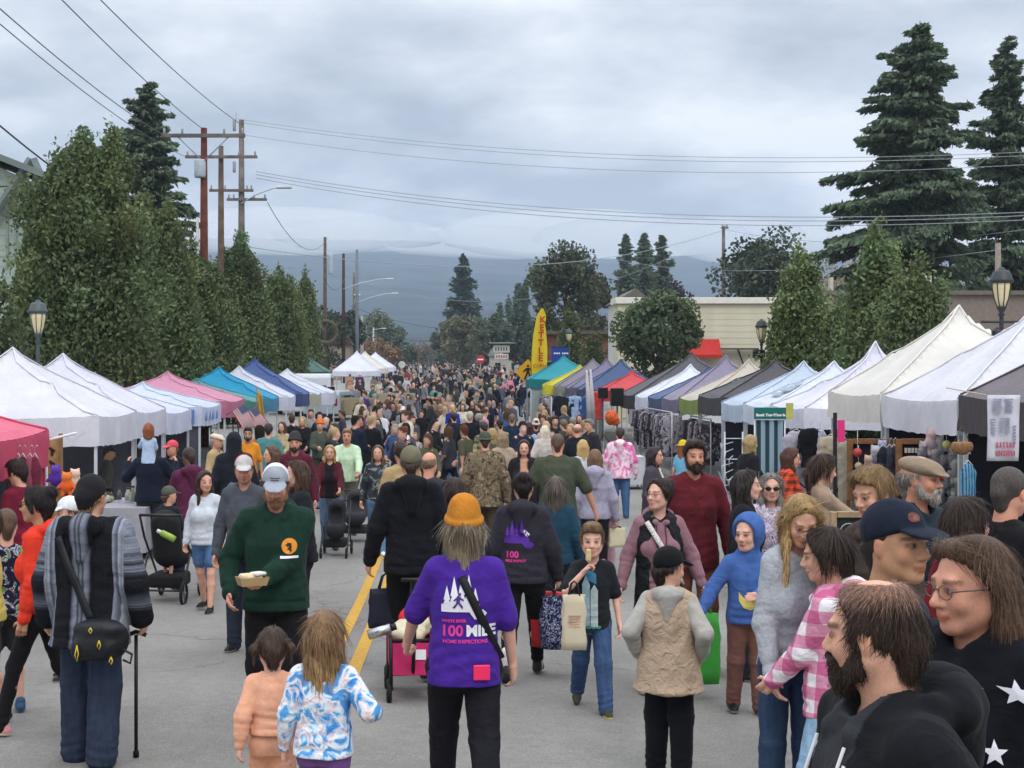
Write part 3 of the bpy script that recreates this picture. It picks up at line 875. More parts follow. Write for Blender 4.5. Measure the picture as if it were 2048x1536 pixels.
def person(px, ty, d, yaw, label, top=None, bot=None, hair=('short', '3a2a1e'), skin='f', hat=None, bd=None, gl=None,
           legs='stand', aL='down', aR='down', head=(0, 0), w=1.0, fem=0, kid=0, hd=None, lean=0.0, shoes='1c1c1e', sole='8a8a86', zmin=None, hgt=None,
           key=None, group=None, stub=0.0, belly=0.0, curl=(.5, .5), palmL=None, palmR=None, h=None, hband=None, cat='person', chub=1.0, z=None, narrow=None, base=None, sock=None, nk=.052, iris=(.03, .025, .02)):
 gz = g(d) if z is None else z
 ztop = PZ(ty, d)
 H = hgt if hgt else (ztop-gz)
 hatx = {'beanie': .022, 'cap': .014, 'capback': .014, 'bucket': .012, 'flat': .012}.get(hat[0] if hat else '', .012 if hair and hair[0] not in ('bald', 'buzz') else 0)
 bunx = 0.0
 H = H-hatx
 if hd is None: hd = .232 if H > 1.5 else (.222 if H > 1.28 else .212 if H > 1.1 else .20)
 if kid == 0 and fem: hd = min(hd, .224)
 if h is None: h = min(max(d*.00088, .0055), .034)
 root = empty('person', (PX(px, d), d, gz), radians(yaw))
 setp(root, label, cat, group)
 if narrow is None: narrow = .9 if fem else 1.0
 J = skeleton(H, hd, w, legs, aL, aR, head, lean, narrow, nk)
 J['root'] = root; J['h'] = h; J['fem'] = fem
 if not (1.0 < H < 1.98): print('HEIGHT', round(H, 2), label)
 sk = np.array(SKINS[skin] if isinstance(skin, str) and len(skin) == 1 else C(skin))
 # body: one continuous surface
 S = SDF(); bare = bot is not None and bot[0] in ('shorts', 'skirt')
 body_prims(S, J, h, zmin is None, fem, 1.0 if bare or bot is None or bot[0] == 'leggings' and len(bot) > 2 else .8, chub, True, curl[0], curl[1], palmL, palmR)
 V, F, _ = S.build(h, zmin=zmin)
 hb = C(hair[1]) if hair else (.1, .07, .05)
 col = head_paint(V, J, sk, None, np.array(hb)*.6 if hb[0] > .12 else hb, stub, iris=iris)
 if 'torso' in (top or {}): pass
 link('body', np_mesh('body', V, F, True, col), attr_mat('skin'), root)
 sd = int(abs(px*7+ty)) % 9973
 def garment(name, S, color, kind='cloth', amp=.006, fn=None, m=None, zm=zmin, sc=1.0):
  V, F, _ = S.build(h, zmin=zm)
  if amp and h < .03: V = folds(V, F, amp*J['s'], sd+len(name), sc)
  if h < .016:
   n_ = vnormals(V, F); q = np.zeros(len(V)); s_ = J['s']
   if name in ('hoodie', 'sweater', 'tshirt', 'jacket', 'shirt'):
    for nm in 'LR':
     ax_ = (J['wr'+nm]-J['el'+nm]); ax_ /= np.linalg.norm(ax_)
     d_ = np.linalg.norm(V-J['el'+nm], axis=1); al = (V-J['el'+nm])@ax_
     q += np.exp(-(d_/(.10*s_))**2)*.0026*np.sin(al*2*pi/(.06*s_)+1.7*np.sin(V[:, 2]*30))
     if name in ('hoodie', 'sweater', 'jacket'):
      dw = np.linalg.norm(V-J['wr'+nm], axis=1); q -= .007*np.exp(-((dw-.065*s_)/.012)**2)
    zh_ = out.get('hem', 0)
    ts = np.abs(V[:, 0]) < J['sw']*1.12
    zz_ = V[:, 2]-zh_
    if name in ('hoodie', 'sweater'): q -= ts*.009*np.exp(-((zz_-.06*s_)/.013)**2)
    q += ts*np.exp(-((zz_-.14*s_)/(.09*s_))**2)*.003*np.sin(V[:, 2]*2*pi/(.075*s_)+3.2*np.sin(V[:, 0]*9+sd)+2.5*np.sin(V[:, 1]*11))
   else:
    for nm in 'LR':
     dk = np.abs(V[:, 2]-J['knee'+nm][2]); da = V[:, 2]-J['ank'+nm][2]
     q += .2*(np.exp(-(dk/.07)**2)*.003+np.exp(-(da/.10)**2)*.006)*np.sin(V[:, 2]*2*pi/(.06*s_)+2.8*np.sin(V[:, 0]*14+sd)+2*np.sin(V[:, 1]*18))
   V = V+n_*q[:, None]
  c = np.tile(np.array(C(color)), (len(V), 1))
  if fn is not None: c = fn(V, c, J)
  return link(name, np_mesh(name, V, F, True, c), m or attr_mat(kind), root)
 def socks(c_):
  for nm in 'LR': 
   a = J['ank'+nm]; S = SDF(); S.cap(a+np.array([0, 0, -.03]), a+np.array([0, 0, .13*J['s']]), .046*J['s'], .052*J['s'], .01)
   V, F, _ = S.build(h); link('sock', np_mesh('sock', V, F, True, np.tile(np.array(C(c_)), (len(V), 1))), attr_mat('cloth'), root)
 out = {'J': J, 'root': root}
 if bot is not None and (zmin is None or J['hipz']-.1 > zmin):
  kw = dict(bot[2]) if len(bot) > 2 else {}
  S = SDF()
  kind = kw.pop('kind', 'denim' if bot[0] == 'jeans' else 'cloth'); fn = kw.pop('fn', None); m = kw.pop('m', None)
  if bot[0] == 'shorts': kw.setdefault('ln', .36); kw.setdefault('wide', 1.15)
  if bot[0] == 'leggings': kw.setdefault('t', .006); kw.setdefault('wide', .88)
  if bot[0] == 'skirt':
   hz, s = J['hipz'], J['s']
   ln = kw.get('ln', .5)
   S.loft([hz-ln*s, hz, hz+.1*s], np.array([.23, .175, .14])*s, np.array([.19, .13, .11])*s, [0, 0, 0])
  else: bottom_prims(S, J, **kw)
  out['bot'] = garment('shorts' if bot[0] == 'shorts' else 'skirt' if bot[0] == 'skirt' else 'trousers', S, bot[1], kind, .005, fn, m)
 if top is not None:
  kw = dict(top[2]) if len(top) > 2 else {}
  fn = kw.pop('fn', None); m = kw.pop('m', None); kind = kw.pop('kind', 'cloth'); amp = kw.pop('amp', .007); over = kw.pop('over', None); sc = kw.pop('sc', 1.0)
  presets = {'tee': dict(sl=.42, t=.012, hem=.04), 'sweater': dict(t=.018, hem=.02), 'hoodie': dict(t=.026, hem=.03, hood=1), 'hoodup': dict(t=.026, hem=.03, hood=2),
                   'jacket': dict(t=.030, hem=.06, collar=.05), 'shirt': dict(t=.014, hem=.07, collar=.03), 'coat': dict(t=.032, hem=.3, flare=1.1, collar=.05),
                   'vest': dict(t=.04, hem=.02, sl=0, collar=.05), 'tank': dict(t=.012, sl=0, hem=.03), 'dress': dict(t=.014, hem=.45, flare=1.35, sl=.3)}
  q = dict(presets[top[0]]); q.update(kw)
  if belly: q['belly'] = belly
  if fem and 'bust' not in q and not kid: q['bust'] = 1
  S = SDF(); out['hem'] = top_prims(S, J, **q)
  nm = {'tee': 'tshirt', 'hoodup': 'hoodie', 'tank': 'top'}.get(top[0], top[0])
  out['top'] = garment(nm, S, top[1], kind, amp, fn, m, sc=sc)
  if over is not None:
   q2 = dict(presets[over[0]]); q2.update(over[2] if len(over) > 2 else {})
   kind2 = q2.pop('kind', 'cloth'); fn2 = q2.pop('fn', None); openf = q2.pop('open', 0); amp2 = q2.pop('amp', .008)
   S = SDF(); top_prims(S, J, **q2)
   if openf:
    s = J['s']; sh = J['sh']; hz = J['hipz']
    S.loft([hz-.9*s, sh-.1*s, sh+.12*s], np.array([openf, openf*.8, openf*.8])*s, np.array([.2, .2, .2])*s, [.235*s]*3)
    p = S.p.pop()
    # open front: carve a strip with capsules
    S.subcap((0, .20*s+J['yl'](hz), hz-.6*s), (0, .19*s+J['yl'](sh), sh+.05*s), openf*s, openf*.8*s, .01)
   out['over'] = garment(over[0], S, over[1], kind2, amp2, fn2)
 if zmin is None and shoes is not None:
  for nm in 'LR': shoe(J, nm, h, shoes, C(sole), root)
 if sock: socks(sock)
 if hair is not None and not (top and top[0] == 'hoodup'):
  S = SDF(); st = hair[0]; ln = hair[2] if len(hair) > 2 else .22
  hair_prims(S, J, st, (.012 if st != 'thin' and not fem else .0075) if not hat else .006, ln, hat=hat[0] if hat else None)
  if hat and st not in ('long', 'bob', 'waves', 'pony', 'braid', 'bun'): pass
  V, F, _ = S.build(h*.9)
  if st != 'buzz' and h < .02: V = strands(V, F, J, (.0035 if st != 'waves' else .006)*J['hs'], sd, 30)
  c = np.tile(np.array(C(hair[1])), (len(V), 1))
  if st == 'thin':
   qq = ((V-J['hc'])@J['R'])/J['hs']; m_ = np.clip(1.55-np.sqrt((qq[:, 0]/.062)**2+((qq[:, 1]+.015)/.08)**2), 0, 1)*np.clip((qq[:, 2]-.06)/.03, 0, 1)*.75
   c = c*(1-m_[:, None])+sk*.8*m_[:, None]
  if len(hair) > 3:      # lighter ends
   zz = np.clip((J['hc'][2]-.02-V[:, 2])/.25, 0, 1)[:, None]; c = c*(1-zz)+np.array(C(hair[3]))*zz
  if d < 15 and st != 'buzz':
   lg = st in ('long', 'waves', 'swept', 'bob', 'braid', 'pony')
   V, F, c = loose_strands(V, F, c, J, d, 3800 if d < 5 else 2400 if d < 9.6 else 1200, (.10 if lg else .036)*J['hs'], sd, 'hang' if hat else 'down' if lg or st in ('bun', 'pigtails') else 'short', lift=.0025)
  link('hair', np_mesh('hair', V, F, True, c), attr_mat('hair'), root)
 if hat: 
  link('hat' if hat[0] in ('bucket', 'flat') else ('beanie' if hat[0] == 'beanie' else 'cap'), hat_mesh(J, hat[0], min(h, .012), hat[1], hat[2] if len(hat) > 2 else None), attr_mat('cloth'), root)
 if bd: beard(J, root, h*.85, bd[0], bd[1] if len(bd) > 1 else .02, seed=sd)
 if gl: glasses(J, root, **(gl if isinstance(gl, dict) else {}))
 if key: PEOPLE[key] = out
 return out
def wpos(P, p):
 """a point of a person's own frame in world coordinates"""
 r = P['root']; a = r.rotation_euler.z
 x, y, z = p
 return Vector((r.location.x+x*cos(a)-y*sin(a), r.location.y+x*sin(a)+y*cos(a), r.location.z+z))
# ------------------------------------------------------------------ ground, road, kerbs
def strip(name, x0, x1, y0, y1, m, dz=0.0, nx=1, dy=2.0, label=None, kind='structure', parent=None):
 ys = []
 y = y0
 while y < y1: ys.append(y); y += dy if y < 300 else 80
 ys.append(y1)
 xs = np.linspace(x0, x1, nx+1)
 V = [(x, y, g(y)+dz) for y in ys for x in xs]
 w = nx+1
 F = [(j*w+i, j*w+i+1, (j+1)*w+i+1, (j+1)*w+i) for j in range(len(ys)-1) for i in range(nx)]
 o = link(name, np_mesh(name, V, F, True), m, parent)
 if kind and parent is None: o['kind'] = kind
 return o
def asphalt_mat():
 m, nt, b = mat_base('asphalt', .88, .3)
 tc = N(nt, 'ShaderNodeTexCoord')
 n1 = noise_node(nt, .35, 5, .6, tc.outputs['Object'])
 c = vary(nt, (.21, .203, .19), n1.outputs[0], .80, 1.14)
 n2 = noise_node(nt, 160, 2, .7, tc.outputs['Object'])
 c = vary(nt, c, n2.outputs[0], .62, 1.4)
 mp = N(nt, 'ShaderNodeMapping'); mp.inputs['Scale'].default_value = (1, .05, 1)
 nt.links.new(tc.outputs['Object'], mp.inputs[0])
 n3 = noise_node(nt, 1.3, 3, .5, mp.outputs[0])
 c = vary(nt, c, n3.outputs[0], .88, 1.1)
 n4 = noise_node(nt, 9, 4, .6, tc.outputs['Object'])
 c = vary(nt, c, n4.outputs[0], .92, 1.09)
 n5 = noise_node(nt, 45, 3, .7, tc.outputs['Object'])
 c = vary(nt, c, n5.outputs[0], .84, 1.16)
 # hairline cracks and a few sealed seams
 vo = N(nt, 'ShaderNodeTexVoronoi', feature='DISTANCE_TO_EDGE'); vo.inputs['Scale'].default_value = .22
 nz = noise_node(nt, 1.4, 4, .6, tc.outputs['Object'])
 mv = N(nt, 'ShaderNodeVectorMath', operation='MULTIPLY_ADD'); mv.inputs[1].default_value = (.9, .9, 0)
 nt.links.new(nz.outputs['Color'], mv.inputs[0]); nt.links.new(tc.outputs['Object'], mv.inputs[2]); nt.links.new(mv.outputs[0], vo.inputs['Vector'])
 mr = N(nt, 'ShaderNodeMapRange'); mr.inputs['From Max'].default_value = .004; mr.inputs['To Min'].default_value = .62; nt.links.new(vo.outputs['Distance'], mr.inputs[0])
 sc_ = N(nt, 'ShaderNodeVectorMath', operation='SCALE'); nt.links.new(c, sc_.inputs[0]); nt.links.new(mr.outputs[0], sc_.inputs['Scale']); c = sc_.outputs[0]
 nt.links.new(c, b.inputs['Base Color'])
 add_bump(nt, b, n2.outputs[0], .5, .006)
 return m
ASPH = asphalt_mat()
GRASS = mat('4c5638', .95, .25, .8)
strip('ground', -2190, 3190, -35, 3590, GRASS, -.06)
strip('road', -5.9, 5.9, -15, 420, ASPH, 0.0, 6)
CONC = mat('8c8a86', .9, .15, 1.2, .3, 90)
strip('pavement', 6.05, 34.0, -15, 300, CONC, .125)
strip('pavement', -13.0, -6.05, -15, 300, CONC, .125)
def kerb(x0, x1):
 ys = [y for y in np.arange(-15, 300, 3.0)]
 V = []; F = []
 for j, y in enumerate(ys):
  V += [(x0, y, g(y)-.05), (x0, y, g(y)+.13), (x1, y, g(y)+.13), (x1, y, g(y)-.05)]
  if j: F += [((j-1)*4+i, (j-1)*4+i+1, j*4+i+1, j*4+i) for i in range(3)]
 o = link('kerb', np_mesh('kerb', V, F, False), mat('a09e98', .9, .15, 2)); o['kind'] = 'structure'
kerb(5.9, 6.06); kerb(-5.9, -6.06)
def paint_mat(col):
 m, nt, b = mat_base('road_paint', .7, .3)
 tc = N(nt, 'ShaderNodeTexCoord')
 n = noise_node(nt, 22, 5, .7, tc.outputs['Object'])
 c = vary(nt, C(col), n.outputs[0], .62, 1.1)
 n2 = noise_node(nt, 150, 2, .7, tc.outputs['Object'])
 c = vary(nt, c, n2.outputs[0], .8, 1.15)
 nt.links.new(c, b.inputs['Base Color'])
 return m
YEL = paint_mat('c99a35')
for x in (-1.03, -.79):
 strip('road_line', x, x+.115, -15, 161, YEL, .004)
# ------------------------------------------------------------------ mountains
def mountain():
 xs = np.linspace(-2200, 3200, 150); ys = np.linspace(700, 3600, 60)
 from mathutils import noise as mn
 kx = [-2200, -1000, -300, -50, 150, 420, 620, 900, 1300, 2000, 3200]
 kz = [360, 345, 322, 318, 300, 282, 284, 315, 300, 260, 240]
 V = []
 for y in ys:
  t = (y-700)/2900
  for x in xs:
   top = np.interp(x, kx, kz)
   s = t**1.35
   n = mn.fractal(Vector((x*.0016, y*.0016, 1.3)), .9, 2.1, 5)
   z = top*s*(1+.0*n)+n*42*t*(1-.75*t)+1.5*mn.noise(Vector((x*.05, y*.05, 0)))*t
   if t > .99: z += 5*abs(mn.noise(Vector((x*.045, 3, 0))))+3*abs(mn.noise(Vector((x*.13, 8, 0))))
   V.append((x, y, z+3*(1-t)-2))
 w = len(xs)
 F = [(j*w+i, j*w+i+1, (j+1)*w+i+1, (j+1)*w+i) for j in range(len(ys)-1) for i in range(w-1)]
 m, nt, b = mat_base('forest_slope', .95, .1)
 tc = N(nt, 'ShaderNodeTexCoord')
 n = noise_node(nt, .012, 6, .65, tc.outputs['Object'])
 nt.links.new(vary(nt, (.02, .034, .042), n.outputs[0], .25, 1.9), b.inputs['Base Color'])
 o = link('mountain', np_mesh('mountain', V, F, True), m); o['kind'] = 'structure'
mountain()
# ------------------------------------------------------------------ trees
def leaf_quads(Cn, A, l, wd, rng, up_bias=0.0):
 """quads centred on Cn, long axis A"""
 n = len(Cn)
 R = rng.normal(size=(n, 3)); R[:, 2] += up_bias
 B = np.cross(A, R); B /= np.maximum(np.linalg.norm(B, axis=1, keepdims=True), 1e-6)
 A = A/np.maximum(np.linalg.norm(A, axis=1, keepdims=True), 1e-6)
 l = np.asarray(l).reshape(-1, 1)*.5; wd = np.asarray(wd).reshape(-1, 1)*.5
 V = np.stack([Cn-A*l, Cn+B*wd, Cn+A*l, Cn-B*wd], 1).reshape(-1, 3)
 F = np.arange(n*4).reshape(-1, 4)
 return V, F
def leaf_obj(V, F, col, parent):
 c = np.repeat(np.clip(col, 0.004, .9), 4, 0)
 return link('crown', np_mesh('crown', V, F, False, c), attr_mat('leaf'), parent)
BARK = mat('4a4038', .95, .25, 4, .6, 20)
def trunk(root, H, r, col=None, lean=0.0, limbs=0, rng=None, W=2):
 mb = MB()
 pts = [(lean*t*H*.1+.03*sin(t*7), .03*cos(t*5), t*H) for t in np.linspace(0, 1, 7)]
 mb.tube(pts, [r*(1.25 if i == 0 else 1)*(1-.8*i/6) for i in range(7)], 8)
 for q in range(limbs):
  z = H*(.3+.5*rng.random()); a = rng.random()*6.28
  e = (cos(a)*W*.35, sin(a)*W*.35, z+H*.2)
  mb.tube([(0, 0, z), (e[0]*.5, e[1]*.5, z+H*.07), e], [r*.4, r*.3, r*.12], 5)
 mb.build('trunk', col or BARK, root)
def hornbeam(label, X, Y, H, W, n=9000, solid=0, rnd=.52, zb=.9, col=(.125, .168, .072), seed=0, leaf=.15, tips=4, group=None, name='hornbeam_tree', vr=.22, dz=0):
 rng = np.random.default_rng(seed+11)
 root = setp(empty(name, (X, Y, g(Y)+dz)), label, 'tree', group)
 trunk(root, H*.8, .12, limbs=4, rng=rng, W=W)
 K = 150
 t0 = rng.random(K)**1.1
 az = rng.random(K)*6.283
 env = lambda t: W/2*np.minimum(1, (t+.3)/.42)*np.clip(1-t, 0, 1)**rnd
 # several leading tips
 tipa = rng.random(tips)*6.28
 tx = np.concatenate([[0], np.cos(tipa)*W*.2])[:tips]; ty = np.concatenate([[0], np.sin(tipa)*W*.2])[:tips]
 th = np.concatenate([[1.0], .82+.15*rng.random(tips)])[:tips]
 which = rng.integers(0, tips, K)
 per = n//K
 Cs = []; As = []; col_ = []
 for k in range(K):
  t = t0[k]; w_ = which[k]
  r = env(t)*(.62+.45*rng.random())
  base = np.array([tx[w_]*t, ty[w_]*t, zb+(H*th[w_]-zb)*t*.93])
  tip = base+np.array([np.cos(az[k])*r, np.sin(az[k])*r, (.25+.5*rng.random())*(1-t*.6)*W*.45])
  if t > .9: tip = base+np.array([0, 0, H*.07])
  s = rng.random(per)**.75
  p = base+(tip-base)*s[:, None]+rng.normal(size=(per, 3))*np.array([vr, vr, vr*1.5])*(1-.55*t)
  Cs.append(p)
  a = rng.normal(size=(per, 3))*.6; a[:, 2] += .55; a[:, :2] += (tip-base)[:2]*.3
  As.append(a)
  b = .62+.66*rng.random()
  warm = rng.normal()*.06
  col_.append(np.array(col)*b*np.array([1+warm, 1, 1-warm])*(.8+.4*rng.random((per, 1))))
 if solid:      # the inner foliage that closes the crown
  m_ = int(n*.8); t = rng.random(m_)**.9; a = rng.random(m_)*6.283; r = env(t)*np.sqrt(rng.random(m_))*.98
  Cs.append(np.stack([np.cos(a)*r, np.sin(a)*r, zb+(H-zb)*t*.93], 1)); A_ = rng.normal(size=(m_, 3))*.5; A_[:, 2] += .6; As.append(A_)
  col_.append(np.array(col)*(.65+.4*rng.random((m_, 1))))
 Cn = np.concatenate(Cs); A = np.concatenate(As); cc = np.concatenate(col_)
 Cn[:, 2] = np.clip(Cn[:, 2], .4, None)
 V, F = leaf_quads(Cn, A, leaf*(.7+.7*rng.random(len(Cn))), leaf*.62*(.7+.6*rng.random(len(Cn))), rng)
 leaf_obj(V, F, cc, root)
 return root
def broadleaf(label, X, Y, H, W, n=7000, zb=1.8, col=(.05, .07, .034), seed=0, leaf=.2, lobes=22, group=None, flat=1.0, name='broadleaf_tree', gaps=.8):
 rng = np.random.default_rng(seed+77)
 root = setp(empty(name, (X, Y, g(Y))), label, 'tree', group)
 trunk(root, H*.75, .05+.018*H, limbs=6, rng=rng, W=W)
 Cs = []; As = []; cs = []
 per = n//lobes
 hc = (H-zb)/2
 for k in range(lobes):
  u = rng.normal(size=3); u /= np.linalg.norm(u); u[2] = abs(u[2]) if rng.random() < .35 else u[2]
  c = np.array([0, 0, zb+hc])+u*np.array([W/2, W/2, hc])*(.5+.28*rng.random())
  r = W*.17*(.7+.6*rng.random())
  d = rng.normal(size=(per, 3)); d /= np.linalg.norm(d, axis=1, keepdims=True)
  p = c+d*(r*(.35+.75*rng.random((per, 1))**.6))*np.array([1, 1, flat])
  Cs.append(p); As.append(rng.normal(size=(per, 3))+np.array([0, 0, -.2]))
  cs.append(np.array(col)*1.75*(.65+.65*rng.random())*(.75+.5*rng.random((per, 1))))
 Cn = np.concatenate(Cs)
 V, F = leaf_quads(Cn, np.concatenate(As), leaf*(.7+.7*rng.random(len(Cn))), leaf*.7*(.7+.6*rng.random(len(Cn))), rng)
 leaf_obj(V, F, np.concatenate(cs), root)
 return root
def conifer(label, X, Y, H, W, zb=2.0, n=12000, col=(.085, .12, .074), seed=0, spray=.34, droop=.35, group=None, name='fir_tree', ex=.75, gap=.45, barkc='4b3f37', asym=0.0, dz=0):
 rng = np.random.default_rng(seed+5)
 root = setp(empty(name, (X, Y, g(Y)+dz)), label, 'tree', group)
 mb = MB(); rr = .011*H+.05
 mb.tube([(0, 0, 0), (0, 0, H*.3), (.05, 0, H*.7), (0, 0, H)], [rr*1.2, rr, rr*.5, .02], 9)
 mb.build('trunk', mat(barkc, .95, .25, 3, .6, 14), root)
 bm_ = MB()
 Cs = []; As = []; cs = []
 z = zb; branches = []
 while z < H*.985:
  for q in range(1):
   a = rng.random()*6.283
   t = (z-zb)/(H-zb)
   ln = W/2*(1-t)**ex*(.42+.74*rng.random()**1.3)*min(1, .72+t*2.0)+.12
   ln *= 1+asym*cos(a-pi)
   branches.append((z+rng.normal()*gap*.5, a, ln, t))
  z += gap/5.5*(1-.45*(z-zb)/(H-zb))
 tot = sum(b[2] for b in branches)
 for zz, a, ln, t in branches:
  k = max(6, int(n*ln/tot))
  s = rng.random(k)**.75
  out = ln*s
  zc = zz+out*(.22+.45*t)-droop*ln*(s**2)+.12*ln*np.clip(s-.8, 0, 1)*5*.3
  lat = rng.normal(size=k)*(.30*ln*(1-s*.8)*.5+.05)
  p = np.stack([np.cos(a)*out-np.sin(a)*lat, np.sin(a)*out+np.cos(a)*lat, zc-np.abs(rng.normal(size=k))*spray*.35*(1-t*.5)], 1)
  A = np.stack([np.cos(a)+rng.normal(size=k)*.5, np.sin(a)+rng.normal(size=k)*.5, -.25+rng.normal(size=k)*.45-.5*(1-t)*(droop > .3)], 1)
  Cs.append(p); As.append(A)
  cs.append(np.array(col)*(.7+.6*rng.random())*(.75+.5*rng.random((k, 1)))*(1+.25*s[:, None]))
  if ln > .8 and H > 8:
   bm_.tube([(0, 0, zz), (cos(a)*ln*.5, sin(a)*ln*.5, zz+ln*.5*(.22+.45*t)-droop*ln*.25), (cos(a)*ln*.92, sin(a)*ln*.92, zz+ln*.92*(.22+.45*t)-droop*ln*.85)], [.05, .03, .012], 4)
 if bm_.v: bm_.build('branches', mat(barkc, .95, .25, 3, .6, 14), root)['kind'] = 'stuff'
 Cn = np.concatenate(Cs)
 V, F = leaf_quads(Cn, np.concatenate(As), spray*(.6+.8*rng.random(len(Cn))), spray*.42*(.6+.8*rng.random(len(Cn))), rng)
 leaf_obj(V, F, np.concatenate(cs), root)
 return root
# left row of upright street trees, near to far
ZL = -9.6
hornbeam('tallest bushy upright street tree at left, beside the green lamp post', PX(165, 39.5), 39.5, 9.3, 5.0, 54600, seed=1, leaf=0.13, tips=8, group='clipped upright street trees on the left', solid=1, rnd=.40, vr=.26)
hornbeam('dense upright street tree just right of the tallest one, over the pink tent', PX(288, 46), 46, 8.3, 4.9, 46200, seed=2, leaf=0.13, tips=7, group='clipped upright street trees on the left', solid=1, rnd=.40, vr=.26)
hornbeam('dense upright street tree in front of the foot of the reddish pole', PX(385, 52), 52, 7.2, 4.6, 37800, seed=3, leaf=0.13, tips=6, group='clipped upright street trees on the left', solid=1, rnd=.40, vr=.26)
hornbeam('dark narrow street tree below the grey pole with the lamp arm', PX(480, 66), 66, 8.7, 3.8, 33600, seed=4, leaf=0.14, tips=6, group='clipped upright street trees on the left', solid=1, rnd=.40, vr=.26)
hornbeam('dark street tree behind the navy tent on the left', PX(560, 80), 80, 7.9, 3.7, 25200, seed=5, leaf=0.16, tips=6, group='clipped upright street trees on the left', solid=1, rnd=.40, vr=.26)
hornbeam('last dark street tree of the left row, beside the pole with the wreath', PX(610, 94), 94, 8.6, 2.5, 9000, seed=6, leaf=0.16, tips=6, group='clipped upright street trees on the left', solid=1, rnd=.40, vr=.26)
hornbeam('pale leafy young tree at the left edge before the gabled house', PX(5, 31), 31, 4.6, 1.6, 2600, seed=7, leaf=.12, zb=1.2, col=(.08, .11, .05), tips=2)
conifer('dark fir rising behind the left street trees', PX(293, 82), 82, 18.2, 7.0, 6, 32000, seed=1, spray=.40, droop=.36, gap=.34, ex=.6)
broadleaf('purple brown plum tree behind the left street trees', PX(330, 72), 72, 9.6, 4.4, 5200, 3.5, (.045, .032, .030), 3, .2, 26)
broadleaf('sparse purple tree beside the reddish pole', PX(385, 74), 74, 7.9, 3.0, 1500, 2.5, (.05, .036, .036), 4, .2, 20)
# right side
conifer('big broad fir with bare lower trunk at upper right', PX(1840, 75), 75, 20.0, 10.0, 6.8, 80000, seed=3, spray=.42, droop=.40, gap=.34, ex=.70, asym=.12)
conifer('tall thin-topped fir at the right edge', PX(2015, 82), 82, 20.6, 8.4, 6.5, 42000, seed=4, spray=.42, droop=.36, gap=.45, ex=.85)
hornbeam('leafy green upright tree left of the tan house end, behind white tents', PX(1600, 38), 38, 5.9, 2.5, 20160, seed=21, leaf=0.11, tips=6, col=(0.138, 0.186, 0.078), group='green upright trees behind the right tents', solid=1, rnd=.45)
hornbeam('tallest green upright tree behind the white peaked tent', PX(1752, 32), 32, 6.0, 2.0, 20160, seed=22, leaf=0.10, tips=5, col=(0.138, 0.186, 0.078), group='green upright trees behind the right tents', solid=1, rnd=.45)
hornbeam('low green bushy tree right of the tallest green upright tree', PX(1836, 29.5), 29.5, 4.9, 2.1, 15680, seed=23, leaf=0.09, tips=6, col=(0.126, 0.168, 0.072), group='green upright trees behind the right tents', solid=1, rnd=.45)
hornbeam('low green tree between two taller upright trees on the right', PX(1685, 35), 35, 4.5, 1.9, 13440, seed=24, leaf=0.10, tips=5, col=(0.132, 0.174, 0.074), group='green upright trees behind the right tents', solid=1, rnd=.45)
broadleaf('large dark rounded pine above the cream building roof', PX(1535, 112), 112, 12.4, 8.2, 9000, 3, (.036, .048, .03), 31, .36, 34)
broadleaf('bare tan tree behind the upright trees on the right', PX(1705, 95), 95, 10.3, 4.8, 2400, 3, (.16, .14, .095), 32, .22, 22)
broadleaf('tan thinning tree left of the big lamp post', PX(1880, 92), 92, 8.6, 5.0, 2400, 3, (.13, .115, .07), 33, .22, 22)
broadleaf('round dark street tree in front of the cream building', PX(1325, 62), 62, 6.0, 3.9, 9000, 1.9, (.055, .077, .04), 34, .2, 30)
broadleaf('tall tree with reddish top behind the feather flag', PX(1132, 128), 128, 13.0, 6.6, 8000, 2.5, (.045, .056, .032), 35, .34, 30)
broadleaf('reddish tipped tree just right of the feather flag tree', PX(1178, 132), 132, 12.0, 4.2, 5000, 2.5, (.055, .050, .034), 36, .34, 20)
hornbeam('yellow green upright tree beside the small far lamp', PX(1143, 96), 96, 6.8, 2.6, 5000, seed=25, leaf=.2, tips=3, col=(.10, .125, .05))
hornbeam('yellow green low tree behind the navy tents', PX(1195, 92), 92, 4.6, 2.6, 3500, seed=26, leaf=.2, tips=3, col=(.10, .125, .05))
conifer('left tree of three dark conifers behind the plum tree', PX(1252, 205), 205, 19.5, 7.6, 2, 5500, seed=6, spray=.8, group='three far conifers', droop=.2)
conifer('middle tree of three dark conifers behind the plum tree', PX(1288, 208), 208, 19.8, 7.4, 2, 5500, seed=7, spray=.8, group='three far conifers', droop=.2)
conifer('right tree of three dark conifers behind the plum tree', PX(1325, 212), 212, 19.9, 8.2, 2, 5500, seed=8, spray=.8, group='three far conifers', droop=.2)
broadleaf('dark purple plum tree above the cream building', PX(1342, 150), 150, 10.6, 5.6, 5000, 2.5, (.034, .022, .034), 37, .34, 26)
conifer('lone pointed fir standing at the far end of the street', PX(926, 262), 262, 20.5, 10.5, 2, 7000, seed=9, spray=1.0, droop=.15, col=(.055, .085, .068), ex=.85)
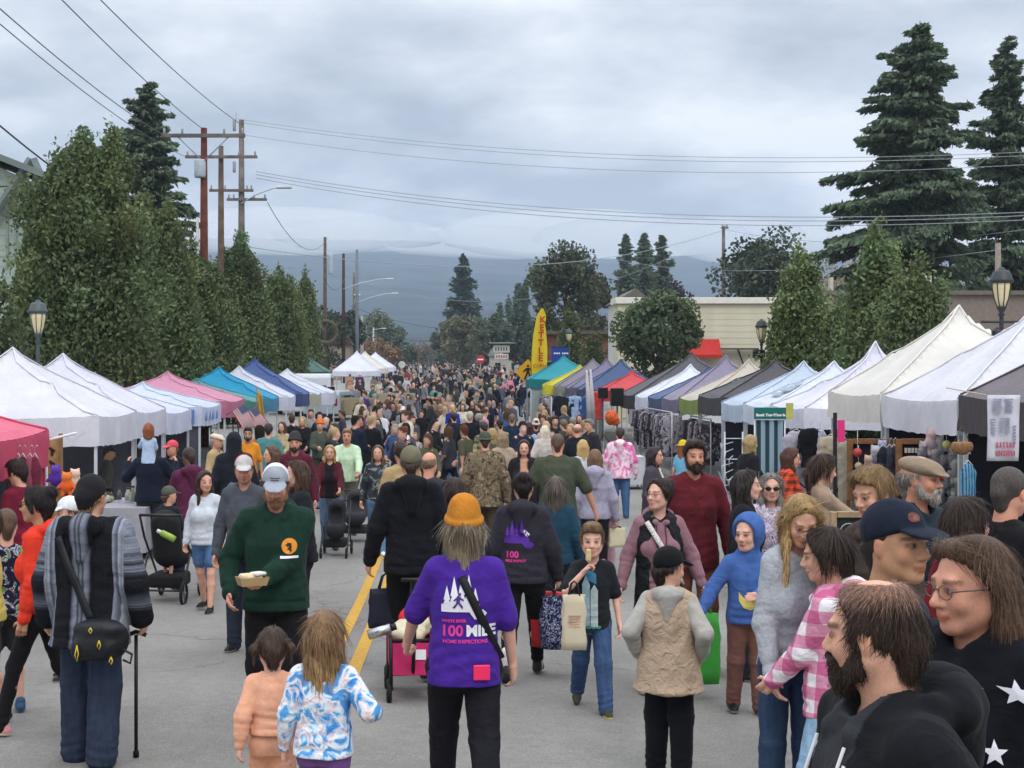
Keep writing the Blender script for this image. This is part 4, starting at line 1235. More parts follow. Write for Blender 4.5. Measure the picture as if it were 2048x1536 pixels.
for i, (px, Y, H, W, c, lab) in enumerate([
  (925, 215, 9.2, 7.0, (.085, .085, .05), 'olive tree below the lone fir at the end of the street'),
  (985, 205, 9.0, 6.2, (.06, .075, .042), 'green tree between the lone fir and the feather flag'),
  (1030, 190, 9.6, 5.6, (.035, .05, .034), 'dark tree left of the feather flag'),
  (905, 225, 9.0, 3.4, (.12, .085, .055), 'rusty brown tree at the end of the street'),
  (878, 240, 7.0, 3.6, (.045, .06, .04), 'dark green tree at the gap where the street ends'),
  (745, 235, 10.5, 8.0, (.075, .09, .055), 'pale green tree beyond the white tents down the street'),
  (788, 260, 8.0, 6.0, (.05, .065, .04), 'green tree in the distance left of the street gap'),
  (760, 190, 4.6, 6.4, (.13, .08, .05), 'rust coloured shrub behind the far white tents'),
  (806, 235, 4.4, 5.0, (.045, .06, .035), 'low green bush at the end of the left pavement'),
  (690, 170, 9.0, 5.0, (.032, .045, .032), 'dark tree behind the far utility poles'),
  (655, 150, 8.6, 4.6, (.032, .045, .03), 'dark tree behind the pole with the wreath'),
  (835, 330, 6.0, 8.0, (.10, .085, .06), 'brownish tree far off in the street gap'),
  (862, 420, 6.5, 9.0, (.08, .085, .06), 'hazy tree farthest off in the street gap'),
  (1095, 180, 7.5, 7.0, (.035, .048, .03), 'dark tree behind the blue pole banner'),
  (1180, 110, 4.8, 4.6, (.035, .05, .03), 'dark green tree behind the navy tent on the right'),
  (1255, 115, 6.2, 6.0, (.032, .046, .03), 'dark tree behind the round street tree')]):
 broadleaf(lab, PX(px, Y), Y, H, W, 2600, .6, c, 50+i, .5 if Y > 150 else .3, 20)
for i, (px, Y, H, W) in enumerate([(1000, 300, 13.5, 3.2), (1018, 310, 15, 3.4), (1036, 250, 14.6, 3.2), (1050, 250, 15.0, 3.2)]):
 conifer(['thin far conifer left of the narrow pair', 'thin far conifer beside the narrow pair', 'narrow dark conifer, left one of the pair', 'narrow dark conifer, right one of the pair'][i],
   PX(px, Y), Y, H, W, .5, 1300, seed=40+i, spray=.9, droop=.1, ex=.5, group='narrow far conifers')
# far wood on the valley floor
def far_wood():
 rng = np.random.default_rng(5)
 n = 900
 Y = 480+900*rng.random(n)**1.4; X = (rng.random(n)-.5)*1.0*Y
 ok = (np.abs(X+.02*Y-4) > 7) | (Y > 600)
 X, Y = X[ok], Y[ok]
 Cs = []; As = []; cs = []
 for x, y in zip(X, Y):
  h = 6+5*rng.random(); k = 36
  t = rng.random(k)**.7
  a = rng.random(k)*6.28
  r = (.05+.26*(1-t))*h*rng.random(k)**.5
  Cs.append(np.stack([x+np.cos(a)*r, y+np.sin(a)*r, g(y)+t*h], 1)); As.append(rng.normal(size=(k, 3)))
  base = np.array([(.035, .05, .034), (.06, .07, .04), (.09, .075, .045), (.03, .045, .035)][rng.integers(4)])
  cs.append(base*(.7+.6*rng.random((k, 1))))
 Cn = np.concatenate(Cs)
 V, F = leaf_quads(Cn, np.concatenate(As), 2.6*np.ones(len(Cn)), 1.9*np.ones(len(Cn)), rng)
 o = link('treeline', np_mesh('treeline', V, F, False, np.repeat(np.concatenate(cs), 4, 0)), attr_mat('leaf')); o['kind'] = 'stuff'
far_wood()
# ------------------------------------------------------------------ buildings
def plank_wall(root, x0, x1, y, z0, z1, pitch, m, t=.03, normal=-1):
 """lapped boards on a wall facing -Y (the camera)"""
 k = 0; z = z0; first = None
 while z < z1-.01:
  hgt = min(pitch, z1-z)
  if first is None:
   mb = MB(); w = x1-x0
   mb.add([(0, 0, -.01), (w, 0, -.01), (w, .012*1, pitch), (0, .012, pitch), (0, .05, -.01), (w, .05, -.01), (w, .05, pitch), (0, .05, pitch)],
                   [(0, 1, 2, 3), (5, 4, 7, 6), (4, 5, 1, 0), (3, 2, 6, 7), (1, 5, 6, 2), (4, 0, 3, 7)])
   me = mb.mesh('plank'); me.materials.append(m); first = me
  o = link('plank', first, None, root, (x0, y-.052, z))
  if hgt < pitch: o.scale = (1, 1, hgt/pitch)
  z += pitch; k += 1
def cream_building():
 Y = 72.0; x0, x1 = PX(1236, Y), PX(1566, Y)
 zb = g(Y); top = PZ(596, Y)-zb
 root = setp(empty('cream_building', ((x0+x1)/2, Y+9, zb)), 'cream building with lapped horizontal siding and flat roof behind the right tents', 'building')
 w = x1-x0
 mb = MB(); mb.box((0, -8.2, top/2-.1), (w, 1.6, top-.2)); mb.build('wall', mat('cbc6b2', .85, .06, .5), root)
 m = mat('cac4ae', .8, .10, .6)
 plank_wall(root, -w/2, w/2, -9, 0.3, top-.3, .295, m)
 mb = MB(); mb.box((0, -9.05, top-.13), (w+.3, .34, .30), 0, bev=.02); mb.box((-w/2-.02, -8.1, top-.13), (.3, 1.5, .30)); mb.box((w/2+.02, -8.1, top-.13), (.3, 1.5, .30))
 mb.build('roof_trim', mat('d8d5cb', .7, .05), root)
 mb = MB(); mb.box((0, -8.1, top-.08), (w-.3, 1.4, .12)); mb.build('roof', mat('5a5854', .9, .1), root)
 mb = MB()
 for sx in (-1, 1): mb.box((sx*(w/2-.10), -9.08, top/2-.2), (.2, .09, top-.5))
 mb.build('corner_board', mat('c9c2a2', .8, .06), root)
 # red awning and dark shop opening at the right foot of the wall
 rx = PX(1402, Y)-(x0+x1)/2
 aw = MB(); aw.prism([(0, .9), (.75, .15), (.75, 0), (0, 0)], 1.7, 0, Matrix.Translation((rx, -9.1, PZ(716, Y)-zb)) @ Matrix.Rotation(-pi/2, 4, 'Z'))
 aw.build('awning', mat('b02a22', .7, .1), root)
 mb = MB(); mb.box((rx+.1, -9.075, 1.0), (1.3, .1, 2.0)); mb.build('doorway', mat('15161a', .5, .1), root)
 mb = MB(); mb.box((PX(1475, Y)-(x0+x1)/2, -9.4, PZ(698, Y)-zb), (1.8, .5, .07)); mb.tube([(PX(1475, Y)-(x0+x1)/2, -9.1, PZ(698, Y)-zb), (PX(1475, Y)-(x0+x1)/2+.2, -9.35, PZ(715, Y)-zb-.3)], .04)
 mb.build('wall_bracket', mat('3c3a38', .7, .1), root)
cream_building()
def low_white():
 Y = 84.0; x0, x1 = PX(1232, Y), PX(1290, Y)
 zb = g(Y); top = PZ(606, Y)-zb
 root = setp(empty('white_shed', ((x0+x1)/2, Y, zb)), 'white gabled building end peeking out left of the round street tree', 'building')
 w = x1-x0
 mb = MB(); mb.box((0, 1, top/2), (w, 6, top)); mb.build('wall', mat('c4c4bf', .85, .08), root)
 mb = MB(); mb.prism([(-w/2-.2, top), (w/2+.2, top), (0, top+.7)], 6.4, 0, Matrix.Translation((0, 1, 0))); mb.build('roof', mat('6a6660', .9, .1), root)
low_white()
def brown_row():
 Y = 78.0; x0, x1 = PX(1080, Y+30), PX(1236, Y+30)
 zb = g(Y+30); top = PZ(668, Y+30)-zb
 root = setp(empty('brick_shop', ((x0+x1)/2, Y+33, zb)), 'low red brown shop half hidden by trees behind the teal tent', 'building')
 w = x1-x0
 mb = MB(); mb.box((0, 0, top/2), (w, 6, top)); mb.build('wall', mat('6a463c', .9, .2, 2), root)
 mb = MB(); mb.box((0, -.1, top+.1), (w+.4, 6.6, .25)); mb.build('roof', mat('57504a', .9, .1), root)
 for k in range(4):
  mb = MB(); mb.box((-w*.36+k*w*.24, -3.02, top*.45), (w*.15, .08, 1.2)); f = mb.build('window', mat('8d8a84', .5), root)
  mb = MB(); mb.box((-w*.36+k*w*.24, -3.07, top*.45), (w*.13, .03, 1.05)); mb.build('pane', mat('20262c', .15, 0, spec=.6), f)
brown_row()
def stucco_building():
 Y = 58.0; x0, x1 = PX(1640, Y), PX(2300, Y)
 zb = g(Y); top = PZ(582, Y)-zb
 root = setp(empty('stucco_building', ((x0+x1)/2, Y+2, zb)), 'long taupe stucco building with flat parapet behind the right tents', 'building')
 w = x1-x0
 m, nt, b = mat_base('stucco', .95, .1)
 tc = N(nt, 'ShaderNodeTexCoord')
 n = noise_node(nt, 7, 6, .75, tc.outputs['Object']); c = vary(nt, C('857a72'), n.outputs[0], .78, 1.16)
 nt.links.new(c, b.inputs['Base Color']); n2 = noise_node(nt, 40, 3, .6, tc.outputs['Object']); add_bump(nt, b, n2.outputs[0], .8, .03)
 mb = MB(); mb.box((0, 0, top/2-.05), (w, 4, top-.1)); mb.build('wall', m, root)
 mb = MB(); mb.box((0, -2.05, top-.07), (w+.2, .25, .16)); mb.build('roof_trim', mat('6d645e', .9, .1), root)
 mb = MB(); mb.box((0, 0, top-.12), (w-.3, 3.6, .1)); mb.build('roof', mat('514c48', .9, .1), root)
 # vent hoods on the roof
 bx = PX(1862, Y)-(x0+x1)/2
 mb = MB(); mb.box((bx, -1, top+.3), (.55, .5, .7), bev=.03); mb.build('roof_vent', mat('c7c2b8', .6, .1), root)
 mb = MB(); mb.box((PX(1668, Y)-(x0+x1)/2, -1.5, top+.1), (.14, .3, .9)); mb.build('downpipe', mat('bab6ac', .6, .1), root)
stucco_building()
def gable_house():
 # pale green house with a steep grey gable at the left edge
 Y = 46.0
 root = setp(empty('gabled_house', (PX(-60, Y), Y+5, g(Y))), 'pale mint house with grey gable trim at the left edge', 'building')
 zb = g(Y)
 xr = PX(95, Y)-PX(-60, Y)
 ze = PZ(330, Y)-zb
 xl = -7.5; rx = -1.9; zr = PZ(262, Y)-zb+.4
 mb = MB(); mb.box(((xr+xl)/2, 0, ze/2-.4), (xr-xl-.6, 10, ze-.8)); mb.build('wall', mat('9aa89f', .85, .08, .5), root)
 m = mat('a5b3ab', .85, .08, .6)
 plank_wall(root, xl+.3, xr-.3, -5, 1.5, ze-.8, .32, m)
 # main roof: slopes down towards the street
 mb = MB()
 mb.add([(rx, -5.6, zr), (xr+.25, -5.6, ze-.35), (xr+.25, 5.4, ze-.35), (rx, 5.4, zr), (rx, -5.6, zr-.2), (xr+.25, -5.6, ze-.55), (xr+.25, 5.4, ze-.55), (rx, 5.4, zr-.2)],
           [(0, 1, 2, 3), (7, 6, 5, 4), (0, 4, 5, 1), (1, 5, 6, 2), (2, 6, 7, 3), (3, 7, 4, 0)])
 mb.add([(rx, -5.6, zr), (xl-.3, -5.6, ze-1.2), (xl-.3, 5.4, ze-1.2), (rx, 5.4, zr), (rx, -5.6, zr-.2), (xl-.3, -5.6, ze-1.4), (xl-.3, 5.4, ze-1.4), (rx, 5.4, zr-.2)],
           [(3, 2, 1, 0), (4, 5, 6, 7), (1, 5, 4, 0), (2, 6, 5, 1), (3, 7, 6, 2), (0, 4, 7, 3)])
 mb.build('roof', mat('7b8584', .85, .12, .8), root)
 # gable infill boards
 mb = MB(); mb.prism([(xl+.3, ze-1.0), (xr-.3, ze-1.0), (xr-.3, ze-.6), (rx, zr-.25), (xl+.3, ze-1.3)], .12, 0, Matrix.Translation((0, -4.98, 0))); mb.build('gable_wall', mat('a9b5ae', .85, .08), root)
 # steep dormer with heavy trim
 dx = PX(70, Y)-PX(-60, Y)
 za, zc = PZ(322, Y)-zb, PZ(470, Y)-zb
 mb = MB()
 for s in (-1, 1):
  mb.tube([(dx, -5.35, za), (dx+s*(1.5 if s < 0 else .55), -5.35, zc if s < 0 else PZ(400, Y)-zb)], .16, 4, sm=False)
 mb.build('gable_trim', mat('6f7876', .8, .1), root)
 mb = MB()
 for s in (.0, .28, .56): mb.box((dx-.3-s*.9, -5.12, zc+.35-s*.6), (.06, .06, 2.0))
 mb.build('batten', mat('84908a', .8, .1), root)
gable_house()
# small buildings far down on the left
for (px0, px1, Y, ty, c, rc, lab) in ((640, 700, 165, 690, '8f8072', '4e3a34', 'tan shop with brown roof behind the far poles on the left'),
                                     (980, 1045, 200, 712, 'a8a59c', '7f8488', 'grey roofed shop behind the motel style sign')):
 x0, x1 = PX(px0, Y), PX(px1, Y); zb = g(Y); top = PZ(ty, Y)-zb
 root = setp(empty('shop_building', ((x0+x1)/2, Y+3, zb)), lab, 'building')
 w = x1-x0
 mb = MB(); mb.box((0, 0, top/2), (w, 6, top)); mb.build('wall', mat(c, .9, .15, 1), root)
 mb = MB(); mb.prism([(-w/2-.3, top), (w/2+.3, top), (w/2-.4, top+1.1), (-w/2+.4, top+1.1)], 6.6); mb.build('roof', mat(rc, .9, .15, 1), root)
 for k in (-1, 1):
  mb = MB(); mb.box((k*w*.25, -3.03, top*.5), (w*.22, .08, 1.1)); f = mb.build('window', mat('b8b4aa', .6), root)
  mb = MB(); mb.box((k*w*.25, -3.08, top*.5), (w*.19, .03, .95)); mb.build('pane', mat('242a30', .15, 0, spec=.6), f)
# ------------------------------------------------------------------ hazy valley air
def haze():
 x0, x1, y0, y1, z0, z1 = -2210, 3210, -40, 3610, -1.6, 430
 mb = MB(); mb.box(((x0+x1)/2, (y0+y1)/2, (z0+z1)/2), (x1-x0, y1-y0, z1-z0))
 m = bpy.data.materials.new('haze'); m.use_nodes = True
 nt = m.node_tree; nt.nodes.clear()
 o = N(nt, 'ShaderNodeOutputMaterial'); v = N(nt, 'ShaderNodeVolumePrincipled')
 v.inputs['Color'].default_value = (.66, .80, 1.0, 1); v.inputs['Density'].default_value = HAZE_DENSITY
 v.inputs['Anisotropy'].default_value = .2
 nt.links.new(v.outputs[0], o.inputs['Volume'])
 ob = mb.build('haze', m); ob['kind'] = 'stuff'
HAZE_DENSITY = 2.3e-4
haze()
def low_cloud():
 rr = random.Random(4)
 m = bpy.data.materials.new('cloud'); m.use_nodes = True
 nt = m.node_tree; nt.nodes.clear()
 o = N(nt, 'ShaderNodeOutputMaterial'); v = N(nt, 'ShaderNodeVolumeScatter'); v.inputs['Color'].default_value = (.97, .98, 1, 1); v.inputs['Density'].default_value = .0045
 nt.links.new(v.outputs[0], o.inputs['Volume'])
 mb = MB()
 for k in range(17):
  x = -1500+k*190+rr.uniform(-60, 60); y = 3050+rr.uniform(-120, 200); z = 268+rr.uniform(-8, 22)-max(0, x-300)*.012; r = rr.uniform(170, 300)
  mb.lathe([(r*sin(a), -r*.17*cos(a)) for a in np.linspace(.06, pi-.06, 9)], (x, y, z), 18)
 ob = mb.build('low_cloud', m); ob['kind'] = 'stuff'
low_cloud()
# ------------------------------------------------------------------ writing
def text_to_mesh(txt, size, extrude=.0, align='CENTER', bold=0.0, shear=0):
 cu = bpy.data.curves.new('txt', 'FONT')
 cu.body = txt; cu.size = size; cu.align_x = align; cu.align_y = 'CENTER'; cu.extrude = extrude; cu.offset = bold; cu.shear = shear
 cu.resolution_u = 3
 o = bpy.data.objects.new('txt', cu)
 me = bpy.data.meshes.new_from_object(o)
 bpy.data.objects.remove(o)
 return me
def lettering(name, txt, size, m, parent, loc, rz=0.0, bold=.0, extrude=.002, rx=pi/2, scale=(1, 1, 1), shear=0):
 me = text_to_mesh(txt, size, extrude, bold=bold, shear=shear)
 o = link(name, me, m, parent)
 o.location = loc; o.rotation_euler = (rx, 0, rz); o.scale = scale
 return o
def decal(name, polys_or_mesh, target, origin, U, W, m, parent, off=.004, sub=0):
 """lays flat print (a mesh in XY or polygons) onto a garment along the direction -(U x W)"""
 if isinstance(polys_or_mesh, list):
  v = []; f = []
  for P in polys_or_mesh:
   f.append(tuple(range(len(v), len(v)+len(P)))); v += [(x, y, 0) for x, y in P]
  me = bpy.data.meshes.new(name); me.from_pydata(v, [], f)
 else: me = polys_or_mesh
 bm = bmesh.new(); bm.from_mesh(me)
 bmesh.ops.triangulate(bm, faces=bm.faces)
 ml = sub or .03
 for _ in range(4):
  ed = [e for e in bm.edges if e.calc_length() > ml]
  if not ed: break
  bmesh.ops.subdivide_edges(bm, edges=ed, cuts=1); bmesh.ops.triangulate(bm, faces=bm.faces)
 bm.to_mesh(me); bm.free()
 tm = target.data
 n = len(tm.vertices); V = np.empty(n*3, np.float32); tm.vertices.foreach_get('co', V)
 bv = BVHTree.FromPolygons([Vector(x) for x in V.reshape(-1, 3)], [tuple(p.vertices) for p in tm.polygons])
 U = Vector(U).normalized(); W = Vector(W).normalized(); Nn = U.cross(W).normalized()
 o3 = Vector(origin)
 for v in me.vertices:
  p = o3+U*v.co.x+W*v.co.y
  hit = bv.ray_cast(p+Nn*.6, -Nn)
  v.co = (hit[0]+Nn*off) if hit[0] is not None else p
 me.update()
 if not me.materials: me.materials.append(m)
 return link(name, me, None, parent)
WHITE = mat('e8e8ec', .6, .04); STEEL = mat('b9bcc0', .45, .05, spec=.5, metal=.6); BLACKM = mat('1b1c1f', .5, .05)
DGREEN = mat('23352f', .5, .08, spec=.5)
# ------------------------------------------------------------------ utility poles and wires
WOODP = mat('5c4d42', .9, .3, 3, .5, 25); WOODR = mat('5e3329', .9, .3, 3, .5, 25); WOODG = mat('6d6560', .9, .25, 3, .5, 25); GALV = mat('8f969c', .5, .1, spec=.5)
def pole(label, px, Y, ty, r, m, arms=(), lamp=None, box=None, pipe=False, extra=None):
 X = PX(px, Y); zg = g(Y)+.1; top = PZ(ty, Y)-zg
 root = setp(empty('utility_pole', (X, Y, zg)), label, 'utility pole')
 MB().tube([(0, 0, 0), (0, 0, top*.5), (0, 0, top)], [r*1.15, r, r*.72], 10).build('pole', m, root)
 for (py, x0, x1, br) in arms:
  z = PZ(py, Y)-zg; a = (x0-px)*Y/3000; b = (x1-px)*Y/3000
  mb = MB().box(((a+b)/2, -r-.05, z), (b-a, .10, .13), bev=.01)
  mb.build('crossarm', WOODG, root)
  if br:
   mb = MB()
   for s in (a*.6, b*.6): mb.tube([(s, -r-.05, z-.05), (0, -r-.02, z-.9)], .025, 5)
   mb.build('brace', GALV, root)
  for s in (a+.1, a*.5, b*.5, b-.1):
   MB().lathe([(.02, 0), (.05, .05), (.035, .1), (.05, .14), (.02, .2)], (s, -r-.05, z+.06), 7).build('insulator', GALV, root)
 if box:
  z0, z1, w, ox = PZ(box[0], Y)-zg, PZ(box[1], Y)-zg, box[2], box[3]
  MB().lathe([(w*.9, 0), (w, .06), (w, z0-z1-.06), (w*.85, z0-z1)], (ox, -.1, z1), 12).build('transformer', mat('a7b0ba', .5, .08), root)
 if pipe:
  MB().tube([(-r-.06, -.1, 0), (-r-.06, -.1, top*.72)], .05, 6).build('conduit', mat('b8b5ae', .6, .1), root)
 if lamp:
  for (py0, ex, ey) in lamp:
   z = PZ(py0, Y)-zg; x = (ex-px)*Y/3000; z2 = PZ(ey, Y)-zg
   a = MB().tube([(0, -r, z), (x*.35, -r-.2, z+(z2-z)*.55), (x*.75, -r-.3, z+(z2-z)*.95), (x*.93, -r-.3, z2)], .04, 6).build('lamp_arm', mat('c3c8cd', .4, .05, spec=.5), root)
   MB().box((x, -r-.3, z2), (.75, .3, .13), bev=.05).build('lamp_head', mat('c9cdd2', .4, .05, spec=.5), a)
 if extra: extra(root, X, Y, zg, top)
 return root
pole('tall reddish utility pole with broad top crossarm and grey transformer', 408, 52, 256, .15, WOODR, [(273, 325, 492, True)], box=(320, 356, .2, -.12), pipe=True)
pole('brown utility pole standing between the reddish pole and the grey pole', 442, 65, 292, .15, WOODP, [(315, 372, 516, False)])
def p3(root, X, Y, zg, top):
 for z in (PZ(262, Y)-zg, PZ(345, Y)-zg):
  MB().lathe([(.06, 0), (.08, .08), (.08, .5), (.05, .55)], (-.35, 0, z), 8).build('fuse_cutout', GALV, root)
 MB().tube([(-.3, 0, top-.3), (-.25, 0, top+.35)], .025, 5).build('lightning_rod', GALV, root)
pole('grey utility pole with a curved street lamp arm and several crossarms', 483, 72, 240, .17, WOODG, [(382, 420, 508, False), (400, 455, 535, False)], lamp=[(408, 570, 377)], extra=p3)
def wreath(root, X, Y, zg, top):
 z = PZ(664, Y)-zg
 mb = MB(); rng = random.Random(2)
 mb.tube([(.1+.95*cos(a), -.3, z+.95*sin(a)) for a in np.linspace(0, 6.283, 22)], .15, 6)
 for k in range(70):
  a = rng.random()*6.28; r = .95+rng.uniform(-.22, .22)
  mb.box((.1+r*cos(a), -.3+rng.uniform(-.2, .1), z+r*sin(a)), (.16, .08, .07), R=Matrix.Rotation(rng.random()*6, 3, 'Y'))
 mb.build('wreath', mat('5a5544', .9, .3, 8), root)
 MB().lathe([(.18, 0), (.2, .1), (.2, 1.6), (.15, 1.8)], (.5, 0, PZ(548, Y)-zg), 10).build('transformer', mat('a7b0ba', .5, .08), root)
pole('pole with a big wreath hung on it, left of the far white tent', 650, 130, 474, .17, WOODP, [], extra=wreath)
pole('bare dark brown utility pole with a long pale lamp arm', 687, 150, 507, .18, mat('45302a', .9, .2), [], lamp=[(578, 780, 558)])
pole('thin utility pole behind the bare dark pole', 708, 172, 545, .17, WOODG, [], lamp=[(610, 715, 590)])
pole('weathered far pole with a bluish top and lamp arm', 714, 166, 499, .19, mat('6c7580', .8, .2), [], lamp=[(605, 790, 587)])
pole('pale short far pole beside the weathered far pole', 724, 185, 632, .2, mat('9a9a98', .8, .2), [])
pole('far slim pole beyond the rust coloured shrub', 747, 230, 655, .15, mat('b0b4b8', .6, .1), [], lamp=[(660, 768, 657)])
pole('far grey traffic pole with short arms near the street gap', 783, 235, 672, .15, mat('98a0a6', .6, .1), [(674, 768, 800, False)], lamp=[(700, 812, 692)])
pole('short pole standing alone above the dark pine on the right', 1447, 118, 452, .17, WOODG, [(456, 1441, 1456, False)])
pole('pale wooden pole rising behind the big lamp at right', 1996, 66, 486, .17, mat('8c8078', .9, .2), [])
pole('unseen pole that carries the wires on the right', 2330, 55, 250, .17, WOODP, [(300, 2290, 2370, False), (420, 2290, 2370, False)])
pole('unseen pole that carries the wires on the left', -480, 18, -620, .17, WOODP, [])
WIRE = mat('50545a', .6, 0); WIREL = mat('9aa0a8', .5, 0)
def wire(a, b, sag, r, label, m=None, group='overhead wires'):
 """a, b: (pixel x, pixel y, distance) of the two ends"""
 A = Vector((PX(a[0], a[2]), a[2], PZ(a[1], a[2]))); B = Vector((PX(b[0], b[2]), b[2], PZ(b[1], b[2])))
 pts = []
 for i in range(25):
  t = i/24; p = A.lerp(B, t); p.z -= sag*4*t*(1-t); pts.append(p-A)
 o = MB().tube(pts, r*.72, 5).build('power_line', m or WIRE, None, A)
 setp(o, label, 'wire', group)
wire((405, 258, 52), (-690, -880, 14), .35, .018, 'wire from top left down to the reddish pole top')
wire((330, 272, 52), (-760, -700, 14), .4, .018, 'wire from left edge to the reddish crossarm end')
wire((478, 246, 72), (-600, -860, 16), .5, .022, 'wire from top left down to the grey pole top')
wire((378, 316, 65), (-640, -520, 14), .5, .016, 'lower thin wire at upper left crossing the fir')
wire((104, 334, 40.5), (-420, -140, 21), .15, .032, 'thick black cable at the left edge above the house')
for i, (y0, y1) in enumerate(((232, 300), (238, 306), (262, 322))):
 wire((476, y0+6, 72), (2300, y1-10, 55), 1.05+.05*i, .017, ['topmost', 'second', 'third'][i]+' wire from the grey pole across to the right fir', WIREL)
for i, (y0, y1) in enumerate(((343, 418), (349, 424), (356, 432))):
 wire((512, y0, 72), (2300, y1-8, 55), 1.15+.04*i, .022, ['upper', 'middle', 'lower'][i]+' wire of the lower bundle crossing the whole sky', WIREL)
wire((535, 405, 72), (655, 476, 130), 1.6, .025, 'drooping wire from the grey pole to the wreath pole')
wire((483, 492, 72), (1447, 460, 118), 1.8, .028, 'long wire sagging across the mountain top', WIREL)
wire((1447, 458, 118), (2300, 418, 60), 1.2, .025, 'wire from the lone right pole up to the fir', WIREL)
wire((700, 612, 166), (1180, 616, 160), 2.5, .04, 'dark wire crossing low in front of the mountain')
wire((715, 560, 166), (1330, 520, 150), 3.2, .03, 'pale wire passing the tree with reddish top', WIREL)
wire((1240, 520, 150), (1996, 500, 66), 1.0, .02, 'wire over the cream building roof', WIREL)
wire((722, 660, 200), (1010, 662, 210), 1.5, .05, 'dark wire over the far street gap')
wire((650, 560, 130), (690, 556, 150), 1.0, .03, 'short wire between the wreath pole and the dark pole')
# ------------------------------------------------------------------ street lamps with lanterns
GLASSL = mat('d8c9a0', .35, .06, spec=.5)
def lantern(label, px, Y, ty, sc=1.0, post=('27352f'), group='lantern street lamps', tb=None):
 X = PX(px, Y); zg = g(Y)+.12; top = PZ(ty, Y)-zg
 root = setp(empty('street_lamp', (X, Y, zg)), label, 'street lamp', group)
 m = mat(post, .5, .1, spec=.5)
 s = sc; h = top
 MB().lathe([(.20*s, 0), (.20*s, .12), (.15*s, .2), (.13*s, .7), (.09*s, .8), (.065*s, 1.0), (.055*s, h-1.25*s), (.05*s, h-1.15*s), (.09*s, h-1.12*s), (.05*s, h-1.06*s), (.10*s, h-.98*s), (.12*s, h-.94*s), (.10*s, h-.9*s)], (0, 0, 0), 12).build('post', m, root)
 gl = MB().lathe([(.105*s, h-.91*s), (.17*s, h-.72*s), (.215*s, h-.48*s), (.225*s, h-.33*s)], (0, 0, 0), 16).build('lamp_glass', GLASSL, root)
 mb = MB()
 for k in range(8):
  a = k*pi/4
  mb.tube([(.108*s*cos(a), .108*s*sin(a), h-.92*s), (.178*s*cos(a), .178*s*sin(a), h-.72*s), (.222*s*cos(a), .222*s*sin(a), h-.48*s), (.232*s*cos(a), .232*s*sin(a), h-.33*s)], .012*s, 4)
 mb.build('lamp_cage', m, root)
 MB().lathe([(.235*s, h-.35*s), (.285*s, h-.31*s), (.285*s, h-.27*s), (.25*s, h-.22*s), (.21*s, h-.09*s), (.15*s, h-.03*s), (.09*s, h-.02*s), (.07*s, h+.03*s), (.02*s, h+.05*s)], (0, 0, 0), 18).build('lamp_cap', m, root)
 return root, m, h, s
lantern('green lantern street lamp before the left hedge of trees', 76, 26.5, 603, .62, '3a4a4a')
r_, m_, h_, s_ = lantern('big dark lantern street lamp at the right above the white tents', 2003, 20.4, 538, .56, '272c30')
mb = MB(); mb.tube([(-.28, 0, h_-.72), (.28, 0, h_-.72)], .02, 6); mb.box((-.06, 0, h_-.95), (.10, .12, .25), bev=.02); mb.tube([(-.05, 0, h_-.8), (-.12, 0, h_-.85), (-.1, 0, h_-1.05)], .02, 5)
mb.build('banner_arm', m_, r_)
lantern('lantern street lamp between the cream building and the green trees', 1523, 39, 640, .58, '2a2c2e')
lantern('small far lantern street lamp beside the blue pole banner', 1138, 74, 658, .68, '33463f')
def bracket_boxes():
 root = setp(empty('loudspeaker', (PX(1516, 39)-.02, 38.7, PZ(708, 39))), 'small loudspeaker bracket on the lamp post by the cream building', 'loudspeaker')
 mb = MB(); mb.box((0, .1, 0), (.3, .2, .22), bev=.03); mb.tube([(0, 0, 0), (0, .35, 0)], .03, 6); mb.build('speaker_box', BLACKM, root)
bracket_boxes()
# ------------------------------------------------------------------ signs
def sign_post(label, px, Y, ztop, name='street_sign', cat='sign', r=.035, c='a9adb0'):
 X = PX(px, Y); zg = g(Y)+.1
 root = setp(empty(name, (X, Y, zg)), label, cat)
 MB().tube([(0, .05, 0), (0, .05, ztop-zg)], r, 8).build('post', mat(c, .5, .1, metal=.4), root)
 return root, zg
def poly(n, r, a0): return [(r*cos(a0+2*pi*k/n), r*sin(a0+2*pi*k/n)) for k in range(n)]
# yellow pedestrian crossing sign, tilted diamond
r_, zg = sign_post('yellow diamond pedestrian crossing sign beside the feather flag', 1056, 69, PZ(740, 69), 'crossing_sign')
z = PZ(744, 69)-zg
MB().prism(poly(4, .60, 0), .03, 0, Matrix.Translation((0, 0, z))).build('sign_panel', mat('d8a21e', .5, .05), r_)
mb = MB(); Mt = Matrix.Translation((0, -.025, z)) @ Matrix.Scale(.78, 4)
for P in ([(-.05, .30), (.05, .30), (.07, .38), (0, .44), (-.07, .38)], [(-.12, .24), (.10, .26), (.08, -.05), (-.08, -.05)], [(-.09, -.03), (.02, -.03), (-.16, -.46), (-.26, -.44)], [(-.01, -.03), (.09, -.03), (.22, -.42), (.12, -.46)],
          [(-.12, .24), (-.06, .14), (-.25, -.02), (-.30, .04)], [(.08, .25), (.10, .14), (.26, .02), (.28, .08)]):
 mb.prism(P, .012, 0, Mt)
mb.build('walking_figure', mat('17181a', .6, 0), r_)
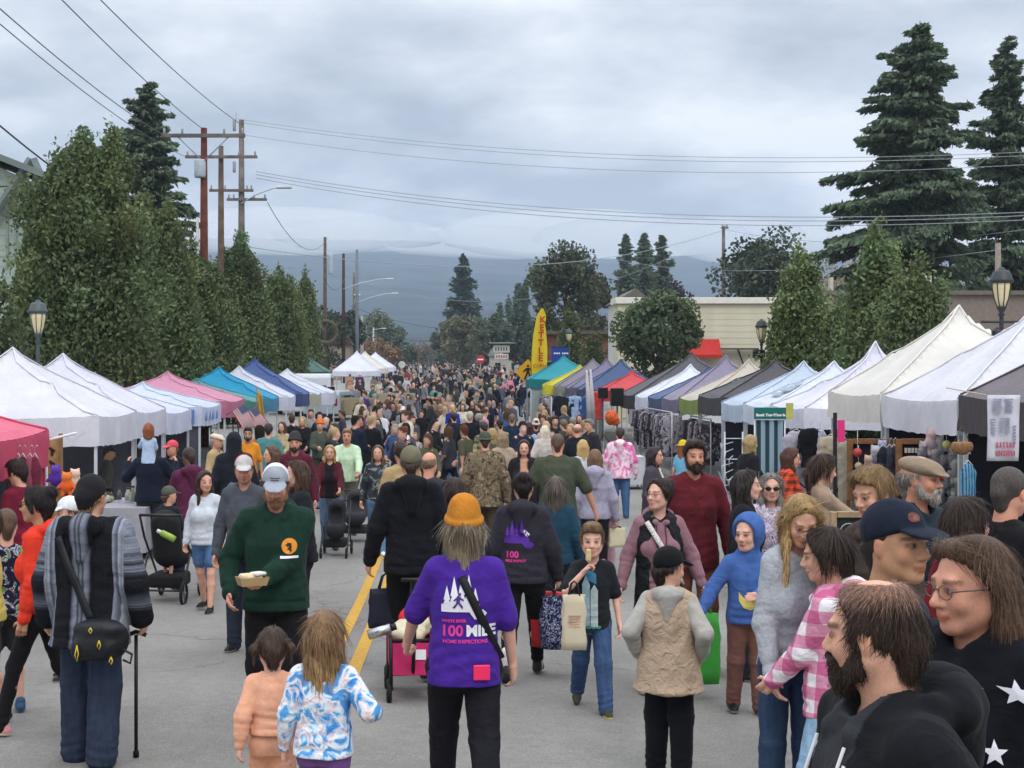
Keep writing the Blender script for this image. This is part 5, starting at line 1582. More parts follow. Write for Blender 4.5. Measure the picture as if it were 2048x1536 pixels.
# do not enter sign far away
r_, zg = sign_post('round red no entry sign at the far end of the street', 961, 190, PZ(712, 190), 'no_entry_sign', r=.06)
z = PZ(719, 190)-zg
MB().prism(poly(16, .56, 0), .04, 0, Matrix.Translation((0, 0, z))).build('sign_panel', mat('b02a35', .5, .05), r_)
MB().box((0, -.04, z), (.72, .03, .17)).build('white_bar', WHITE, r_)
r_, zg = sign_post('round white sign seen from behind at the far left pavement', 804, 180, PZ(722, 180), 'round_sign', r=.06)
MB().prism(poly(14, .42, 0), .04, 0, Matrix.Translation((0, 0, PZ(729, 180)-zg))).build('sign_panel', mat('b8bcb8', .5, .05), r_)
# green street name sign
r_, zg = sign_post('green street name sign on a post before the round street tree', 1314, 66, PZ(672, 66), 'street_name_sign', r=.04)
z = PZ(683, 66)-zg
MB().box((0, 0, z), (.5, .02, .22), bev=.004).build('sign_panel', mat('1f6a5c', .5, .05), r_)
MB().box((0, -.2, z+.24), (.02, .55, .16)).build('sign_panel', mat('1f5a50', .5, .05), r_)
for k in range(4): MB().box((-.15+.1*k, -.014, z), (.07, .006, .08)).build('letter', WHITE, r_)
# blue pole banner
r_, zg = sign_post('blue vertical pole banner with small white heading', 1138, 73.6, PZ(690, 73.6), 'pole_banner', 'banner', .03, '33463f')
zt, zb2 = PZ(694, 73.6)-zg, PZ(762, 73.6)-zg
x0 = PX(1103, 73.6)-PX(1138, 73.6); x1 = -.06
MB().box(((x0+x1)/2, 0, (zt+zb2)/2), (x1-x0, .02, zt-zb2)).build('banner_cloth', mat('1a3f8c', .7, .12, 2), r_)
MB().tube([(0, 0, zt), (x0, 0, zt)], .025, 6).build('banner_rod', BLACKM, r_)
for k in range(9): 
 if k != 4: MB().box((x0+.14+.082*k, -.015, zt-.31), (.055, .006, .07)).build('letter', WHITE, r_)
# motel style pylon sign
r_, zg = sign_post('pale double panel roadside sign at the far right of the street', 1003, 185, PZ(694, 185), 'pylon_sign', r=.12)
z1 = PZ(698, 185)-zg; z2 = PZ(713, 185)-zg
MB().box((0, 0, z1), (2.0, .2, .9), bev=.03).build('sign_panel', mat('b9b6ae', .6, .08), r_)
MB().box((0, 0, z2), (1.7, .2, .65), bev=.03).build('sign_panel', mat('c9c4be', .6, .08), r_)
MB().box((.1, 0, z1+.75), (3.2, .9, .12)).build('sign_roof', mat('8f9694', .7, .1), r_)
mb = MB()
for k in range(5): mb.box((-.7+.33*k, -.11, z1), (.16, .01, .45))
mb.build('lettering', mat('4a4644', .7, 0), r_)
mb = MB()
for k in range(5): mb.box((-.6+.3*k, -.11, z2), (.18, .01, .3))
mb.build('lettering', mat('a04a48', .7, 0), r_)
# feather flag with KETTLE CORN
def feather_flag():
 Y = 67.2; px = 1078
 X = PX(1064, Y); zg = g(Y)
 root = setp(empty('feather_flag', (X, Y, zg)), 'tall yellow feather flag with red KETTLE CORN lettering', 'flag')
 ys = [617, 632, 650, 672, 700, 725, 745, 768]
 lx = [1083, 1073, 1070, 1066, 1063.5, 1062.5, 1063, 1064]
 rx = [1086, 1092.5, 1090, 1093, 1095, 1094, 1092, 1083]
 f = lambda p: (PX(p, Y)-X)
 yy = np.linspace(ys[0], ys[-1], 24)
 V = []; F = []
 for j, y in enumerate(yy):
  a, b = f(np.interp(y, ys, lx)), f(np.interp(y, ys, rx)); z = PZ(y, Y)-zg
  for i in range(7):
   t = i/6; V.append((a+(b-a)*t, .07*sin(t*5+y*.05)*t, z))
  if j:
   for i in range(6): F.append(((j-1)*7+i, (j-1)*7+i+1, j*7+i+1, j*7+i))
 fl = link('flag_cloth', np_mesh('flag_cloth', V, F, True), fabric_mat('e8cf2e', .25, 'flag_fabric'), root)
 so = fl.modifiers.new('thick', 'SOLIDIFY'); so.thickness = .012
 MB().tube([(f(1064), .04, 0), (f(1062.5), .04, PZ(725, Y)-zg), (f(1064), .04, PZ(690, Y)-zg), (f(1070), .04, PZ(645, Y)-zg), (f(1083), .04, PZ(617, Y)-zg)], .022, 6).build('flag_pole', BLACKM, root)
 red = mat('b5301f', .7, .05)
 for ch, y, xx in zip('KETTLE', (640, 656, 671, 686, 702, 717), (1085, 1083.5, 1082, 1081.5, 1081, 1081)):
  lettering('letter', ch, .40, red, root, (f(xx), -.09, PZ(y, Y)-zg), 0, .012, scale=(1.0, 1, 1))
 lettering('letter', 'CORN', .20, red, root, (f(1079), -.09, PZ(732, Y)-zg), 0, .004)
 mb = MB(); zz = PZ(752, Y)-zg
 mb.tube([(f(1072), -.09, zz-.1), (f(1072), -.09, zz+.12), (f(1079), -.09, zz+.2), (f(1086), -.09, zz+.12), (f(1086), -.09, zz-.1)], .03, 5)
 mb.box((f(1079), -.09, zz+.06), (.3, .01, .1)); mb.build('emblem', mat('4a3a20', .7, 0), root)
feather_flag()
# ------------------------------------------------------------------ canopy tents
def tent(label, side, Xf, Y0, Y1, dep, cols, ze=2.1, zp=3.15, val=.36, legc='c9ccd2', wall=None, sag=.055, transl=.25, group='market canopy tents', zoff=None, px=None, apex=None, pw=.95, curt=None):
 """the front edge stands at X=Xf from Y0 to Y1, the tent reaches dep metres away from the street"""
 yc = (Y0+Y1)/2; hx = dep/2; hy = (Y1-Y0)/2
 xc = Xf+side*hx; gz = g(yc) if zoff is None else g(yc)+zoff
 root = setp(empty('canopy_tent', (xc, yc, gz)), label, 'tent', group)
 rng = np.random.default_rng(int(yc*100))
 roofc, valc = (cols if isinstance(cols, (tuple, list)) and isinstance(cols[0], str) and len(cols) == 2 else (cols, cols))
 n = 28
 u = np.linspace(-1, 1, n+1)
 U, W = np.meshgrid(u, u, indexing='ij')
 r = np.maximum(np.abs(U), np.abs(W)); mn_ = np.minimum(np.abs(U), np.abs(W))
 t = np.divide(mn_, r, out=np.ones_like(r), where=r > 0)
 Z = zp-(zp-ze)*r**pw-sag*(1-t**2)*np.sin(pi*np.clip(r, 0, 1))*.9
 Z -= .05*(1-t**2)*(r > .97)
 Z += .035*np.exp(-(r/.07)**2)*4*.5
 Z += .012*np.sin(U*9+yc)*np.sin(W*8+1)*(r*(1-r)*4)
 ax_, ay_ = apex or (0, 0)
 X = U*hx+ax_*(1-r); Yv = W*hy+ay_*(1-r)
 V = np.stack([X, Yv, Z], -1).reshape(-1, 3)
 q = lambda i, j: i*(n+1)+j
 F = [(q(i, j), q(i+1, j), q(i+1, j+1), q(i, j+1)) for i in range(n) for j in range(n)]
 rm_ = np_mesh('roof_cover', V, F, True); rm_.set_sharp_from_angle(angle=radians(16)); link('roof_cover', rm_, fabric_mat(roofc, transl), root)
 # hip seams
 mb = MB()
 for i in (0, n):
  for j in (0, n):
   pts = [(X[k, l], Yv[k, l], Z[k, l]+.012) for k, l in zip(np.linspace(n//2, i, 9).astype(int), np.linspace(n//2, j, 9).astype(int))]
   mb.tube(pts, .014, 4)
 mb.build('seam', fabric_mat(roofc, .1), root)
 # hanging valance, wrinkled
 per = []
 m = 26
 for k in range(4):
  c0 = [(-1, -1), (1, -1), (1, 1), (-1, 1)][k]; c1 = [(1, -1), (1, 1), (-1, 1), (-1, -1)][k]
  for i in range(m): per.append((c0[0]+(c1[0]-c0[0])*i/m, c0[1]+(c1[1]-c0[1])*i/m, i/m))
 V = []; F = []; R_ = 5; np_ = len(per)
 for rr_ in range(R_+1):
  tz = rr_/R_
  for i, (a, b, s) in enumerate(per):
   wv = .012*sin(i*.55+yc)*tz+.008*sin(i*1.9+rr_*1.5+yc*3)*(.3+tz)
   o = 1.004+(wv+.012)/max(hx, hy)
   zz = ze-.05*sin(pi*s)*1.0-val*tz*(1-.04*sin(s*pi))+.008*sin(i*1.7)
   V.append((a*hx*o, b*hy*o, zz))
  if rr_:
   for i in range(np_): F.append(((rr_-1)*np_+i, (rr_-1)*np_+(i+1) % np_, rr_*np_+(i+1) % np_, rr_*np_+i))
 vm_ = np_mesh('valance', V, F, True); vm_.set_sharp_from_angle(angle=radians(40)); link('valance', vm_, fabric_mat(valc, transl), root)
 lm = mat(legc, .45, .05, spec=.5, metal=.3)
 for a in (-1, 1):
  for b in (-1, 1):
   mb = MB(); mb.box((a*(hx-.04), b*(hy-.04), ze*.62), (.045, .045, ze*.76)); mb.box((a*(hx-.04), b*(hy-.04), ze*.2), (.032, .032, ze*.4)); mb.box((a*(hx-.04), b*(hy-.04), .01), (.1, .1, .02))
   mb.build('leg', lm, root)
 mb = MB()
 for (p, q2) in (((-1, -1), (1, -1)), ((1, -1), (1, 1)), ((1, 1), (-1, 1)), ((-1, 1), (-1, -1))):
  A = Vector((p[0]*(hx-.06), p[1]*(hy-.06), ze-.08)); B = Vector((q2[0]*(hx-.06), q2[1]*(hy-.06), ze-.08)); Mid = (A+B)/2
  lo = Vector((0, 0, -.34))
  mb.tube([A, Mid+lo], .012, 4); mb.tube([Mid+lo, B], .012, 4); mb.tube([A+lo, Mid], .012, 4); mb.tube([Mid, B+lo], .012, 4)
 mb.tube([(0, 0, ze-.2), (0, 0, zp-.05)], .02, 6)
 mb.build('frame', lm, root)
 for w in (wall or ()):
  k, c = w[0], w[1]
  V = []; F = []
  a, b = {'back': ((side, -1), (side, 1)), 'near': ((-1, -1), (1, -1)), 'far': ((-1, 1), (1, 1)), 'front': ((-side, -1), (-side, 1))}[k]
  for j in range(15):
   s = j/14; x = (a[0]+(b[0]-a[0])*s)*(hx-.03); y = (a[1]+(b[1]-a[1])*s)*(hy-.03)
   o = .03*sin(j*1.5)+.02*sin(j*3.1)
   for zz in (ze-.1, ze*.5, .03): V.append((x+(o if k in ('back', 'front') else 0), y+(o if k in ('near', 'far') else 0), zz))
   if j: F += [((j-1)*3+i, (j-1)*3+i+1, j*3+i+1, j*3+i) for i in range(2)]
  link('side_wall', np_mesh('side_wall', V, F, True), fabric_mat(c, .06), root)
 return root, xc, yc, gz, hx, hy
CLW = 'e4e4ec'; CLC = 'e6e3dc'
GR = 'right row of market canopy tents'; GL = 'left row of market canopy tents'
RX = 6.0
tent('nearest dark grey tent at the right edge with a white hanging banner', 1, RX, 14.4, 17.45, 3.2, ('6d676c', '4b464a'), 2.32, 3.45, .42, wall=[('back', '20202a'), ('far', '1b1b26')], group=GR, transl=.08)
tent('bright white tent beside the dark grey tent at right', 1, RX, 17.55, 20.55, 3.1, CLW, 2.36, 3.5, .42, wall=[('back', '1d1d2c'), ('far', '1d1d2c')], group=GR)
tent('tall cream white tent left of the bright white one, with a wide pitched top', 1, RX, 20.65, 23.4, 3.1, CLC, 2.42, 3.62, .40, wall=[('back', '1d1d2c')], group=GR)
tent('white tent with a nipped pointed peak before the green trees', 1, RX, 25.0, 27.6, 3.1, 'dedeec', 2.14, 3.2, .34, wall=[('back', '2a2a34')], group=GR, pw=.74, sag=.14)
TL = tent('white tent with a faint grey logo on its slope', 1, RX, 27.7, 30.1, 3.0, 'd8e0ee', 2.12, 2.88, .36, group=GR, wall=[('back', '3a3a44')])
tent('pale blue white tent left of the logo tent', 1, RX, 30.2, 32.5, 3.0, 'c6d4e6', 2.10, 2.9, .36, group=GR, wall=[('back', '26262e')])
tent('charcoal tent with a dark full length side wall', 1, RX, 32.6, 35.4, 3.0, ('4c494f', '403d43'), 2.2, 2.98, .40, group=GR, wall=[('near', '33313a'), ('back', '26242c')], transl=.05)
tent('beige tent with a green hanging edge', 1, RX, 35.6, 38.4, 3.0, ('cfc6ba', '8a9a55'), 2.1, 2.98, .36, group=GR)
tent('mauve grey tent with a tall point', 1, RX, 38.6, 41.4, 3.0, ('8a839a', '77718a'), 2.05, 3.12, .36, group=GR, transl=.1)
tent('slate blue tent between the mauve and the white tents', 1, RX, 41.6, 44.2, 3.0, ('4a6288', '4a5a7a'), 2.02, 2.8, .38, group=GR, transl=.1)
tent('small white tent at the end of the clothes rack', 1, RX, 44.4, 47.2, 3.0, 'dfe3f0', 2.0, 2.9, .42, group=GR)
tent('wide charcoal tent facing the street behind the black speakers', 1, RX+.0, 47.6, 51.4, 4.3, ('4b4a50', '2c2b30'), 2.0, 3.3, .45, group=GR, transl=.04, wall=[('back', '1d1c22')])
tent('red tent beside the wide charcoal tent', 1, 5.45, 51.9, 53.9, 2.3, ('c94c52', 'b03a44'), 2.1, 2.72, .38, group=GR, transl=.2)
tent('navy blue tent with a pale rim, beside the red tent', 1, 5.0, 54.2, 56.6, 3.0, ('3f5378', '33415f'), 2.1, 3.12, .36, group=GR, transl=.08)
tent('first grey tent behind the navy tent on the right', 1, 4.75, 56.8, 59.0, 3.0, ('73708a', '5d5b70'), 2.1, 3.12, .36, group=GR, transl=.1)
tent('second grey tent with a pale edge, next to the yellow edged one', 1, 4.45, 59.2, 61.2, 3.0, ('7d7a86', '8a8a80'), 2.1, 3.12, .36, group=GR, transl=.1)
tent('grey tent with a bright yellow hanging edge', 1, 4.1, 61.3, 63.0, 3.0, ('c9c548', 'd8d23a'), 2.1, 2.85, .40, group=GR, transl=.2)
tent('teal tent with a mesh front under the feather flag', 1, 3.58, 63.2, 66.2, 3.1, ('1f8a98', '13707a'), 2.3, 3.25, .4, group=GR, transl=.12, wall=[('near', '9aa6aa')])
LX = -5.3
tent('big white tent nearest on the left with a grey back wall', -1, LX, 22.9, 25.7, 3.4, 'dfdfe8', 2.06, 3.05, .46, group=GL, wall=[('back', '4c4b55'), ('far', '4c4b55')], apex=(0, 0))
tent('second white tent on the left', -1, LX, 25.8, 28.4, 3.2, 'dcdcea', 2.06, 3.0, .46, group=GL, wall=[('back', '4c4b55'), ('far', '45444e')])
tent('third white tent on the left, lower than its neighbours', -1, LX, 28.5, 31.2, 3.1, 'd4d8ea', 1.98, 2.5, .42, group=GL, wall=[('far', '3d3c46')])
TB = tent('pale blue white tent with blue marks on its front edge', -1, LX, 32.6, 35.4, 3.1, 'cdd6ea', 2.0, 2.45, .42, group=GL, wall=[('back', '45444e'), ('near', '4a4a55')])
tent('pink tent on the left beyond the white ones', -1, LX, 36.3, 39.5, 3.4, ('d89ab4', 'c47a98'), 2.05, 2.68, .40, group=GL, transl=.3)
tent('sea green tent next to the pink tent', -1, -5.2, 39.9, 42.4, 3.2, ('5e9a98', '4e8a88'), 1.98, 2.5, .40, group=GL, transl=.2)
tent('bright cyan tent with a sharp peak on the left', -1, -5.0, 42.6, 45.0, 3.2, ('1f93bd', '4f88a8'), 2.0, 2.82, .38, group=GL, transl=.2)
tent('white tent between the cyan and navy tents', -1, -4.75, 45.2, 47.5, 3.2, 'd8dcea', 2.0, 2.84, .42, group=GL)
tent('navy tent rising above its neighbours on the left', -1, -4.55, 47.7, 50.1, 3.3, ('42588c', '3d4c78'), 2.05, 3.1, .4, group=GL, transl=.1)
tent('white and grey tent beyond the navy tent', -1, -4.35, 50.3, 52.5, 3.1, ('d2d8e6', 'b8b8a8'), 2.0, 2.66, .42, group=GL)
tent('white tent with a tall point beside a parked van', -1, -4.1, 52.7, 55.8, 3.2, 'd6dae8', 2.0, 2.76, .44, group=GL)
tent('dark green tent just before the far white tent', -1, LX-1.3, 84, 87.4, 3.2, ('45665e', '3a5850'), 2.3, 3.4, .3, group=GL, transl=.08)
tent('far white tent standing out into the street', -1, -4.6, 104, 107.4, 3.2, 'dcdfee', 2.0, 3.35, .36, group=GL)
tent('cream topped tent right behind the far white tent', -1, -4.3, 109, 112.4, 3.2, 'dcd8d0', 2.1, 3.3, .36, group=GL)
tent('farthest white tent on the left, partly hidden', -1, -4.0, 119, 122.4, 3.2, 'dcdfee', 2.05, 3.2, .36, group=GL)
# faint print on the slope of the logo tent, blue marks on the left one
mb = MB()
for k, (u, v, a, b) in enumerate(((-.35, .62, .5, .10), (-.05, .60, .35, .16), (.25, .62, .4, .10), (-.2, .48, .3, .12), (.1, .46, .45, .08), (0, .74, .9, .07))):
 x0_ = -TL[4]*v; z_ = 2.88-(2.88-2.12)*v**.95
 mb.box((x0_, u*TL[5]*v, z_+.03), (b*1.5, a*TL[5]*.6, .006), R=Matrix.Rotation(-radians(28), 3, 'Y'))
mb.build('roof_print', mat('9aa6b4', .8, .1), TL[0])
mb = MB()
for k in range(4): mb.prism([(-.12, -.12), (.10, -.12), (.02, .10)], .006, 0, Matrix.Translation((TB[4]+.045, -.9+.5*k, 1.80)) @ Matrix.Rotation(pi/2, 4, 'Z'))
mb.box((TB[4]-.2, -TB[5]-.05, 1.78), (.12, .01, .3))
mb.build('valance_print', mat('5a78b8', .8, .1), TB[0])
# red canopy at the left edge, closer to the street
r_, xc, yc, gz, hx, hy = tent('red market tent at the left edge with red curtains', -1, -4.35, 13.6, 16.4, 2.9, ('e4708a', 'd05472'), 1.92, 2.45, .40, group=GL, transl=.25, legc='b0344a', wall=[('back', '7a1f34')])
mb = MB()
for k in range(5):
 mb.tube([(hx-.05-.02*sin(k), hy-.1-k*.09, 1.6), (hx-.08+.03*sin(k*2), hy-.12-k*.08, 1.0), (hx-.1, hy-.1-k*.09, .2)], [.03, .06, .07], 6)
mb.build('curtain', fabric_mat('a83350', .15), r_)
# ------------------------------------------------------------------ patterned cloth
def pat_mat(name, fn, rough=.92):
 if ('pat', name) in MATS: return MATS[('pat', name)]
 m, nt, b = mat_base(name, rough, .15)
 tc = N(nt, 'ShaderNodeTexCoord')
 col = fn(nt, tc.outputs['Object'])
 n2 = noise_node(nt, 380, 2, .6, tc.outputs['Object'])
 col = vary(nt, col, n2.outputs[0], .86, 1.14)
 n3 = noise_node(nt, 22, 3, .55, tc.outputs['Object'], .8)
 add_bump(nt, b, n3.outputs[0], .5, .02)
 nt.links.new(col, b.inputs['Base Color'])
 MATS[('pat', name)] = m
 return m
def ramp_of(nt, sock, stops, const=False):
 r = N(nt, 'ShaderNodeValToRGB'); cr = r.color_ramp
 if const: cr.interpolation = 'CONSTANT'
 cr.elements[0].position = stops[0][0]; cr.elements[0].color = (*C(stops[0][1]), 1)
 cr.elements[1].position = stops[-1][0]; cr.elements[1].color = (*C(stops[-1][1]), 1)
 for p, c in stops[1:-1]:
  e = cr.elements.new(p); e.color = (*C(c), 1)
 nt.links.new(sock, r.inputs[0]); return r.outputs[0]
def mth(nt, op, a, b=None):
 n = N(nt, 'ShaderNodeMath', operation=op)
 for i, v in enumerate((a, b)):
  if v is None: continue
  if isinstance(v, (int, float)): n.inputs[i].default_value = v
  else: nt.links.new(v, n.inputs[i])
 return n.outputs[0]
def xyz(nt, v):
 s = N(nt, 'ShaderNodeSeparateXYZ'); nt.links.new(v, s.inputs[0]); return s.outputs
def poncho(nt, v):
 o = xyz(nt, v)
 ax = mth(nt, 'ABSOLUTE', o[0])
 slv = mth(nt, 'GREATER_THAN', ax, .235)
 f = N(nt, 'ShaderNodeTexNoise', noise_dimensions='1D'); f.inputs['Scale'].default_value = 75; f.inputs['Detail'].default_value = 2
 co = N(nt, 'ShaderNodeMix'); nt.links.new(slv, co.inputs[0]); nt.links.new(ax, co.inputs[2]); nt.links.new(o[2], co.inputs[3]); nt.links.new(co.outputs[0], f.inputs['W'])
 fine = mth(nt, 'MULTIPLY', mth(nt, 'SUBTRACT', f.outputs[0], .5), .05)
 body = ramp_of(nt, mth(nt, 'MULTIPLY', mth(nt, 'ADD', ax, mth(nt, 'MULTIPLY', fine, .5)), 2), [(0, '6a707d'), (.03, '34363f'), (.06, '757b88'), (.10, '4a4e59'), (.115, '14151a'), (.33, '1a1b21'), (.345, '7d8390'), (.40, '4f5460'), (.43, '868c98'), (.5, '5a5f6b')])
 sl = ramp_of(nt, mth(nt, 'MULTIPLY', mth(nt, 'ADD', o[2], fine), .6), [(.45, '14151a'), (.53, '15161b'), (.56, '565b67'), (.60, '17181e'), (.66, '1d1e25'), (.69, '6f7582'), (.70, '17181e'), (.715, '767c89'), (.73, '1a1b21'), (.745, '7a808d'), (.9, '6a707d')])
 mx = N(nt, 'ShaderNodeMix', data_type='RGBA'); nt.links.new(slv, mx.inputs[0]); nt.links.new(body, mx.inputs[6]); nt.links.new(sl, mx.inputs[7])
 return vary(nt, mx.outputs[2], f.outputs[0], .7, 1.3)
def tiedye(stops, sc):
 def f(nt, v):
  n = noise_node(nt, sc, 3, .5, v, .9); return ramp_of(nt, n.outputs[0], stops)
 return f
def stripes(axis, freq, c1, c2, duty=.5):
 def f(nt, v):
  o = xyz(nt, v); fr = mth(nt, 'FRACT', mth(nt, 'MULTIPLY', o[axis], freq))
  return ramp_of(nt, fr, [(0, c1), (duty, c2), (1, c2)], True)
 return f
def plaid(c1, c2, c3, fq):
 def f(nt, v):
  o = xyz(nt, v)
  a = mth(nt, 'GREATER_THAN', mth(nt, 'FRACT', mth(nt, 'MULTIPLY', mth(nt, 'ADD', o[0], mth(nt, 'MULTIPLY', o[1], .7)), fq)), .5)
  b = mth(nt, 'GREATER_THAN', mth(nt, 'FRACT', mth(nt, 'MULTIPLY', o[2], fq)), .5)
  return ramp_of(nt, mth(nt, 'MULTIPLY', mth(nt, 'ADD', a, b), .5), [(0, c1), (.34, c2), (.8, c3)], True)
 return f
TD_BLUE = pat_mat('tie_dye_blue', tiedye([(.30, '3f7fc4'), (.43, '5a9ad4'), (.48, 'c4dcee'), (.525, 'e6e2e6'), (.56, 'dfbcbc'), (.60, '8fbce2'), (.64, '4a8ccc'), (.74, '2f68b4')], 11.5))
TD_PINK = pat_mat('tie_dye_pink', tiedye([(.32, 'd65a98'), (.44, 'e07fb0'), (.52, 'ecd0dd'), (.6, 'e9dbe2'), (.7, 'd8629c')], 7))
CAMO = pat_mat('camouflage', tiedye([(.34, '3a3228'), (.42, '5d5140'), (.5, '857660'), (.57, '4a4232'), (.66, '9a8a72')], 16))
CAMO2 = pat_mat('camouflage_green', tiedye([(.34, '2a3024'), (.45, '4a5240'), (.55, '6a6a52'), (.66, '33392c')], 16))
STR_PINK = pat_mat('pink_stripes', plaid('e4dfe4', 'd08ea8', 'bc6088', 8.5))
STR_RED = pat_mat('red_stripes', stripes(2, 22, '9a2a3a', 'd8d4d8', .5))
PLAID_O = pat_mat('orange_plaid', plaid('c9552f', 'a83a26', '5a2a22', 12))
PLAID_T = pat_mat('tan_plaid', plaid('a39a78', '7d765c', '4d4a3c', 9))
PONCHO = pat_mat('poncho_weave', poncho)
BOYSHIRT = pat_mat('boy_print', tiedye([(.36, '1b1a28'), (.5, '24243a'), (.55, 'b8b8c4'), (.6, '2a2a3c'), (.66, '6a9a3a')], 17))
LADY = pat_mat('lady_print', tiedye([(.36, 'cfc8d4'), (.5, '8a7a94'), (.58, 'd8d2dc'), (.68, '5f5370')], 16))
HEATH = lambda c: pat_mat('heather_'+c, lambda nt, v: vary(nt, C(c), noise_node(nt, 60, 3, .7, v).outputs[0], .82, 1.16))
def band(z0, z1, colr):
 """colour band between two heights above the hip, in metres"""
 def f(V, c, J):
  m = (V[:, 2] > J['hipz']+z0*J['s']) & (V[:, 2] < J['hipz']+z1*J['s']); c[m] = C(colr); return c
 return f
def front_strip(w, colr, top=2):
 def f(V, c, J):
  m = (np.abs(V[:, 0]) < w*J['s']) & (V[:, 1] > .02) & (V[:, 2] < J['sh']+top); c[m] = C(colr); return c
 return f
# ---- the closest people, right
bald = person(1768, 1148, 3.15, 98, 'balding man with full dark beard in black zip hoodie, head turned away', ('hoodie', '14161b', dict(t=.03, fn=front_strip(.075, '2f3036'))), ('jeans', '1d2028'), ('thin', '3a2c24'), 'f', bd=('2b1e17', .010),
              head=(-40, -4), h=.0065, w=1.1, aL=(.23, -.05, .95), aR='pocket', key='bald', chub=1.03, hd=.216)
longh = person(1958, 1066, 3.6, 117, 'person with wavy shoulder length hair and glasses in a navy top with white stars', ('sweater', '0f1119', dict(t=.014, hem=.06, vn=.10)), ('jeans', '1f2430'), ('swept', '5a4332', .12), 'r',
               gl=dict(col=(.10, .07, .07), r=.022), head=(-12, -3), h=.0065, w=1.12, nk=.026, aL=(-.03, .31, 1.10), aR=(.30, .05, .9), curl=(.9, .5), fem=.3, key='longh', chub=1.12)
capman = person(1782, 999, 4.6, -122, 'man in a navy baseball cap looking right behind the balding man', ('hoodie', '2c303c', dict(hood=0, collar=.02)), ('jeans', '20242e'), ('buzz', '2a1d18'), 't', hat=('cap', '1b2130'), head=(-24, 2), h=.007, w=1.0, key='capman', hd=.238, iris=(.02, .015, .012))
# ---- behind them
person(1836, 908, 7.9, -150, 'older man with grey beard in a tan flat cap and dark jacket', ('jacket', '22303a', dict(t=.024)), ('jeans', '2a2c30'), ('crop', '8f8880'), 'r', hat=('flat', '8a7a68'), bd=('a9a29a', .006), head=(20, 0), w=1.02, key='flatcap')
person(1757, 930, 7.3, 120, 'blond youth with a mop of hair looking down beside the tan flat cap', ('hoodie', '4a3f3a'), ('jeans', '2a3040'), ('short', '8a6f4c'), 'f', head=(0, -14), w=.85, key='blondboy')
person(1640, 905, 12.0, -78, 'slim woman with ponytail and glasses in a tan sweater reaching to a stall', ('sweater', '9c8672', dict(t=.008)), ('jeans', '17171b', ), ('pony', '3f2c24', .18), 'f', fem=1, w=.82, gl={}, aL='down', aR=(.05, .50, 1.13), head=(0, -12), z=g(12)+.0, legs='easy', key='tan')
person(1928, 990, 6.6, -70, 'woman with long dark hair in profile wearing red, right of the flat cap', ('sweater', '7a1f28'), ('jeans', '22242c'), ('long', '33221c', .16), 'f', fem=1, w=.85, head=(0, 0))
person(2012, 936, 7.3, -62, 'man with shaved grey hair in a black tshirt at the right edge', ('tee', '1a1a1d'), ('jeans', '23252c'), ('buzz', '4a423e'), 'r', head=(8, -6), w=1.08)
blond = person(1578, 979, 7.2, 196, 'woman with long straight blond hair and grey sweater bending to look down', ('sweater', 'a7acb2', dict(m=HEATH('a2a7ae'))), ('jeans', '33445e'), ('long', 'a98a5c', .30, 'c2a676'), 'f', fem=1, head=(-14, -26), lean=.12, aR=(.22, .10, .80), aL='low', w=.8, key='blond')
pinkg = person(1662, 1049, 6.9, 62, 'girl with a dark braid in a pink and white checked hoodie', ('hoodie', 'd88aa8', dict(m=STR_PINK, hem=.10)), ('jeans', '8fb0cc'), ('braid', '33241e', .26), 'f', kid=1, head=(10, -8), aL=(.05, .36, .88), aR='down', legs='step', w=.92, key='pinkg')
bluek = person(1494, 1030, 10.2, 180, 'child in a bright blue hoodie with the hood up and brown trousers', ('hoodup', '42619e', dict(t=.022, hem=.06)), ('trousers', '6d4a42'), None, 'p', kid=1, head=(-38, -4), aR=(.45, .10, .96), aL=(.04, .24, 1.13), legs='easy', shoes='1b1b1d', hd=.235, key='bluek', iris=(.02, .02, .02))
mauve = person(1318, 954, 10.9, 180, 'woman in a mauve hoodie under a black vest with dark bun and round glasses', ('hoodie', '8a666f', dict(t=.016, hood=1, over=('vest', '1a1b20', dict(open=.135, hem=.30, t=.034, collar=0, kind='puffer')))), ('leggings', '17181b'), ('bun', '2e211c'), 'p', fem=1, w=1.05, gl=dict(col=(.25, .1, .1)), head=(-48, 4), aL=(.36, .05, .84), aR=(.33, .06, .82), legs='easy', shoes='c9582f', sole='d8d2cc', key='mauve', chub=1.06,
               )
vestk = person(1338, 1092, 8.4, -14, 'child seen from behind in a beige puffer vest over a grey hoodie and black cap', ('hoodie', 'a6a39d', dict(t=.022, over=('vest', 'b09a84', dict(hem=.20, flare=1.28, t=.05, kind='puffer', amp=.012, collar=0)))), ('trousers', '14151a', dict(wide=1.25)), ('crop', '2a1d18'), 'f', kid=1, hat=('cap', '16171a'), head=(-42, -6), aL='hip', aR='hip', legs='easy', key='vestk', w=1.05)
boy = person(1184, 1037, 10.3, 180, 'boy in a black graphic tshirt and jeans eating while carrying a cream tote', ('tee', '1f2125', dict(hem=.07, t=.018)), ('jeans', '3a5074', dict(wide=1.05)), ('short', '7d6446'), 'p', kid=1, aR=(.10, .19, 1.40), aL=(.27, .05, .84), legs='walk', shoes='3a3a34', sole='d8e06a', head=(-6, 0), key='boy', curl=(.6, 1.2))
maroon = person(1388, 879, 12.0, 180, 'tall bearded man in a maroon button shirt with sunglasses on his head', ('shirt', '5d1f27', dict(t=.018, hem=.12)), ('trousers', '7a4a3c'), ('short', '3a2b22'), 'r', bd=('33231b', .010), gl=dict(dark=1, up=.085), head=(4, 0), w=1.05, legs='easy', key='maroon')
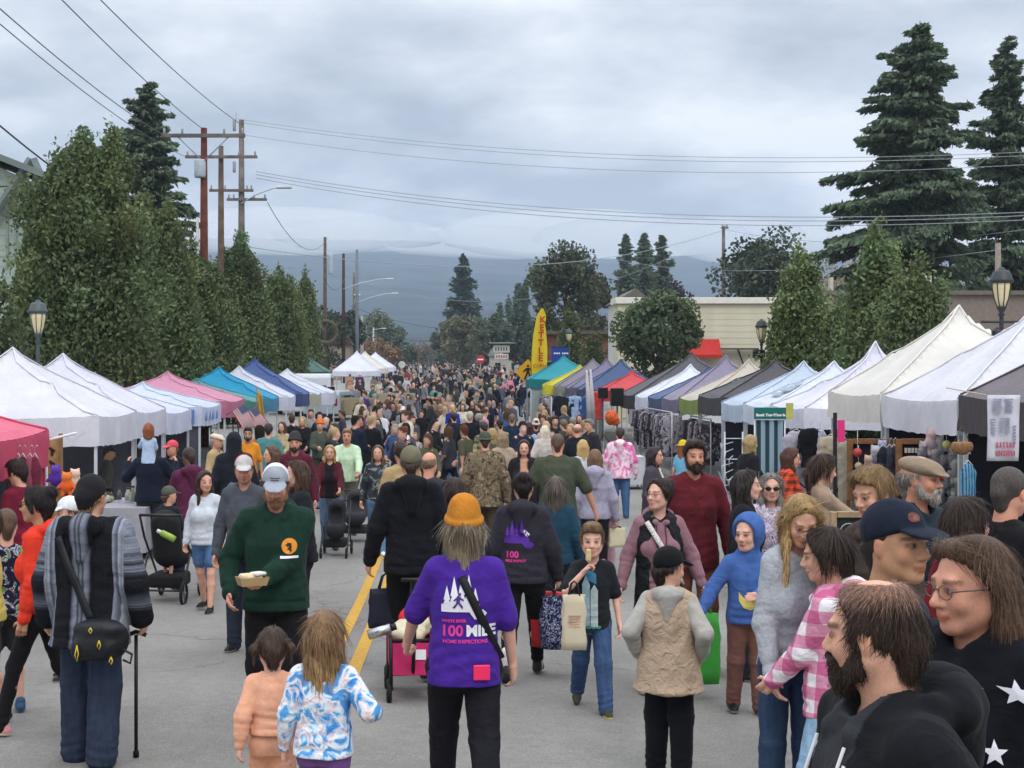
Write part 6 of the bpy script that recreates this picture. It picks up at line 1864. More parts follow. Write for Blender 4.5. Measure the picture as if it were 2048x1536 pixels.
# ---- centre
purple = person(928, 985, 7.5, 2, 'woman in purple tshirt and mustard beanie seen from behind, printed 100 MILE', ('tee', '44258a', dict(t=.018, hem=.10, sl=.47, sleevew=1.0)), ('jeans', '1d1d23', dict(wide=.98)), ('long', '7d6f5c', .14, 'a3937c'), 'p', hat=('beanie', 'b9792a'), fem=1, aL=(.27, .26, .98), aR=(.24, .05, .88), w=1.12, legs='walk', head=(0, 0), key='purple', curl=(1.0, .5))
blackw = person(1046, 934, 11.7, -6, 'woman with dark messy bun in a charcoal hoodie with purple back print', ('hoodie', '2f2d36', dict(t=.032, hem=.06)), ('leggings', '17171b', dict(ln=.9, t=.01)), ('bun', '241b1a'), 'f', fem=1, w=1.12, aL='down', aR=(.27, .06, .84), legs='walkr', shoes='2a2422', sole='4a4644', sock='d4d0d4', key='blackw', head=(6, 0))
blackj = person(822, 888, 11.7, 4, 'broad man in a black hooded jacket and olive cap seen from behind', ('hoodie', '15161c', dict(t=.034, hem=.10)), ('trousers', '141519'), ('crop', '4a3a2c'), 'r', hat=('cap', '6f6a58'), w=1.08, aL=(.30, .04, .84), aR='down', legs='step', key='blackj')
green = person(552, 924, 9.3, 184, 'man in a dark green hoodie and grey trucker cap looking down at a snack', ('hoodie', '163127', dict(t=.030, hem=.06)), ('trousers', '18181c', dict(wide=1.1)), ('crop', '5a4030'), 'r', hat=('cap', '9299a3', ('b', 'd9dbe2')), bd=('8a6650', .004), head=(0, -18), aL=(-.07, .29, 1.06), aR='pocket', w=1.14, legs='easy', key='green', palmL=(0, -.3, 1), curl=(.7, .5))
ponch = person(182, 948, 8.75, -8, 'person in a grey striped woven hooded pullover and black cap carrying a shoulder bag', ('hoodie', '6a7080', dict(t=.045, hem=.17, sleevew=1.45, flare=1.16, m=PONCHO)), ('jeans', '2d3648', dict(wide=1.35, flare=1.25)), ('crop', '8a6a44', .03), 'f', hat=('capback', '211f22'), w=1.1, aL=(.28, .04, .84), aR=(.27, .10, .86), legs='easy', key='ponch', head=(-10, 0))
peach = person(545, 1250, 7.2, 8, 'small girl in a peach tracksuit with two pigtails', ('sweater', 'dfa588', dict(t=.018, hem=-.07)), ('trousers', 'd39c80', dict(wide=1.25)), ('pigtails', '4a382e'), 'p', kid=1, key='peach', w=1.1, legs='step', hd=.19, aL='back', aR='down')
tdg = person(648, 1217, 6.75, -10, 'girl with long wavy blond hair in a blue and white tie dye shirt', ('sweater', '7fa8d8', dict(t=.018, hem=.05, m=TD_BLUE)), ('leggings', '6a4a82'), ('waves', '86684a', .24, 'b08f63'), 'p', kid=1, key='tdg', legs='step', aR=(.30, .16, 1.12), aL='down', w=1.15, hd=.205)
# ---- left edge
orange = person(78, 959, 9.5, 82, 'woman with dark bun and sunglasses in a bright orange red jacket', ('hoodie', 'd63a26', dict(t=.016, hem=.02, hood=1)), ('leggings', '1a191d'), ('bun', '211b1d'), 't', fem=1, gl=dict(dark=1), legs='walk', aL=(.25, .02, .84), aR='back', w=.86, shoes='c98a8a', sole='e0d8c0', key='orange')
person(12, 1018, 10.3, 25, 'boy with cropped brown hair and loud patterned shirt at the left edge', ('tee', '23243a', dict(m=BOYSHIRT, hem=.06)), ('shorts', '2a2a2e'), ('buzz', '5a4434'), 'p', kid=1, legs='easy', shoes='35506e', sole='52688a', key='lboy')
person(-28, 1010, 9.8, 100, 'person in a yellow shirt cut off by the left edge', ('tee', 'cdbb62'), ('shorts', '33343a'), ('short', '4a3528'), 'f', legs='easy')
person(142, 992, 11.6, 110, 'child in a white sun cap half hidden behind the striped pullover', ('hoodie', '8a2036'), ('jeans', '333a4a'), ('crop', '5a4030'), 'p', kid=1, hat=('cap', 'd8dadd'), head=(10, -4))
person(40, 918, 14.6, 60, 'person in a maroon top browsing under the red tent', ('sweater', '6a1a30'), ('jeans', '22242c'), ('short', '2a1e1a'), 'f', head=(0, -15))
white = person(412, 937, 16.3, 168, 'woman in a white sweatshirt and denim shorts with long dark ponytail', ('sweater', 'c3cbd4', dict(t=.024, hem=.05)), ('shorts', '4f6f98', dict(ln=.32, kind='denim')), ('long', '33241f', .32), 'f', fem=1, head=(38, -4), legs='step', aL='down', aR='down', w=1.0, shoes='1b1a1d', key='white')
person(490, 908, 13.2, 172, 'man in a grey sweater wearing a red and white cap behind the green hoodie', ('sweater', '4a4f58', dict(collar=.03)), ('jeans', '2a3040'), ('crop', '3a2a20'), 'r', hat=('cap', 'b8b4b4', ('b', '9a2030')), head=(14, -8), stub=.3)
person(597, 919, 13.0, 105, 'woman with straight brown hair in dark clothes beside the green hoodie man', ('jacket', '1d1f26'), ('jeans', '23252e'), ('long', '4f3a2c', .22), 'f', fem=1, head=(0, 0))
person(590, 866, 21.0, 180, 'bearded man in a maroon hoodie and dark beanie smiling', ('hoodie', '54202f'), ('jeans', '2a2f3a'), ('crop', '2a1e18'), 'r', hat=('beanie', '3a3438'), bd=('2f211a', .01), w=1.05)
person(660, 884, 23.2, 180, 'long haired blond woman in a maroon cardigan pushing a black stroller', ('sweater', '4a1a24', dict(fn=front_strip(.07, '1a1a1e'))), ('jeans', '5f7896'), ('long', 'ad8d5c', .24), 'f', fem=1, aL='push', aR='push', legs='walk', key='strollmum')
person(756, 884, 22.5, 176, 'young woman in a dark printed top and ripped jeans by the yellow line', ('sweater', '33383c', dict(m=pat_mat('grey_print', tiedye([(.4, '2a2e32'), (.55, '3a4044'), (.62, '8a9494'), (.7, '2e3236')], 9)))), ('jeans', '5d7d9e'), ('waves', '5c4634', .18), 'f', fem=1, legs='walk', shoes='d8d2c8')
person(694, 857, 25.2, 182, 'man in a pale mint sweater pushing a wide dark stroller', ('sweater', 'b9d0b2', dict(collar=.03)), ('trousers', '6a6258'), ('short', '8a6a50'), 'r', aL='push', aR='push', w=1.05, key='mint')
person(803, 884, 17.4, 20, 'person in a tan top with short dark hair, left of the black jacket', ('tee', 'a68f68'), ('jeans', '2a2c34'), ('short', '33231d'), 't', w=1.05)
person(858, 905, 15.5, -20, 'bald man half hidden behind the black jacket', ('tee', '33343c'), ('jeans', '2a2c34'), ('bald', '7a6656'), 'r')
person(880, 925, 16.5, -60, 'child in a red tshirt beyond the black jacket', ('tee', 'b0232c'), ('jeans', '2a2c34'), ('short', '33231d'), 'f', kid=1, hgt=1.1)
person(970, 863, 20.5, 3, 'person in a brown camouflage jacket and green bucket hat from behind', ('jacket', '5d5140', dict(m=CAMO, t=.035, hem=.1)), ('trousers', '4a4438'), ('crop', '4a3a2c'), 'f', hat=('bucket', '474d40'), w=1.1)
person(1115, 868, 17.6, -4, 'large man in an olive tshirt with cropped hair from behind', ('tee', '454b3c', dict(t=.026, hem=.1, sl=.47)), ('jeans', '30363f'), ('buzz', '5a463a'), 'r', w=1.2, aL=(.34, .05, .84), aR=(.36, .06, .84), key='olive')
person(1048, 878, 21.5, 178, 'young woman with long dark red hair facing the camera in a black jacket', ('jacket', '232226', dict(fn=front_strip(.05, 'b98a72'))), ('jeans', '2a2c34'), ('long', '40221f', .26), 'p', fem=1)
person(1112, 951, 14.0, -8, 'woman with grey brown hair half tied in a deep teal jacket', ('jacket', '1f3f52', dict(t=.026)), ('jeans', '23252c'), ('long', '5e544c', .22), 'f', fem=1, w=1.02)
person(908, 953, 12.3, 4, 'girl with long dark hair in a purple top behind the mustard beanie', ('tee', '43287e'), ('jeans', '23252c'), ('long', '3a2a24', .26), 'f', fem=1, w=.95)
person(1190, 897, 18.6, -8, 'woman with long light brown hair in a pale lavender hoodie from behind', ('hoodie', '9d9aae', dict(t=.028)), ('leggings', '1c1b20'), ('long', '775a44', .30), 'f', fem=1, w=1.02)
pinkc = person(1208, 948, 19.0, 205, 'strawberry blond girl in soft pink holding a pale tote to her chest', ('hoodie', 'c49aa6'), ('trousers', 'd8a8b8'), ('long', 'b58a58', .26), 'p', kid=1, aL='belly', aR='belly', legs='easy', key='pinkc', hgt=1.42)
person(1166, 878, 23.5, 6, 'blond woman in white seen from behind near the olive tshirt', ('sweater', 'b8bcc6'), ('jeans', '4a5a78'), ('long', 'c2a06a', .2), 'f', fem=1)
person(1240, 855, 28.2, -4, 'woman in a pink tie dye hoodie with a green hem seen from behind', ('hoodie', 'd8709f', dict(m=TD_PINK, t=.034, hem=.12)), ('jeans', '46648c'), ('short', '3a2a26'), 'f', w=1.2, key='tiepink', shoes='3a4a6a')
person(1308, 892, 19.4, -112, 'woman with shoulder length dark hair in a grey coat facing right', ('coat', '45404a', dict(fn=front_strip(.04, 'cfc6b0'))), ('jeans', '22242c'), ('bob', '2b2024', .12), 'f', fem=1)
person(1490, 938, 11.6, -105, 'dark haired woman in black beside the grey haired lady with sunglasses', ('jacket', '1c1c22'), ('jeans', '20222a'), ('long', '2e2522', .3), 'p', fem=1, head=(5, 0), key='darkw')
person(1541, 944, 12.2, 182, 'grey haired lady with dark sunglasses in a lilac patterned jacket', ('jacket', '9a8fa6', dict(m=LADY)), ('jeans', '2a2c34'), ('bob', '8c8880', .1), 'p', fem=1, gl=dict(dark=1), head=(-8, 0))
person(1577, 893, 17.0, -100, 'auburn haired woman in an orange plaid jacket at the ghostly stall', ('jacket', 'a8452e', dict(m=PLAID_O)), ('jeans', '22242c'), ('long', '4a2a20', .3), 'f', fem=1, head=(0, -10))
person(1498, 868, 20.5, -70, 'blond woman in black looking through the metal rack', ('sweater', '1c1b20'), ('jeans', '22242c'), ('long', 'a08a5c', .12), 'f', fem=1, head=(0, -8))
person(1366, 842, 27.6, -40, 'red haired girl in a light blue dress and yellow crown', ('dress', '6fb0d0'), None, ('long', '9a5a34', .2), 'p', fem=1, hat=('bucket', 'c9b02e'), hgt=1.5, legs='easy')
# ---- left mid field
sh_ = person(300, 862, 22.0, 4, 'man in a navy sweatshirt carrying a little girl on his shoulders', ('sweater', '161d2c', dict(t=.034, hem=.07)), ('trousers', '3a3842'), ('short', '2a1e1a'), 'f', w=1.18, hgt=1.74, aL=(.30, .22, 1.38), aR=(.30, .22, 1.38), key='carrier')
person(345, 880, 24.0, 165, 'man in a faded red cap and dark jacket by the third white tent', ('jacket', '1d1c22'), ('jeans', '2a2c34'), ('crop', '6a5a4a'), 'r', hat=('cap', 'd0525a'), head=(-30, -4))
person(384, 889, 18.0, 25, 'bald man in a plum hoodie leaning over a stroller', ('hoodie', '54243f', dict(t=.026)), ('jeans', '34486a'), ('buzz', '3a2c26'), 'd', lean=.16, head=(10, -18), aL='low', aR='low', legs='walk', shoes='23262e', sole='b8b8bc', key='plum')
person(432, 866, 24.5, -108, 'older man in a cream flat cap and tan sweater facing right', ('sweater', 'b09a72'), ('trousers', '5a5044'), ('crop', 'a8a49c'), 'r', hat=('flat', 'cfc2ae'), gl={})
person(468, 867, 20.5, 14, 'person with a black hood up and pale print on the back', ('hoodup', '20222b', dict(t=.03)), ('trousers', '22242c'), None, 'd', w=1.08, key='hoodprint')
person(496, 854, 27.5, 184, 'man in a plain orange tshirt below the striped flags', ('tee', 'd0862a'), ('jeans', '2f3540'), ('short', '2a1e1a'), 't', bd=('2a1e18', .004))
person(537, 847, 28.5, 4, 'man in a loose teal shirt seen from behind', ('tee', '4d7f82', dict(t=.03, sl=.5)), ('jeans', '3a404a'), ('crop', '2a2220'), 'f', w=1.1)
person(545, 890, 19.6, 112, 'woman with glasses and wavy brown hair in profile by the maroon hoodie', ('sweater', '221c24'), ('jeans', '22242c'), ('waves', '5a4232', .12), 'f', fem=1, gl={})
person(160, 889, 27.0, -30, 'vendor in a black jacket standing under the big white tent', ('jacket', '16181e'), ('jeans', '1f2128'), ('short', '2a1e18'), 't', head=(0, -14))
person(206, 888, 25.0, -76, 'vendor in a grey green jacket and dark cap under the big white tent', ('jacket', '3f403c'), ('jeans', '24262c'), ('crop', '3a2c22'), 't', hat=('cap', '3a3c44'), head=(0, -24), lean=.15)
# ---- middle distance, listed as they stand in the photograph
MID = [
 (905, 826, 46, 182, 'tee', '1f2f8e', '5a6a80', 'bald', '8a6a52', 'man in a royal blue football jersey numbered 52', 'fem=0'),
 (908, 824, 38, 8, 'jacket', '23242f', '56749a', 'short', '2a1c1c', 'dark haired person in a navy jacket and light jeans from behind', ''),
 (940, 823, 36, 2, 'jacket', '181a22', '22335a', 'crop', 'b8a890', 'fair haired man in a long black jacket from behind', 'w=1.15'),
 (1024, 828, 35, 0, 'tee', '1a2c40', '2a3444', 'buzz', '6a5a4c', 'man in a dark blue polo shirt from behind', 'w=1.18'),
 (1090, 850, 29, 4, 'coat', 'b9b2ae', '3a3a44', 'bob', 'd8cdb8', 'white haired woman in a pale coat from behind', 'fem=1'),
 (1058, 842, 33, 6, 'tee', '8fa4c6', '4a5a74', 'long', '3a2226', 'girl with dark hair in a light blue top from behind', 'fem=1'),
 (1155, 848, 28, -8, 'jacket', '1b1e26', '22242c', 'bald', '8a6a58', 'bald man in a black jacket right of the white haired woman', 'w=1.08'),
 (1142, 843, 31, 150, 'jacket', '26262c', '22242c', 'long', 'b09868', 'blond woman in black near the grey stall curtain', 'fem=1'),
 (1180, 838, 30, 120, 'jacket', '2c2a30', '22242c', 'crop', '77706a', 'grey haired man in a dark jacket by the white stall table', ''),
 (855, 801, 53, 182, 'jacket', '17171d', '33343a', 'short', '4a3528', 'woman in a black jacket and dark trousers facing the camera', ''),
 (880, 803, 54, 182, 'tee', '5a4a40', '3f5878', 'short', '4a3a30', 'man in a brown shirt carrying a white baby', ''),
 (756, 833, 38, 182, 'jacket', '1b1d2a', '34425c', 'bob', '2a1e1c', 'woman in a navy jacket with a white collar', 'fem=1'),
 (790, 848, 35, 178, 'hoodie', 'c78da0', '3a4254', 'long', '4a2c28', 'girl in a soft pink hoodie with long dark hair', 'fem=1'),
 (722, 828, 40, 150, 'hoodie', '4f1a26', '2e3c58', 'crop', '4a2a24', 'man in a maroon hoodie turning to the left', ''),
 (737, 832, 41, 182, 'tee', 'c0563f', '33343c', 'crop', '8a5040', 'person in an orange red top and salmon cap', "hat=('cap','c9746a')"),
 (806, 810, 46, 178, 'sweater', '80838a', '2e3036', 'crop', '4a3a30', 'man in a grey sweatshirt and white cap', "hat=('cap','c9cac8')"),
 (830, 842, 40, 182, 'tee', 'b8b2b2', '4a4446', 'long', '8a6a44', 'small blond child in a white top', 'kid=1,hgt=1.15'),
 (812, 866, 30, 182, 'tee', '5a4c48', '3c3436', 'crop', '4a3a30', 'person in a white cap by the young woman in ripped jeans', "hat=('cap','d4d4d8')"),
 (605, 832, 36, 176, 'jacket', '1a1b20', '2a2c3a', 'bob', 'b09a70', 'blond woman in a black jacket at the left stalls', 'fem=1'),
 (565, 842, 33, 150, 'shirt', 'a89878', '55503f', 'long', '4a382c', 'woman in a beige jacket at the white tent leg', 'fem=1'),
 (640, 838, 34, 184, 'jacket', '4a5046', '4a4e40', 'crop', '5a4434', 'person in a green camouflage jacket and orange beanie', "hat=('beanie','d0703a')"),
 (655, 835, 37, 30, 'hoodie', '1f3a36', '33465c', 'crop', '33241e', 'man in a dark teal hoodie from behind at the left', ''),
 (622, 835, 42, 170, 'sweater', '8a8c8e', '4a2a34', 'short', '4a3a32', 'person in a light grey top by the left tents', ''),
 (670, 845, 33, 120, 'jacket', '2a1f24', '2a2c34', 'long', '33241e', 'woman with dark hair in a dark plum jacket at left', 'fem=1'),
 (684, 820, 45, 100, 'jacket', '3c3a46', '2a2c34', 'short', '3a2e2a', 'man in a grey jacket with a black shoulder bag', ''),
 (722, 790, 60, 0, 'coat', '472a24', '33231f', 'long', '55605a', 'person with a grey green hood over a long brown coat', ''),
 (757, 795, 58, 180, 'jacket', '15161c', '2a2c34', 'bob', '8a7a5c', 'woman in black before the road barrier', 'fem=1'),
 (775, 797, 57, 20, 'jacket', '3a2838', '2e3038', 'long', '5a3c2c', 'woman in a plum jacket before the road barrier', 'fem=1'),
 (786, 802, 54, 170, 'jacket', '2f333e', '262a34', 'short', '2a1e1a', 'man in a slate jacket before the road barrier', ''),
 (795, 808, 52, 8, 'jacket', '22262a', '2a2c34', 'long', '6a4c38', 'woman with brown hair in a black jacket from behind', 'fem=1'),
 (1000, 838, 34, 0, 'shirt', '7d7558', '3a3a34', 'crop', '2f2a28', 'person in a tan plaid shirt and dark cap from behind', "hat=('cap','33332f')"),
 (985, 855, 26, 10, 'jacket', '4a4a3e', '34362f', 'long', 'a08a5a', 'blond woman in an olive jacket behind the bucket hat', 'fem=1'),
 (968, 842, 31, 30, 'jacket', '24252d', '2a2c34', 'short', '33302f', 'man in a dark jacket left of the plaid shirt', ''),
 (1005, 862, 24, 20, 'jacket', 'a08f7c', '3a3a34', 'bob', '8f7a5c', 'woman in a light tan jacket behind the camouflage jacket', 'fem=1'),
 (1072, 836, 36, 10, 'coat', '3a2c30', '22242c', 'bun', '3a2a26', 'woman in a dark coat wearing a pale hat', "hat=('beanie','cfc2b0')"),
 (1092, 838, 34, 0, 'jacket', 'c0a090', '3a3a44', 'long', 'c09a7a', 'woman with strawberry hair in a peach jacket', 'fem=1'),
 (1110, 832, 38, 182, 'tee', '26272c', '2a2c34', 'short', '2a201e', 'vendor in a black printed tshirt near the teal tent', ''),
 (1128, 838, 35, 40, 'jacket', '3a3f3a', '22242c', 'crop', '6a5a4a', 'man in a dark green jacket near the dark clothes stall', ''),
 (1160, 828, 40, 150, 'jacket', '332a2c', '22242c', 'long', '3f2a24', 'woman with long brown hair at the speaker stall', 'fem=1'),
 (925, 807, 50, 186, 'sweater', 'c0bcae', '4a4a4a', 'long', '332824', 'woman in a cream sweater with long dark hair', 'fem=1'),
 (945, 800, 55, 176, 'jacket', '2f2a30', '33343c', 'long', '6a4e38', 'woman in a dark jacket left of the kneeling group', 'fem=1'),
 (963, 806, 52, 90, 'coat', '15161d', '22242c', 'crop', '33302f', 'person in a black coat bending in the crowd', "lean=.2"),
 (900, 790, 62, 182, 'tee', '6a9a72', '33343c', 'short', '4a2c24', 'person in a pale green top', ''),
 (868, 770, 78, 182, 'tee', '3f8f8a', '33343c', 'short', '3a2a20', 'person in a turquoise top pushing a stroller', ''),
 (874, 748, 108, 2, 'jacket', 'b4b2a4', '2a2a2c', 'crop', '5a4a3c', 'person in a cream jacket in the middle of the crowd', 'w=1.1'),
 (800, 744, 112, 2, 'coat', '24262f', '22242c', 'short', '4a3a34', 'man in a long dark coat by the far white tent', ''),
 (832, 745, 110, 182, 'jacket', '1f222c', '22242c', 'crop', 'a09c98', 'grey haired man in a black jacket in the far crowd', ''),
 (700, 770, 92, 180, 'sweater', 'a89078', '2c3450', 'short', '3a2a24', 'woman in a cream top beside the far stall table', 'fem=1'),
 (720, 746, 104, 0, 'coat', '45305c', '22242c', 'crop', 'c9c2c4', 'person in a purple coat and white hat under the far white tent', "hat=('bucket','cfc9cc')"),
 (700, 748, 103, 0, 'coat', 'a87c62', '2c3450', 'short', '4a342c', 'person in a tan coat under the far white tent', ''),
 (1020, 752, 98, 178, 'sweater', 'c9809a', '2a2a30', 'long', '6a4a3a', 'person in a pink top left of the crossing sign', 'fem=1'),
 (990, 768, 76, 0, 'jacket', '1c1e28', '22242c', 'crop', 'b09c78', 'fair haired person in a black top', ''),
 (1001, 763, 78, 4, 'sweater', '565a68', '2a3044', 'short', '2f2624', 'man in a grey sweater in the right part of the crowd', ''),
]
for (px, ty, d, yaw, kind, tc_, bc, hs_, hc_, lab, ex) in MID:
 kw = eval('dict(%s)' % ex)
 fem = kw.get('fem', 0)
 H = PZ(ty, d)-g(d)
 if 'hgt' not in kw and not (1.5 < H < 1.95): kw['hgt'] = 1.64 if fem else 1.75
 sk = 'fmrpt'[px % 5]
 leg_ = ['easy', 'walk', 'walkr', 'step', 'stand'][px % 5]
 person(px, ty, d, yaw+(px % 7-3)*3, lab, (kind, tc_, dict(m=PLAID_T) if 'plaid' in lab else {}), ('jeans', bc, dict(kind='cloth')), (hs_, hc_, .2), sk, legs=leg_,
           aL=['down', 'low', 'pocket', 'hip'][px % 4], aR=['down', 'belly', 'down', 'pocket'][(px//3) % 4], h=.02 if d < 40 else .026 if d < 60 else .036, key='mid%d' % px, **kw)
# ------------------------------------------------------------------ the far crowd: real figures, one mesh each
def crowd_pose(seed, fem):
 r = random.Random(seed)
 H = 1.0*(1.64 if fem else 1.75)
 legs = r.choice(['easy', 'walk', 'walkr', 'step', 'stand', 'stride'])
 arms = ['down', 'fwd', 'back', 'low', 'pocket', 'belly', 'hip']
 J = skeleton(H, .228, r.uniform(.9, 1.15), legs, r.choice(arms), r.choice(arms), (r.uniform(-40, 40), r.uniform(-12, 4)), r.uniform(-.02, .05), .92 if fem else 1)
 S = SDF(); h = .036
 body_prims(S, J, h, True, fem, .8, 1, True, i=0)
 bottom_prims(S, J, t=.016, i=2)
 k = r.choice(['jacket', 'hoodie', 'tee', 'coat', 'sweater'])
 q = {'jacket': dict(t=.034, hem=.06), 'hoodie': dict(t=.03, hem=.03, hood=1), 'tee': dict(t=.02, sl=.45, hem=.05), 'coat': dict(t=.036, hem=.28, flare=1.1), 'sweater': dict(t=.024, hem=.03)}[k]
 S2 = SDF(); top_prims(S2, J, i=1, **q)
 S.p += [p for p in S2.p if p[0] not in ('scap',)]
 st = r.choice(['long', 'bob', 'pony', 'bun'] if fem else ['short', 'crop', 'buzz', 'crop'])
 S3 = SDF(); hair_prims(S3, J, st, .016, .2, 3)
 # hair above the face only: keep it behind the hairline by shifting its caps back
 for p in S3.p:
  if p[0] == 'cut': continue
  if p[0] == 'ell': p = ('ell', p[1]+J['R']@np.array([0, -.018, .014]), p[2], p[3], p[4], p[5], p[6])
  S.p.append(p)
 for nm in 'LR':
  a = J['ank'+nm]; S.cap(a+np.array([0, -.03, -.035]), a+np.array([0, .12, -.045]), .045, .035, .02, 4)
 V, F, ids = S.build(h, True)
 return V, F, ids, k, st
POSES = [(crowd_pose(s, s % 2), s % 2) for s in range(22)]
TOPC = [('black', '16171c'), ('charcoal', '2f3138'), ('navy', '1b2338'), ('grey', '74767c'), ('dark grey', '45474e'), ('maroon', '54202c'), ('dark green', '26382e'), ('blue', '34507e'), ('white', 'b8bac0'), ('tan', '9a8468'), ('brown', '4a382c'), ('purple', '47306a'), ('pink', 'b87f94'), ('red', '98303a'), ('olive', '4a4c38'), ('teal', '2f6468'), ('cream', 'b8b09c'), ('orange', 'a8623a')]
TOPW = [11, 9, 9, 6, 7, 2.5, 3, 4, 5, 3, 3, 1.5, 1.2, 1.2, 3, 1, 2.5, .5]
BOTC = [('black', '18191d'), ('dark', '24262e'), ('blue denim', '33486c'), ('grey', '4c4e54'), ('tan', '7a6a54'), ('pale denim', '5f7a9c')]
HAIRC = [('dark', '241b18'), ('brown', '4a3426'), ('fair', 'a58a5e'), ('grey', '8a857e'), ('auburn', '5a3020')]
def place_name(px, d):
 if d > 150: return 'at the far end of the street'
 if px < 760: return 'in the packed crowd on the left side of the street'
 if px > 985: return 'in the packed crowd near the feather flag'
 return 'in the packed crowd mid street'
def far_crowd():
 r = random.Random(21)
 spots = []
 def ok(x, y, m):
  return all((x-a)**2+(y-b)**2 > m*m for a, b in spots)
 bands = [(27, 38, 16, -3.9, .6), (29, 38, 5, .8, 3.2), (38, 52, 30, -3.8, 4.0), (52, 68, 36, -3.4, 2.9), (68, 90, 44, -5.2, 4.2), (90, 120, 60, -5.6, 5.6), (120, 165, 62, -6.5, 6.2), (165, 250, 80, -8, 9)]
 mass = []
 taken = [(o.location.x, o.location.y) for o in COL.objects if o.name.startswith('person') and o.parent is None]
 spots += taken
 seen = {}
 first_in_pair = None
 for (y0, y1, n, x0, x1) in bands:
  k = 0; tries = 0
  while k < n and tries < 6000:
   tries += 1
   y = y0+(y1-y0)*r.random(); x = x0+(x1-x0)*r.random()
   px = 890+3000*x/y
   if y < 70 and 815 < px < 850 and r.random() < .6: continue      # an open lane in the crowd
   if not ok(x, y, .75 if y < 120 else .6): continue
   spots.append((x, y)); k += 1
   (V, F, ids, kind, st), fem = POSES[r.randrange(len(POSES))]
   tn, tcx = r.choices(TOPC, TOPW)[0]; bn, bcx = r.choices(BOTC, [4, 4, 4, 2, 1, 2])[0]; hn, hcx = r.choices(HAIRC, [4, 4, 2, 2, 1])[0]
   sk = SKINS[r.choice('ffmrptr')]
   col = np.array([sk, C(tcx), C(bcx), C(hcx), (.04, .04, .045)])[ids]*(.9+.2*r.random())
   sc = r.uniform(.93, 1.06) if r.random() > .1 else r.uniform(.66, .8)
   yaw = (180 if r.random() < .45 else 0)+r.gauss(0, 25) if r.random() < .85 else r.uniform(0, 360)
   col = col*.8+.2*col.mean(1, keepdims=True)
   if y0 == 165:
    R_ = rotm(radians(yaw)); mass.append(((V*sc)@R_.T+np.array([x, y, g(y)]), F, col)); continue
   me = np_mesh('person', V, F, True, col); me.materials.append(attr_mat('far'))
   o = link('person', me, None, None, (x, y, g(y)), radians(yaw)); o.scale = (sc, sc, sc)
   kd = {'tee': 'tshirt'}.get(kind, kind)
   who = 'child' if sc < .85 else 'person'
   way = 'facing the camera' if 110 < (yaw % 360) < 250 else 'seen from behind' if (yaw % 360) < 70 or (yaw % 360) > 290 else 'seen from the side'
   lab = '%s in a %s %s and %s trousers with %s hair, %s, %s' % (who, tn, kd, bn, hn, way, place_name(px, y))
   lab = ' '.join(lab.split())
   wl = lab.split()
   if len(wl) > 16:
    lab = '%s in %s %s and %s trousers, %s hair, %s' % (who, tn, kd, bn, hn, way)
    if y > 150: lab += ', far off'
    elif px < 760: lab += ', left kerb'
    elif px > 985: lab += ', right kerb'
   setp(o, lab, 'person', 'visitors in the far crowd on the street')
 n_ = np.cumsum([0]+[len(m_[0]) for m_ in mass])
 o = link('crowd', np_mesh('crowd', np.concatenate([m_[0] for m_ in mass]), np.concatenate([m_[1]+k for m_, k in zip(mass, n_)]), True, np.concatenate([m_[2] for m_ in mass])), attr_mat('far')); o['kind'] = 'stuff'
far_crowd()
# ------------------------------------------------------------------ prints on clothes
MAGENTA = mat('d23a8c', .7, .04); WPRINT = mat('dcdce4', .7, .04); PPRINT = mat('4a2a80', .7, .08)
def flat_text(txt, size, bold=.0): return text_to_mesh(txt, size, 0, bold=bold)
def shift(me, dx, dy, sx=1.0):
 for v in me.vertices: v.co = (v.co.x*sx+dx, v.co.y+dy, 0)
 return me
def back_print(P, dz, items, k=1.0, x0=0.0):
 J = P['J']; s = J['s']; o = (x0*s, -.05, J['sh']-dz*s)
 for nm, geo, m in items: decal(nm, geo, P['top'], o, (1, 0, 0), (0, 0, 1), m, P['root'], .005)
def front_print(P, dz, items, x0=0.0):
 J = P['J']; s = J['s']; o = (x0*s, .05, J['sh']-dz*s)
 for nm, geo, m in items: decal(nm, geo, P['top'], o, (-1, 0, 0), (0, 0, 1), m, P['root'], .005)
def pine(x, y, w, h): return [[(x-w/2, y), (x+w/2, y), (x+w*.18, y+h*.42), (x+w*.30, y+h*.42), (x, y+h), (x-w*.30, y+h*.42), (x-w*.18, y+h*.42)]]
def run_logo(sc=1.0):
 q = []
 for x, y, w, h in ((-.10, .0, .06, .13), (-.06, .0, .07, .18), (-.02, .02, .06, .15), (.02, .03, .06, .16), (.055, .0, .055, .12)): q += pine(x, y, w, h)
 q += [[(-.13, -.012), (.08, -.012), (.08, .03), (-.13, .03)], [(.05, -.05), (.09, -.055), (.12, -.02), (.10, .0), (.05, .01), (.02, -.01)]]
 return [[(x*sc, y*sc) for x, y in P] for P in q]
RUNNER = [[(-.012, .075), (.010, .078), (.004, .036), (-.016, .036)], [(-.002, .082), (.012, .082), (.014, .098), (0, .100)], [(-.014, .04), (-.002, .04), (-.024, .008), (-.038, .012)], [(-.006, .04), (.008, .04), (.024, .02), (.020, .004)], [(.008, .074), (.03, .06), (.026, .052), (.006, .062)], [(-.012, .074), (-.032, .056), (-.026, .050), (-.008, .062)]]
back_print(purple, .215, [('shirt_print', run_logo(.9), WPRINT), ('lettering', shift(flat_text('100', .074, .002), -.066, -.105), MAGENTA), ('lettering', shift(flat_text('MILE', .074, .003), .078, -.105), WPRINT),
      ('lettering', shift(flat_text('HOME INSPECTIONS', .024, .0008), .0, -.155), MAGENTA), ('lettering', shift(flat_text('WHITE RIVER', .020, .001, ), -.055, -.055), MAGENTA)], x0=.0)
